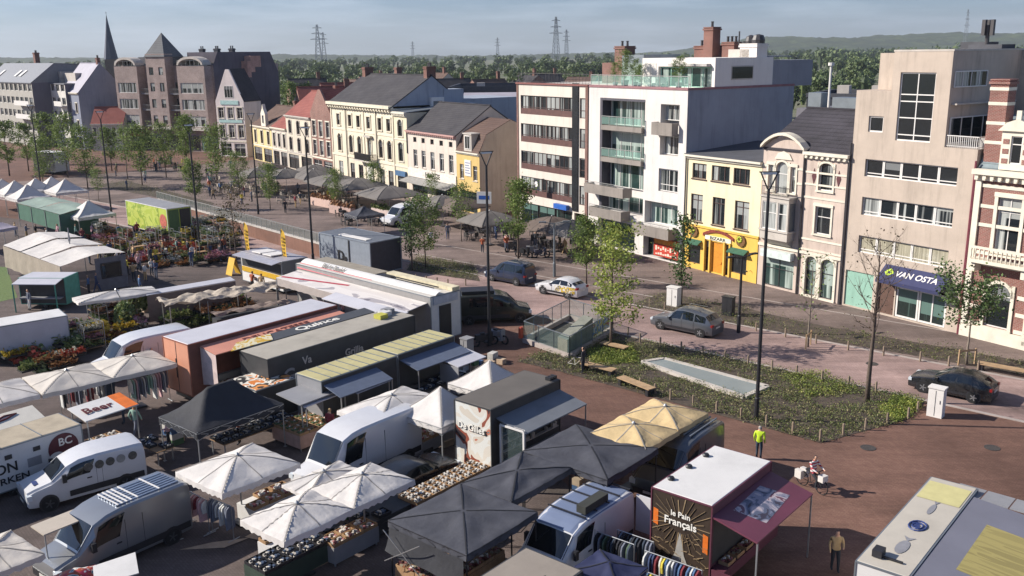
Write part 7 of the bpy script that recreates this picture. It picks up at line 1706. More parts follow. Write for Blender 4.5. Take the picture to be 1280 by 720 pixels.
# grey blue container
A = at(462,304,2.9); r = thing('container', 'grey-blue steel container with black markings behind the long white trailer', 'container', (A.x, A.y, 0), BH, 'containers on the square')
box_body(MB(), 7.4, 3.4, .1, 2.9, (1,1,0,0,2)).build('body', [mt('container_grey', c3('8a929c'), .5, .2, var=.1), mt('container_dark', c3('33353f'), .6), mt('container_roof', c3('6b6f75'), .5, .2, var=.15)], r)
trim_frame(MB(), 7.4, 3.4, .1, 2.9, .1).build('edge_trim', MATS['container_grey'], r)
b = MB(); b.bx(2.9,.052,.3,3.05,.06,2.8); b.build('door_seam', M_BLACK, r); lettering('D', 1.3, INK_B, r, (4.2,.06,1.2), (R(90),0,R(180))); lettering('R', .9, INK_B, r, (3.5,.06,.9), (R(90),0,R(180)))
MB().slab((1,-.4,3.0),(5,-.4,3.0),(5,-1.0,3.0),(1,-1.0,3.0),.06).build('skylight', F_WHITE, r)
# ramp wall of the underground car park and its rail
a_, c_ = at(196,262), at(442,334); d_ = c_-a_; L_ = d_.length; rz = math.atan2(d_.y, d_.x)
r = thing('ramp_wall', 'long brown-red wall of the car park ramp with a glass rail on top', 'wall', (a_.x, a_.y, 0), rz)
MB().bx(0,0,0,L_,.35,1.25).build('wall', plaster('ramp_wall_brown', '7d5d50', .4, .2), r); MB().bx(-.05,-.05,1.25,L_+.05,.4,1.36).build('coping', F_STONE, r); glass_rail(r, [(0,.18,1.36),(L_,.18,1.36)], .9, M_CLEAR)
# ================================================================ flower market: trolleys and trays
FLOW = [leafmat('flowers_'+n, c3(a), c3(b_), c3(c), 2.0, .15) for n, a, b_, c in (('green','3d4f2c','6a7d46','a3a873'),('pink','4c5a35','a8667d','d3a3ae'),('red','47502f','9c3b35','c76a50'),('yellow','4f5a2c','b5952f','d9c75a'),('white','465538','b9b5a5','dad8cc'),('rust','463a2a','8a5a3c','b08a63'))]
POTM = mt('black_plant_tray', c3('2b2a29'), .8)
def tray_mesh(seed, lf, w=1.15, d=.55, h=.28, n=150):
    r_ = random.Random(seed); b = MB(); b.bx(0,0,0,w,d,.08)
    c = MB()
    for _ in range(n):
        p_ = Vector((r_.uniform(0,w), r_.uniform(0,d), .08+abs(r_.gauss(0,h*.5)))); u = Vector((r_.gauss(0,1),r_.gauss(0,1),r_.gauss(0,.7))).normalized(); v_ = u.orthogonal().normalized(); z = r_.uniform(.05,.1)
        c.q([p_-u*z-v_*z*.7, p_+u*z-v_*z*.6, p_+u*z*.8+v_*z*.7, p_-u*z*.7+v_*z*.8])
    return b.mesh('tray', POTM), c.mesh('plants', lf)
TRAY = [[tray_mesh(40+i*3+k, FLOW[i]) for k in range(2)] for i in range(6)]
FN_ = ['green', 'pink', 'red', 'yellow', 'white', 'rust-coloured']
def tray(p, i, rz, where, sc=1.0, z=0.0):
    r = thing('plant_tray', 'tray of %s plants %s' % (FN_[i], where), 'plant tray', (p.x, p.y, z+.01), rz, 'trays of %s plants %s' % (FN_[i], where)); r.scale = (sc,)*3
    a, b = TRAY[i][rc.randrange(2)]; link('tray', a, r); link('plants', b, r); return r
trolley_m = None
def trolley(p, rz, where):
    global trolley_m
    if trolley_m is None:
        b = MB()
        for x in (0,1.3):
            for y in (0,.6): b.bx(x-.02,y-.02,.02,x+.02,y+.02,1.9)
            b.bx(x-.015,0,1.86,x+.015,.6,1.89)
        b.bx(0,-.015,1.86,1.3,.015,1.89)
        s = MB()
        for z in (.25,.8,1.35): s.bx(0,0,z,1.3,.6,z+.03)
        trolley_m = (b.mesh('frame', M_POLE), s.mesh('shelf', M_WOODP))
    r = thing('plant_trolley', 'three-shelf plant trolley %s' % where, 'plant trolley', (p.x, p.y, 0), rz, 'plant trolleys %s' % where); link('frame', trolley_m[0], r); link('shelf', trolley_m[1], r)
    for z in (.28,.83,1.38): 
        if rc.random() < .9: tray(mk(Vector((p.x,p.y,0)), .08, .03, rz), rc.choice((0,0,0,1,4,5,3)), rz, 'on the trolleys %s' % where, 1.0, z)
def flower_field(poly, n, where, pal, trol=0):
    """rows of trays in a quad given by four pixels"""
    P = [at(*q_) for q_ in poly]; k = int(n**.5*1.35); m_ = max(1, int(n/k))
    for i in range(k):
        for j in range(m_):
            u, v = (i+.5+rc.uniform(-.3,.3))/k, (j+.5+rc.uniform(-.25,.25))/m_; a = P[0].lerp(P[1], u); c = P[3].lerp(P[2], u); q_ = a.lerp(c, v)
            if rc.random() < trol: trolley(q_, BH+rc.choice((0,R(90))), where)
            else: tray(q_, rc.choice(pal), BH+rc.choice((0,R(90)))+rc.uniform(-.1,.1), where, rc.uniform(1.1,1.6), rc.choice((0,0,.35,.6)))
flower_field([(152,306),(205,330),(300,330),(235,300)], 64, 'left of the yellow snack kiosk', (0,1,2,3,4,5,0,5), .2)
flower_field([(120,296),(150,330),(215,335),(160,292)], 40, 'between the lime truck and the cream tent stall', (5,2,5,0,1,4), .1)
flower_field([(238,290),(262,312),(305,312),(282,285)], 34, 'right of the lime truck', (0,0,5,3,1), .55)
flower_field([(20,448),(62,472),(115,452),(70,432)], 26, 'in front of the plain white box trailer', (0,3,2,0,5,4))
flower_field([(84,428),(100,446),(200,412),(170,392)], 40, 'under the tilted white awning', (0,0,3,0,4,5,1), .15)
flower_field([(210,402),(230,412),(330,384),(300,372)], 36, 'under the crumpled tarpaulin', (0,5,5,0), .0)
for px, py, h_, k, lb in ((158,414,1.7,'green','round bushy green shrub in a pot under the tilted white awning'),(130,428,1.1,'yellow','yellow flowering shrub in a pot beside the white trailer'),(176,398,2.0,'green','tall thin potted tree beside the brown stall wall')):
    p = at(px, py); r = thing('potted_shrub', lb, 'potted plant', (p.x, p.y, 0)); MB().lathe([(.2,.01),(.28,.4),(.25,.4)], 10).build('pot', POTM, r); c = MB(); q2 = random.Random(px)
    for _ in range(420):
        d = Vector((q2.gauss(0,1),q2.gauss(0,1),q2.gauss(0,1))).normalized()*q2.uniform(.4,1); p_ = Vector((d.x*h_*.42,d.y*h_*.42,.45+h_*.5+d.z*h_*.5)); u = Vector((q2.gauss(0,1),q2.gauss(0,1),q2.gauss(0,1))).normalized()*.09; v_ = u.orthogonal()*.8; c.q([p_-u-v_,p_+u-v_,p_+u+v_,p_-u+v_])
    c.build('leaves', FLOW[0 if k == 'green' else 3], r)
# ================================================================ cafe terraces along the house fronts
def set_mesh():
    c = MB(); c.bx(-.22,-.22,.43,.22,.22,.47); c.bx(-.22,.18,.47,.22,.22,.88)
    for x in (-.2,.2):
        for y in (-.2,.2): c.bx(x-.02,y-.02,.01,x+.02,y+.02,.43)
    t_ = MB(); t_.bx(-.38,-.38,.72,.38,.38,.76); p_ = MB(); p_.lathe([(.26,.01),(.26,.04),(.04,.06),(.04,.72)], 10)
    return c, t_.mesh('table_top', M_BLACK), p_.mesh('leg', M_BLACK)
CH_, TT_, TL_ = set_mesh()
CHM = [CH_.mesh('cafe_chair', m_) for m_ in (mt('dark_wicker', c3('3a3634'), .8), mt('light_wicker', c3('a39a8c'), .8))]
def cafe_set(p, where, k=0):
    r = thing('cafe_table', 'square dark cafe table %s' % where, 'table', (p.x, p.y, 0), FROT+rc.uniform(-.2,.2), 'cafe tables %s' % where); link('table_top', TT_, r); link('leg', TL_, r)
    a0 = rc.uniform(-.3,.3)+FROT
    for j in range(4):
        a_ = a0+j*math.pi/2; o = link('cafe_chair', CHM[k], None, (p.x+.62*math.cos(a_), p.y+.62*math.sin(a_), 0.01), a_-math.pi/2); tag(o, '%s cafe chair %s' % (('dark','pale wicker')[k], where), 'chair', '%s cafe chairs %s' % (('dark','pale')[k], where))
UMB = [(322,213,'grey terrace parasol left of the white ornate house, leftmost of its row'),(340,207,'brownish terrace parasol before the low cream house'),(357,214,'second grey terrace parasol before the low cream house'),(392,215,'pale grey terrace parasol before the red gabled house'),(418,221,'broad grey terrace parasol before the left half of the yellow house'),(447,226,'broadest grey terrace parasol before the yellow house balcony'),(486,236,'grey terrace parasol behind the trees before the narrow white house'),(392,209,'small grey terrace parasol close to the red gabled house front'),(553,248,'grey terrace parasol before the NAMASTE signboard'),(575,250,'brownish terrace parasol beside the small yellow shop'),(612,268,'white-edged grey terrace parasol left of the round green tree'),(690,275,'brown-grey terrace parasol under the brown strip windows'),(715,280,'grey terrace parasol right of the brown-grey one under the strip windows')]
for k, (px, py, lb) in enumerate(UMB):
    q_ = at(px, py, 3.1); s_ = 6.2 if k in (4,5,6) else 4.8; rz = FROT
    parasol(lb, mk(Vector((q_.x, q_.y, 0)), -s_/2, s_/2, rz), s_, s_, 2.5, 3.45, C_GREYU if k not in (1,9,11) else cloth('brown_grey_canvas', '6b5f58', .12, .1), 'terrace parasols', rz, .12, 'terrace_parasol', False, 0, True, 'parasol', .12, 50+k)
def ter(ps, where, n, k=0):
    P = [at(*q_) for q_ in ps]
    for i in range(n):
        for _ in range(8):
            u, v = rc.random(), rc.random(); q_ = P[0].lerp(P[1], u).lerp(P[3].lerp(P[2], u), v)
            if all((q_-s).length > 1.75 for s in SETS): break
        else: continue
        SETS.append(q_); cafe_set(q_, where, k)
SETS = []
ter([(560,262),(580,300),(650,300),(620,262)], 'on the terrace beside the small yellow shop', 8)
ter([(655,285),(670,316),(735,320),(720,286)], 'on the terrace under the brown strip windows', 8)
ter([(335,228),(350,256),(440,262),(420,228)], 'on the terrace before the yellow house', 12, 1)
ter([(250,226),(265,250),(335,252),(320,226)], 'on the terrace before the low cream house', 12, 1)
ter([(415,262),(430,284),(470,282),(450,258)], 'beside the dark tent on the terrace', 5)
ter([(176,200),(180,214),(250,214),(230,200)], 'before the brick flats', 9)
popup('small black pop-up tent on the terrace before the yellow house', mk(at(455,262,2.6), -1.6, 1.6, FROT), 3.2, 3.2, 2.2, 3.0, C_BLACK, 'terrace tents', FROT, seed=60)
# planters and screens of the terraces
for px, py, l_, m_, lb in ((405,258,5.0,'c9ab9f','pale pink planter box with rust-coloured flowers on the yellow house terrace'),(428,268,4.5,'b59a90','dull pink planter box right of the pale one on the terrace'),(480,272,4.0,'c4b1aa','white canvas screen at the end of the terrace near the container')):
    p = at(px, py); r = thing('planter_box', lb, 'planter', (p.x, p.y, 0), R(-46)); MB().bx(-l_/2,-.35,0.01,l_/2,.35,1.0).build('box', hexm('planter_'+m_, m_, rough=.8, var=.1, dirt=.3), r)
    c = MB(); q2 = random.Random(px)
    for _ in range(300): p_ = Vector((q2.uniform(-l_/2,l_/2), q2.uniform(-.35,.35), 1.0+abs(q2.gauss(0,.25)))); u = Vector((q2.gauss(0,1),q2.gauss(0,1),q2.gauss(0,1))).normalized()*.1; v_ = u.orthogonal()*.8; c.q([p_-u-v_,p_+u-v_,p_+u+v_,p_-u+v_])
    c.build('plants', FLOW[5 if px < 450 else 0], r)
van('white panel van parked by the trees in front of the NAMASTE house', at(482,284), 5.0, 1.95, 2.3, V_WHITE, R(45), group='delivery vans')
r = trailer('white delivery truck with an open dark side at the far left, before the modern flats', at(70,219,0), 5.5, 2.6, .5, 3.6, [T_WHITE, T_WHITE, T_WHITE, M_BLACK, T_WHITE], rz=R(150), name='delivery_truck', wheels=(.2,.8)); r['category'] = 'truck'
# ================================================================ cars on the street
RZ = math.atan2(RD.y, RD.x)    # up-left along the street
RDN = RZ+math.pi
def flames(r, P, nr):
    b = MB(); patch(b, P, 5.0, 7.6, 1.45, 2.9, .02, 10, 4); b.build('side_print', printed('flame_print', ('c9c9cb','c9c9cb','c3a52f','5d5d60','c9c9cb','d1b53a'), 1.6, 2, 2.5), r)
def flames2(r, P, nr):
    b = MB(); patch(b, P, 4.0, 7.9, nr-1-2.9, nr-1-1.35, .02, 10, 4); b.build('side_print', printed('flame_print', ('c9c9cb','c9c9cb','c3a52f','5d5d60','c9c9cb','d1b53a'), 1.6, 2, 2.5), r)
def both(r, P, nr): flames(r, P, nr); flames2(r, P, nr)
car('navy minivan with a pale roof box driving on the street, farthest of the row', at(638,352) , V_NAVY, 4.4, 1.82, 1.82, RZ+math.pi, 'mpv', bars=True)
car('white hatchback with yellow and grey flame print behind the navy minivan', at(702,368), V_WHITE, 4.1, 1.76, 1.48, RZ+math.pi, 'hatch', decal=both)
car('grey metallic SUV driving past the planting bed', at(858,413), V_GSUV, 4.75, 1.92, 1.7, RZ+math.pi, 'hatch', bars=True)
car('black hatchback on the street at the right, beside the white cabinet', at(1190,492), V_BLACK, 4.3, 1.8, 1.48, RZ+math.pi, 'hatch')
vr, P, nr = van('dark olive camper van parked beside the tall lamp mast', at(662,398), 5.4, 2.0, 2.15, V_OLIVE, R(180)+R(8), group='delivery vans', rear_windows=True)
MB().bx(2.6,-.7,2.16,4.9,.7,2.36).build('roof_box', M_BLACK, vr)
# ================================================================ sunken car park stairs with glass walls
C = [at(655,428), at(712,398), at(766,416), at(712,448)]
r = thing('parking_entrance', 'glass-walled stair entrance of the underground car park with a concrete head', 'parking entrance', (C[0].x, C[0].y, 0))
O = C[0].copy(); O.z = 0; Lc = [c-O for c in C]
def wall_seg(b, a, c, z0, z1, t=.12): 
    d = (c-a).normalized(); n_ = Vector((-d.y, d.x, 0))*t/2; b.slab((*(a-n_).xy, z1), (*(c-n_).xy, z1), (*(c+n_).xy, z1), (*(a+n_).xy, z1), z1-z0); return b
b = MB(); 
for i in range(4): wall_seg(b, Lc[i], Lc[(i+1) % 4], 0.02, .32, .25)
b.build('kerb_wall', M_KERB, r)
b = MB(); g_ = MB()
for a, c in ((Lc[0],Lc[1]),(Lc[1],Lc[2]),(Lc[3],Lc[0]),(Lc[2],Lc[3])):
    L_ = (c-a).length; n = max(1, int(L_/1.3))
    for i in range(n+1): p = a.lerp(c, i/n); b.bx(p.x-.025,p.y-.025,.3,p.x+.025,p.y+.025,1.45)
    up = Vector((0,0,1)); b.bar(a+up*1.45, c+up*1.45, .05)
    g_.q([a+up*.34, c+up*.34, c+up*1.4, a+up*1.4])
b.build('rail_post', M_ZINC, r); g_.build('glass_panel', M_CLEAR, r)
fl = [p.lerp((Lc[0]+Lc[2])/2, .1) for p in Lc]; MB().q([(*p.xy, .03) for p in fl]).build('stair_floor', mt('stair_dark', c3('4d4a44'), .9, var=.2), r)
mid = Lc[0].lerp(Lc[2], .42); d1 = (Lc[2]-Lc[3]).normalized(); d2 = (Lc[1]-Lc[0]).normalized()
hd = MB(); q0, q1 = Lc[3].lerp(Lc[2], .08), Lc[3].lerp(Lc[2], .62); dd = (Lc[0]-Lc[3]).normalized()*1.9
q0 = Lc[3].lerp(Lc[0], .25); q1 = q0+(Lc[1]-Lc[0])*.55; nn = (Lc[3]-Lc[0]).normalized()
hd.v += [(q0.x,q0.y,.03),(q1.x,q1.y,.03),(q1.x,q1.y,1.7),(q0.x,q0.y,1.15)]; hd.v += [(v[0]+nn.x*.9, v[1]+nn.y*.9, v[2]) for v in hd.v[:4]]
for f in ((0,1,2,3),(7,6,5,4),(3,2,6,7),(0,4,5,1),(1,5,6,2),(0,3,7,4)): hd.f.append(f); hd.m.append(0)
hd.build('concrete_head', plaster('green_grey_concrete', '83847a', .4, .15), r)
k0 = Lc[3].lerp(Lc[2], .5); k1 = Lc[3].lerp(Lc[2], .98); 
m_ = printed('colour_print', ('c9b53a','d8d4c6','5d86b5','c7c04a','a33a3a','d9d6cc'), 1.8, 1, .6); b = MB(); off = (Lc[0]-Lc[3]).normalized()*.3
b.q([(*(k0+off).xy,.35),(*(k1+off).xy,.35),(*(k1+off).xy,1.25),(*(k0+off).xy,1.25)]); b.build('colour_panel', m_, r)
MB().lathe([(.16,.3),(.16,.95),(.12,1.05)], 12, (Lc[0].x-.2, Lc[0].y+.05, 0)).build('orange_sign', mt('orange_red_sign', c3('c7563a'), .5), r)
# ================================================================ planting beds, bollards, glass roof light, benches
BED = [at(646,452), at(760,416), at(1158,500), at(1136,524), at(1026,554), at(690,462)]
sheet('bed', BED, .022, M_SOIL)
BED2 = [at(786,382), at(830,366), at(930,385), at(1000,402), at(1210,440), at(1280,452), at(1280,470), at(1150,446), at(960,414), at(870,398)]
BED3 = [at(508,338), at(600,352), at(592,332), at(520,322)]
BED4 = [at(120,232), at(158,226), at(268,254), at(262,260)]; sheet('bed', BED4, .028, M_SOIL)
sheet('bed', BED2, .024, M_SOIL); sheet('bed', BED3, .026, M_SOIL)
def inside(p, poly):
    c = False; n = len(poly)
    for i in range(n):
        a, b_ = poly[i], poly[(i+1) % n]
        if (a.y > p.y) != (b_.y > p.y) and p.x < (b_.x-a.x)*(p.y-a.y)/(b_.y-a.y)+a.x: c = not c
    return c
GL = [at(803,455), at(830,451), at(959,486), at(930,499)]
LFB = leafmat('bed_leaves', c3('3e4a2a'), c3('66713f'), c3('948a62'), 1.2, .2); LFB2 = leafmat('bright_bed_leaves', c3('52662f'), c3('76863c'), c3('a3a552'), 1.2, .25)
def groundcover(poly, n, lf, label, hmax=.5, seed=1, only=None):
    r_ = random.Random(seed); xs = [p.x for p in poly]; ys = [p.y for p in poly]; b = MB(); k = 0
    while k < n:
        p = Vector((r_.uniform(min(xs),max(xs)), r_.uniform(min(ys),max(ys)), 0)); k += 1
        if not inside(p, poly) or inside(p, GL): continue
        d_ = noise.noise(Vector((p.x*.45, p.y*.45, 5)))
        if only is None and d_ < -.34 and r_.random() < .85: continue
        hh = hmax*(.35+.65*max(0, .5+d_))*r_.uniform(.5,1.1)
        for _ in range(11):
            q_ = p+Vector((r_.gauss(0,.12), r_.gauss(0,.12), .03+hh*r_.random())); u = Vector((r_.gauss(0,1),r_.gauss(0,1),r_.gauss(0,.8))).normalized(); v_ = u.cross(Vector((r_.gauss(0,1),r_.gauss(0,1),1))).normalized(); z = r_.uniform(.045,.10)
            b.q([q_, q_+u*z*.5+v_*z*.4, q_+u*z, q_+u*z*.5-v_*z*.4])
    o = b.build('ground_cover', lf); tag(o, label, 'plants', kind='stuff')
groundcover(BED, 9000, LFB, 'low brown-green ground cover in the long planting bed inside the bollards', .4, 1)
groundcover([at(1098,510), at(1128,497), at(1152,510), at(1120,530)], 900, LFB2, 'bright yellow-green plants at the right tip of the planting bed', .5, 2, True)
groundcover([at(735,440), at(790,438), at(800,455), at(742,456)], 700, LFB2, 'light green low shrubs behind the bicycle in the planting bed', .5, 3, True)
groundcover([at(975,470), at(1030,465), at(1080,490), at(1010,500)], 420, LFB2, 'yellowish low plants in the middle of the planting bed', .35, 7, True)
groundcover(BED2, 2600, LFB, 'low green shrubs in the strip bed along the pavement', .55, 4)
groundcover(BED3, 1100, LFB, 'brownish low hedge plants beside the long white trailer', .6, 5)
groundcover(BED4, 1500, LFB, 'dark low hedge strip on the square behind the lime flower truck', .9, 6)
def edge(poly_px, step, label, group): bollards([at(*q_) for q_ in poly_px], step, label, group)
edge([(785,420),(800,428),(1130,498)], 1.55, 'short wooden bollard on the road side of the long planting bed', 'bollards on the road side of the bed')
edge([(800,486),(838,500),(1025,552),(1135,524),(1158,508)], 1.35, 'short wooden bollard on the market side of the long planting bed', 'bollards on the market side of the bed')
edge([(788,386),(812,384),(850,392)], 1.2, 'short wooden bollard of the strip bed by the white cabinet', 'bollards by the white cabinet')
edge([(945,414),(1060,438),(1150,452),(1260,470)], 1.9, 'short wooden bollard of the strip bed along the pavement', 'bollards of the strip bed')
edge([(520,352),(560,358),(604,356)], 1.2, 'short wooden bollard beside the hedge near the long white trailer', 'bollards by the trailer hedge')
O = GL[0].copy(); r = thing('roof_light', 'long grey glass roof light framed in white set into the planting bed', 'skylight', (O.x, O.y, 0)); L4 = [g-O for g in GL]
ce = sum(L4, Vector())/4; inn = [p.lerp(ce, .0) for p in L4]; b = MB()
for i in range(4): wall_seg(b, L4[i], L4[(i+1) % 4], .02, .2, .3)
b.build('frame', F_STONE, r); m, g = newmat('frosted_glass'); g.bsdf(g.mix(g.noise(g.coord(), .6, 5), c3('6d7678'), c3('8a9495')), .25, 0, None, 0, .6); MB().q([(*p.xy, .16) for p in L4]).build('pane', m, r)
def bench(p, rz, l_, label): 
    r = thing('park_bench', label, 'bench', (p.x, p.y, 0), rz, 'wooden benches by the beds'); MB().bx(0,-.28,.42,l_,-.1,.48).bx(0,-.08,.42,l_,.1,.48).bx(0,.12,.42,l_,.3,.48).build('seat', M_STAKE, r)
    for x in (.1, l_-.3): MB().bx(x,-.24,0.01,x+.2,.26,.415).build('leg', M_BLACK, r)
bench(at(775,480), R(-54), 2.6, 'backless wooden bench on the market side of the planting bed, near the roof light')
bench(at(728,462), R(-40), 2.3, 'wooden bench behind the man in black with the white bicycle')
bench(at(752,436), R(-40), 1.9, 'small wooden bench at the foot of the yellow-green tree')
bench(at(1222,462), R(-40), 3.2, 'dark bench in front of the red brick house at the right')
def cabinet(px, py, w_, d_, h_, m_, label):
    p = at(px, py); r = thing('street_cabinet', label, 'cabinet', (p.x, p.y, 0), R(-42), 'street cabinets'); MB().bx(-w_/2,-d_/2,0.01,w_/2,d_/2,h_).bx(-w_/2-.04,-d_/2-.04,h_,w_/2+.04,d_/2+.04,h_+.07).build('body', m_, r); MB().bx(-.01,-d_/2-.012,.1,.01,-d_/2,h_-.1).bx(w_*.3,-d_/2-.02,h_*.5,w_*.34,-d_/2,h_*.62).build('door_seam', M_BLACK, r)
cabinet(842,382,.9,.6,1.4,F_WHITE,'white street cabinet in the strip bed opposite the yellow shop')
cabinet(910,394,.8,.5,1.35,M_BLACK,'black street cabinet between the strip bed and the yellow shop')
cabinet(1169,520,.75,.5,1.55,F_WHITE,'white street cabinet at the right tip of the long planting bed')
cabinet(152*1+432,446,.6,.6,1.2,T_GREY,'grey waste bin beside the olive camper van')
# bicycles, scooters
def bike(p, rz, col, label, moto=False, group='bicycles and scooters on the square'):
    r = thing('motor_scooter' if moto else 'bicycle', label, 'scooter' if moto else 'bicycle', (p.x, p.y, 0), rz, group); rad = .27 if moto else .34; wb = .62 if moto else .54
    for x in (-wb, wb):
        b = MB(); k = 18
        pts = [(x+rad*math.cos(a*6.2832/k), 0, rad+.01+rad*math.sin(a*6.2832/k)) for a in range(k+1)]; b.tube(pts, .06 if moto else .022, 6, cap=False); b.build('wheel', M_TYRE, r)
    b = MB(); t = .06 if moto else .022
    for a, c in (((-wb,0,rad),(-.05,0,.32)),((-.05,0,.32),(.42,0,.78)),((-.05,0,.32),(-.16,0,.85)),((-.16,0,.78),(.42,0,.8)),((-wb,0,rad),(-.16,0,.72)),((wb,0,rad),(.42,0,.8)),((.42,0,.8),(.38,0,1.0))): b.bar(a, c, t)
    b.build('frame', col, r); MB().bx(-.3,-.1,.84,.0,.1,.91).build('saddle', M_BLACK, r); MB().bar((.38,-.28,1.0),(.38,.28,1.0),.03).build('handlebar', M_BLACK, r)
    if moto: MB().bx(-.62,-.17,.42,.1,.17,.8).bx(.38,-.2,.3,.5,.2,.95).bx(-.1,-.16,.2,.45,.16,.3).build('fairing', col, r)
    return r
bike(at(720,462), R(-30), F_WHITE, 'white bicycle beside the man in black at the planting bed')
bike(at(934,352), R(-56), M_BLACK, 'dark bicycle leaning by the window of the yellow shop')
bike(at(606,432), R(20), M_BLACK, 'dark scooter at the foot of the tall lamp mast', True)
bike(at(622,428), R(-40), T_GREY, 'grey scooter right of the tall lamp mast', True)
for k, (px, py) in enumerate(((655,322),(666,318),(676,322),(640,314))): bike(at(px,py), R(-30+25*k), (M_BLACK,T_GREY,V_NAVY,V_GREY)[k], ('black','light grey','navy','dark grey')[k]+' motor scooter parked under the round green tree', True)
bike(at(232,300), R(-44), M_BLACK, 'bicycle of the rider passing below the ramp wall')
# ================================================================ lamp masts
for (px, py, h, lb) in ((612,432,12.6,'tall lamp mast with a forked lantern beside the white pop-up tents'),(945,525,12.8,'tall lamp mast with a forked lantern in the right part of the planting bed'),(392,334,12.5,'tall lamp mast behind the yellow snack kiosk and the long white trailer'),(251,322,12.5,'tall lamp mast beside the lime flower truck'),(140,272,12.5,'tall lamp mast beside the peaked tent of the green stall'),(53,246,12.5,'tall lamp mast rising among the back row tents'),(323,268,12.0,'tall lamp mast behind the left yellow feather flag')):
    mast(at(px, py), h, lb)
mast(at(693,346), 4.6, 'short grey lamp with a flat double arm beside the white hatchback', False, 'short double-armed lamps', M_ZINC)
mast(at(923,416), 5.2, 'short black double-armed lamp beside the black street cabinet', False, 'short double-armed lamps')
q_ = at(608,268,4.0); p = at(611,330); r = thing('banner_sign', 'white round-ended sign board on a pole before the small yellow shop', 'sign', (q_.x, q_.y, 0), R(-15)); MB().tube([(0,.1,0.01),(0,.1,6.2)], .05, 6).build('pole', M_ZINC, r); MB().bx(-.9,-.02,5.0,.5,.08,6.1).build('board', F_WHITE, r); MB().bx(-.7,-.03,5.4,.3,-.021,5.75).build('print', MATS['blue_sign_board'], r)
# ================================================================ trees
T = [('yellow',763,437,1.0,0,'yellow-green young tree in the planting bed by the parking entrance',0),('green',733,357,0.86,1.2,'smaller green tree behind the white hatchback, beside the white apartment block',0),('green',648,324,1.12,2.2,'round fresh green tree beside the parked motor scooters',0),('column',851,380,1.08,.6,'narrow dark columnar tree before the yellow shop, bare at the foot',0),('bare',1084,502,1.0,.4,'tall bare dark tree in front of the mint shop panel',0),('sparse',1010,434,1.0,1.0,'thin nearly leafless young tree with stakes before the pale stone house',1),('umbrella',1208,456,1.0,.2,'small dark green umbrella-shaped tree before the red brick house',1),('thin',577,302,1.00,.7,'slender tree with few leaves before the small yellow shop',0),('column',515,338,1.0,1.9,'dark green columnar tree just right of the grey container',0),('pale',532,334,0.95,.3,'pale green tree beside the columnar one near the container',0),('red',296,332,1.05,2.0,'reddish sparse tree between the flower market and the ramp wall',0),
 ('green',245,262,0.95,.5,'green tree above the lime flower truck',0),('pale',338,262,0.85,1.5,'small pale green tree on the street side of the ramp wall',0),('pale',300,246,.9,.4,'green tree among the cafe tables before the low cream house',0),('pale',420,262,.75,1.4,'green tree by the planter boxes of the yellow house terrace',0),('green',140,214,1.1,.3,'green tree before the low red-roofed house at the left',0),('pale',55,236,1.1,2.2,'pale green tree behind the back row pop-up tents',0),('thin',540,262,0.75,2.5,'pale slender tree before the NAMASTE signboard',0),('pale',470,256,0.80,.2,'half hidden green tree before the narrow white house',0),('pale',110,236,1.35,.9,'pale tree between the back tents and the modern flats',0),('thin',160,224,1.35,.2,'slender pale tree left of the brick flats entrance',0),('pale',178,232,1.35,1.1,'pale green tree before the left brick tower',0),('pale',272,236,1.35,2.1,'pale green tree before the white gabled house',0),('green',235,216,1.42,2.8,'green tree close to the right brick tower',0),('pale',208,222,1.28,.8,'light green tree before the middle brick tower',0),
 ('big',12,220,.8,.0,'tall pale tree at the far left frame edge',0),('big',36,214,.72,1.0,'second tall pale tree from the left frame edge',0),('big',60,206,.82,2.0,'broad dark green tree before the modern white flats',0),('pale',85,222,1.49,2.4,'light green tree right of the white delivery truck',0),('thin',124,252,0.75,.6,'very small thin tree beside the right back row tent',0),('pale',395,200,0.90,1.3,'small green tree before the white ornate house',0)]
for key, px, py, s, rz, lb, st in T: tree(key, at(px, py), lb, rz, s, bool(st))
for px, rr, sc, lb in ((378,205,1.15,'large round green tree rising behind the red roofs'),(398,235,1.0,'second green tree rising right of the large one behind the red roofs'),(360,240,1.1,'green tree peeping over the big slate side wall'),(440,240,.9,'yellow-green tree left of the yellow house chimneys'),(1046,150,.95,'yellow-green tree behind the dark hall at the right'),(1062,165,1.0,'dark green tree beside the concrete block behind the roofs')):
    tree('big', bear(px, rr), lb, rr, sc, group='garden trees behind the houses', name='garden_tree')
# roof terrace plants of the white block
for k, (x, y, s) in enumerate(((2.0,1.6,.34),(3.6,1.4,.5),(4.6,1.8,.38),(10.6,1.6,.42),(5.6,1.5,.3))):
    p = FL(29.9-x, y); r = thing('potted_tree', ('leftmost','tallest','third','rightmost','smallest')[k]+' potted tree on the roof terrace of the white apartment block', 'potted plant', (p.x, p.y, 15.27), k*1.1, 'potted trees on the roof terrace'); r.scale = (s,)*3
    link('trunk', TMESH['pale'][0], r); link('crown', TMESH['pale'][1], r); MB().lathe([(.5,0),(.8,1.3),(.7,1.3)], 10).build('pot', T_GREY, r)
for k, x in enumerate((7.2,8.8,11.8)):
    p = FL(29.9-x, 1.5); r = thing('garden_chair', ('left','middle','right')[k]+' white garden chair on the roof terrace', 'chair', (p.x, p.y, 15.27), FROT+k, 'white garden chairs on the roof terrace'); MB().bx(-.25,-.25,.4,.25,.25,.45).build('seat', F_WHITE, r); MB().bx(-.25,.21,.45,.25,.25,.95).build('backrest', F_WHITE, r)
    for sx in (-.22,.22):
        for sy in (-.22,.22): MB().bx(sx-.02,sy-.02,0,sx+.02,sy+.02,.4).build('leg', F_WHITE, r)
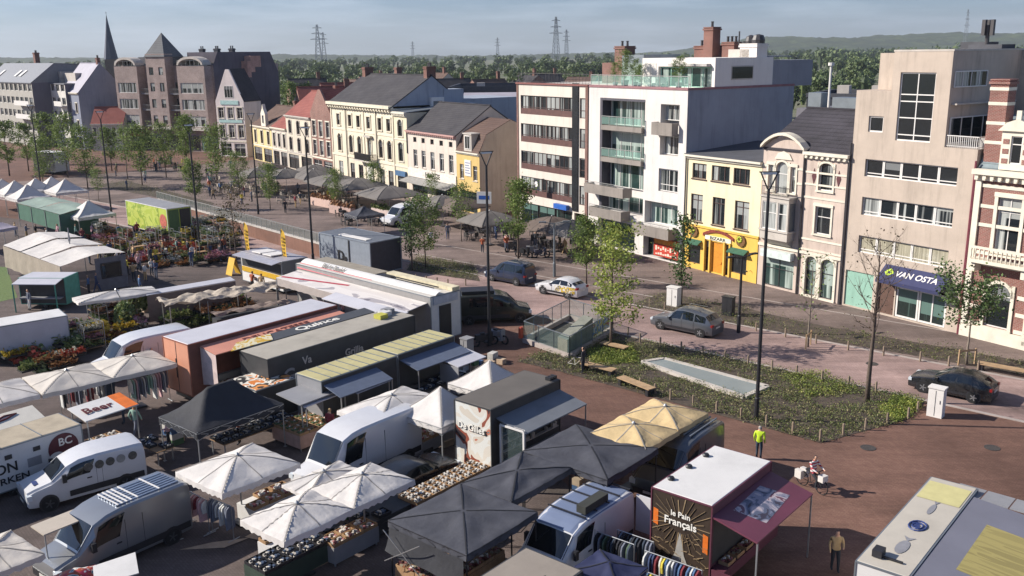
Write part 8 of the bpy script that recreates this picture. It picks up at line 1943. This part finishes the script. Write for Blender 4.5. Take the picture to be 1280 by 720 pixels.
# ================================================================ people
def pp(px, py): return at(px, py)
STR = bpy.data.materials.new('red_white_stripes'); STR.use_nodes = True; g = NG(STR); s_ = g.n('ShaderNodeSeparateXYZ', {0: g.coord()}); g.bsdf(g.ramp(g.math('FRACT', g.math('MULTIPLY', s_.outputs[2], 7.0)), (.45, c3('a83040')), (.5, c3('d6cfcb'))), .9)
HV = mt('high_visibility_yellow', c3('b9d62c'), .7, var=.05)
person(pp(1043,714), 'b59a72', '2a2c33', R(-95), 'hold', 'brown', label='woman in a beige jacket holding something to her chest, walking at the bottom right')
person(pp(948,574), '2a2c33', '35404f', R(60), 'stand', 'grey', label='person in a bright yellow vest and pale cap behind the bread trailer', topmat=HV)
sc = pp(1014,612); bk = bike(sc, R(-60), M_BLACK, 'dark bicycle with white front and rear bags ridden by the person in the striped shirt')
MB().bx(.45,-.16,.62,.72,.16,.9).build('front_bag', C_WHITE, bk); MB().bx(-.75,-.26,.38,-.4,-.06,.75).build('pannier', C_WHITE, bk); MB().bx(-.75,.06,.38,-.4,.26,.75).build('pannier', C_WHITE, bk)
o = person(sc, 'c9c9c6', '2a2c33', R(-60), 'ride', 'dark', label='person in a red and white striped shirt riding the bicycle on the red paving', topmat=STR); o.location.z = .02
person(pp(729,467), '2a2c33', '2a2c33', R(150), 'stand', 'dark', label='man in black standing by the white bicycle')
person(pp(171,545), '8fae9f', '6d7280', R(70), 'walk', 'blond', label='person in a pale green jacket walking between the butcher trailer and the clothes racks')
person(pp(156,530), 'c9c9c6', '35404f', R(200), 'stand', 'grey', label='person in white stooping near the Beer canopy')
person(pp(666-6,558), '6d7280', '2a2c33', R(140), 'reach', 'dark', label='customer in a grey top at the seafood counter')
person(pp(686,548), 'c7a0a4', '35404f', R(140), 'hold', 'brown', label='customer in a pink top at the far end of the seafood counter')
person(pp(316,364), 'a85a3a', '2a2c33', R(60), 'reach', 'dark', label='person in a rust red jacket at the yellow snack kiosk')
person(pp(328,367), 'b59a72', '2a2c33', R(80), 'stand', 'brown', label='person in beige right beside the rust red jacket at the snack kiosk')
r0 = pp(232,302); person(r0, '2a2c33', '35404f', R(-44), 'ride', 'dark', label='cyclist in black riding below the ramp wall')
person(pp(539,308), 'c9c9c6', 'b59a72', R(-60), 'walk', 'blond', label='person in white and beige walking alone right of the columnar tree')
person(pp(357,267), '2a2c33', '2a2c33', R(100), 'walk', 'dark', label='person in black walking on the street side of the ramp wall')
person(pp(38,388), '6d7280', 'c9c9c6', R(-120), 'stand', 'grey', label='person in a grey coat standing on the lawn edge by the teal kiosk')
person(pp(159,238), '3c4a6b', '35404f', R(0), 'stand', 'brown', label='person in navy standing under the slender pale tree')
WALK = [('at the flower market by the lime truck', [(150,300),(160,318),(172,322),(185,314),(196,326),(205,320),(222,318),(236,322),(176,305),(214,304),(240,334),(262,322),(276,318)]),
        ('in the crowd by the cream tent stall', [(110,290),(116,300),(104,306),(138,322),(146,340),(160,345),(174,340),(182,352),(190,345),(196,350),(168,352),(112,368),(122,366),(176,368)]),
        ('at the counter of the long white trailer', [(388,372),(398,380),(412,384),(424,390),(436,394),(452,400),(466,402),(480,408),(372,362),(378,352),(444,404),(430,402),(404,392)]),
        ('at the green stalls', [(20,296),(34,300),(46,298),(60,304),(74,300),(86,296),(96,300),(106,284)]),
        ('on the terraces by the house fronts', [(262,238),(276,242),(290,238),(306,246),(330,240),(348,240),(410,252),(200,212),(214,206),(228,210),(620,300),(700,312),(182,226),(240,240),(560,300)]),
        ('in the shaded aisle of the market', [(462,636),(640,560),(590,548),(212,560),(300,556),(414,552),(840,690),(905,700),(190,470)])]
cols = ['2a2c33','c9c9c6','3c4a6b','7a3038','6d7280','b59a72','4d6a8f','35404f','555a45','c7a0a4','a85a3a','8fae9f','d5c34a']; legs_ = ['35404f','2a2c33','3c4a6b','6d7280','b59a72']
QUADS = [(0,[(150,296),(300,300),(310,330),(160,335)],16),(1,[(98,330),(150,318),(208,346),(118,370)],15),(2,[(384,366),(396,362),(500,410),(486,416)],9),(4,[(255,232),(460,240),(450,264),(262,256)],16),(4,[(120,206),(300,212),(300,236),(130,232)],12),(4,[(590,296),(730,306),(725,322),(600,316)],7),(5,[(556,545),(610,530),(640,560),(580,575)],3)]
for wi, qd, n in QUADS:
    for _ in range(n):
        u, v = rc.random(), rc.random(); WALK[wi][1].append(tuple(sum(w_*qd[k][i] for k, w_ in enumerate(((1-u)*(1-v), u*(1-v), u*v, (1-u)*v))) for i in (0,1)))
for where, pts in WALK:
    used = set(); 
    for px, py in pts:
        for _ in range(60):
            t_, l_ = rc.choice(cols), rc.choice(legs_)
            if (t_, l_) not in used: break
        used.add((t_, l_)); person(pp(px, py), t_, l_, rc.uniform(0, 6.28), rc.choice(('stand','walk','hold','stand','reach')), rc.choice(list(HAIR)), where, rc.uniform(1.6,1.84))

# ================================================================ loose crates, boxes and covers in the service aisles
BOXM = [(MB().bx(0,0,0,.6,.4,.3).bx(.02,-.003,.12,.58,.403,.16).mesh('packing_crate', m_), n_) for m_, n_ in ((hexm('crate_blue','3f5a7d'),'blue plastic'),(hexm('crate_black','2c2c2e'),'black plastic'),(MATS['cardboard'],'brown cardboard'),(hexm('crate_green','4a6b4a'),'green plastic'),(hexm('crate_white','b9b6b0'),'white'))]
for qd, n, where in (([(470,560),(560,530),(590,548),(500,585)],26,'behind the black estate car'),([(430,640),(480,618),(500,640),(450,668)],10,'in the aisle left of the black canopies'),([(250,498),(330,478),(345,488),(270,512)],14,'behind the black pop-up tent'),([(545,470),(600,450),(640,455),(590,475)],9,'beside the yellow-roofed trailers'),([(200,545),(262,520),(275,532),(215,560)],7,'left of the black pop-up tent'),([(425,520),(560,462),(575,470),(440,532)],20,'along the long low stall'),([(700,600),(730,585),(780,640),(760,655)],6,'behind the blue-roofed van'),([(388,360),(400,356),(540,412),(530,420)],14,'before the long white trailer')):
    for _ in range(n):
        u, v = rc.random(), rc.random(); px, py = (sum(w_*qd[k][i] for k, w_ in enumerate(((1-u)*(1-v), u*(1-v), u*v, (1-u)*v))) for i in (0,1)); p = at(px, py); rz = MH+rc.choice((0,R(90)))+rc.uniform(-.15,.15)
        for lv in range(rc.choice((1,1,2,3))):
            me_, n_ = rc.choice(BOXM); o = link('packing_crate', me_); o.location = (p.x, p.y, .012+.302*lv); o.rotation_euler = (0,0,rz); tag(o, '%s crate standing on the paving %s' % (n_, where), 'crate', '%s crates %s' % (n_, where))
for k, (px, py, lb) in enumerate(((1085,560,'round iron manhole cover in the red paving right of the planting bed'),(1240,560,'round iron manhole cover near the right edge of the red paving'),(700,505,'round iron manhole cover in the paving beside the beige parasols'),(770,395,'round iron manhole cover in the street behind the parking entrance'),(1090,455,'round iron manhole cover in the street right of the bare tree'))):
    p = at(px, py); r = link('manhole_cover', MB().lathe([(.36,.0),(.36,.012),(.3,.012),(.3,.008)], 18).mesh('manhole_cover', mt('cast_iron', c3('4a4644'), .7, .3, var=.3, scale=9))); r.location = (p.x, p.y, .014); tag(r, lb, 'manhole cover', 'manhole covers')
# ================================================================ air
def haze(density):
    m, g = newmat('haze_air'); v = g.n('ShaderNodeVolumePrincipled', {'Color': (.78,.84,.93), 'Density': density, 'Anisotropy': .2}); g.set(g.out, 'Volume', v)
    o = MB().bx(-6050,-80,-1.5,6050,9050,260).build('haze', m); tag(o, kind='stuff'); return o
haze(.0001)
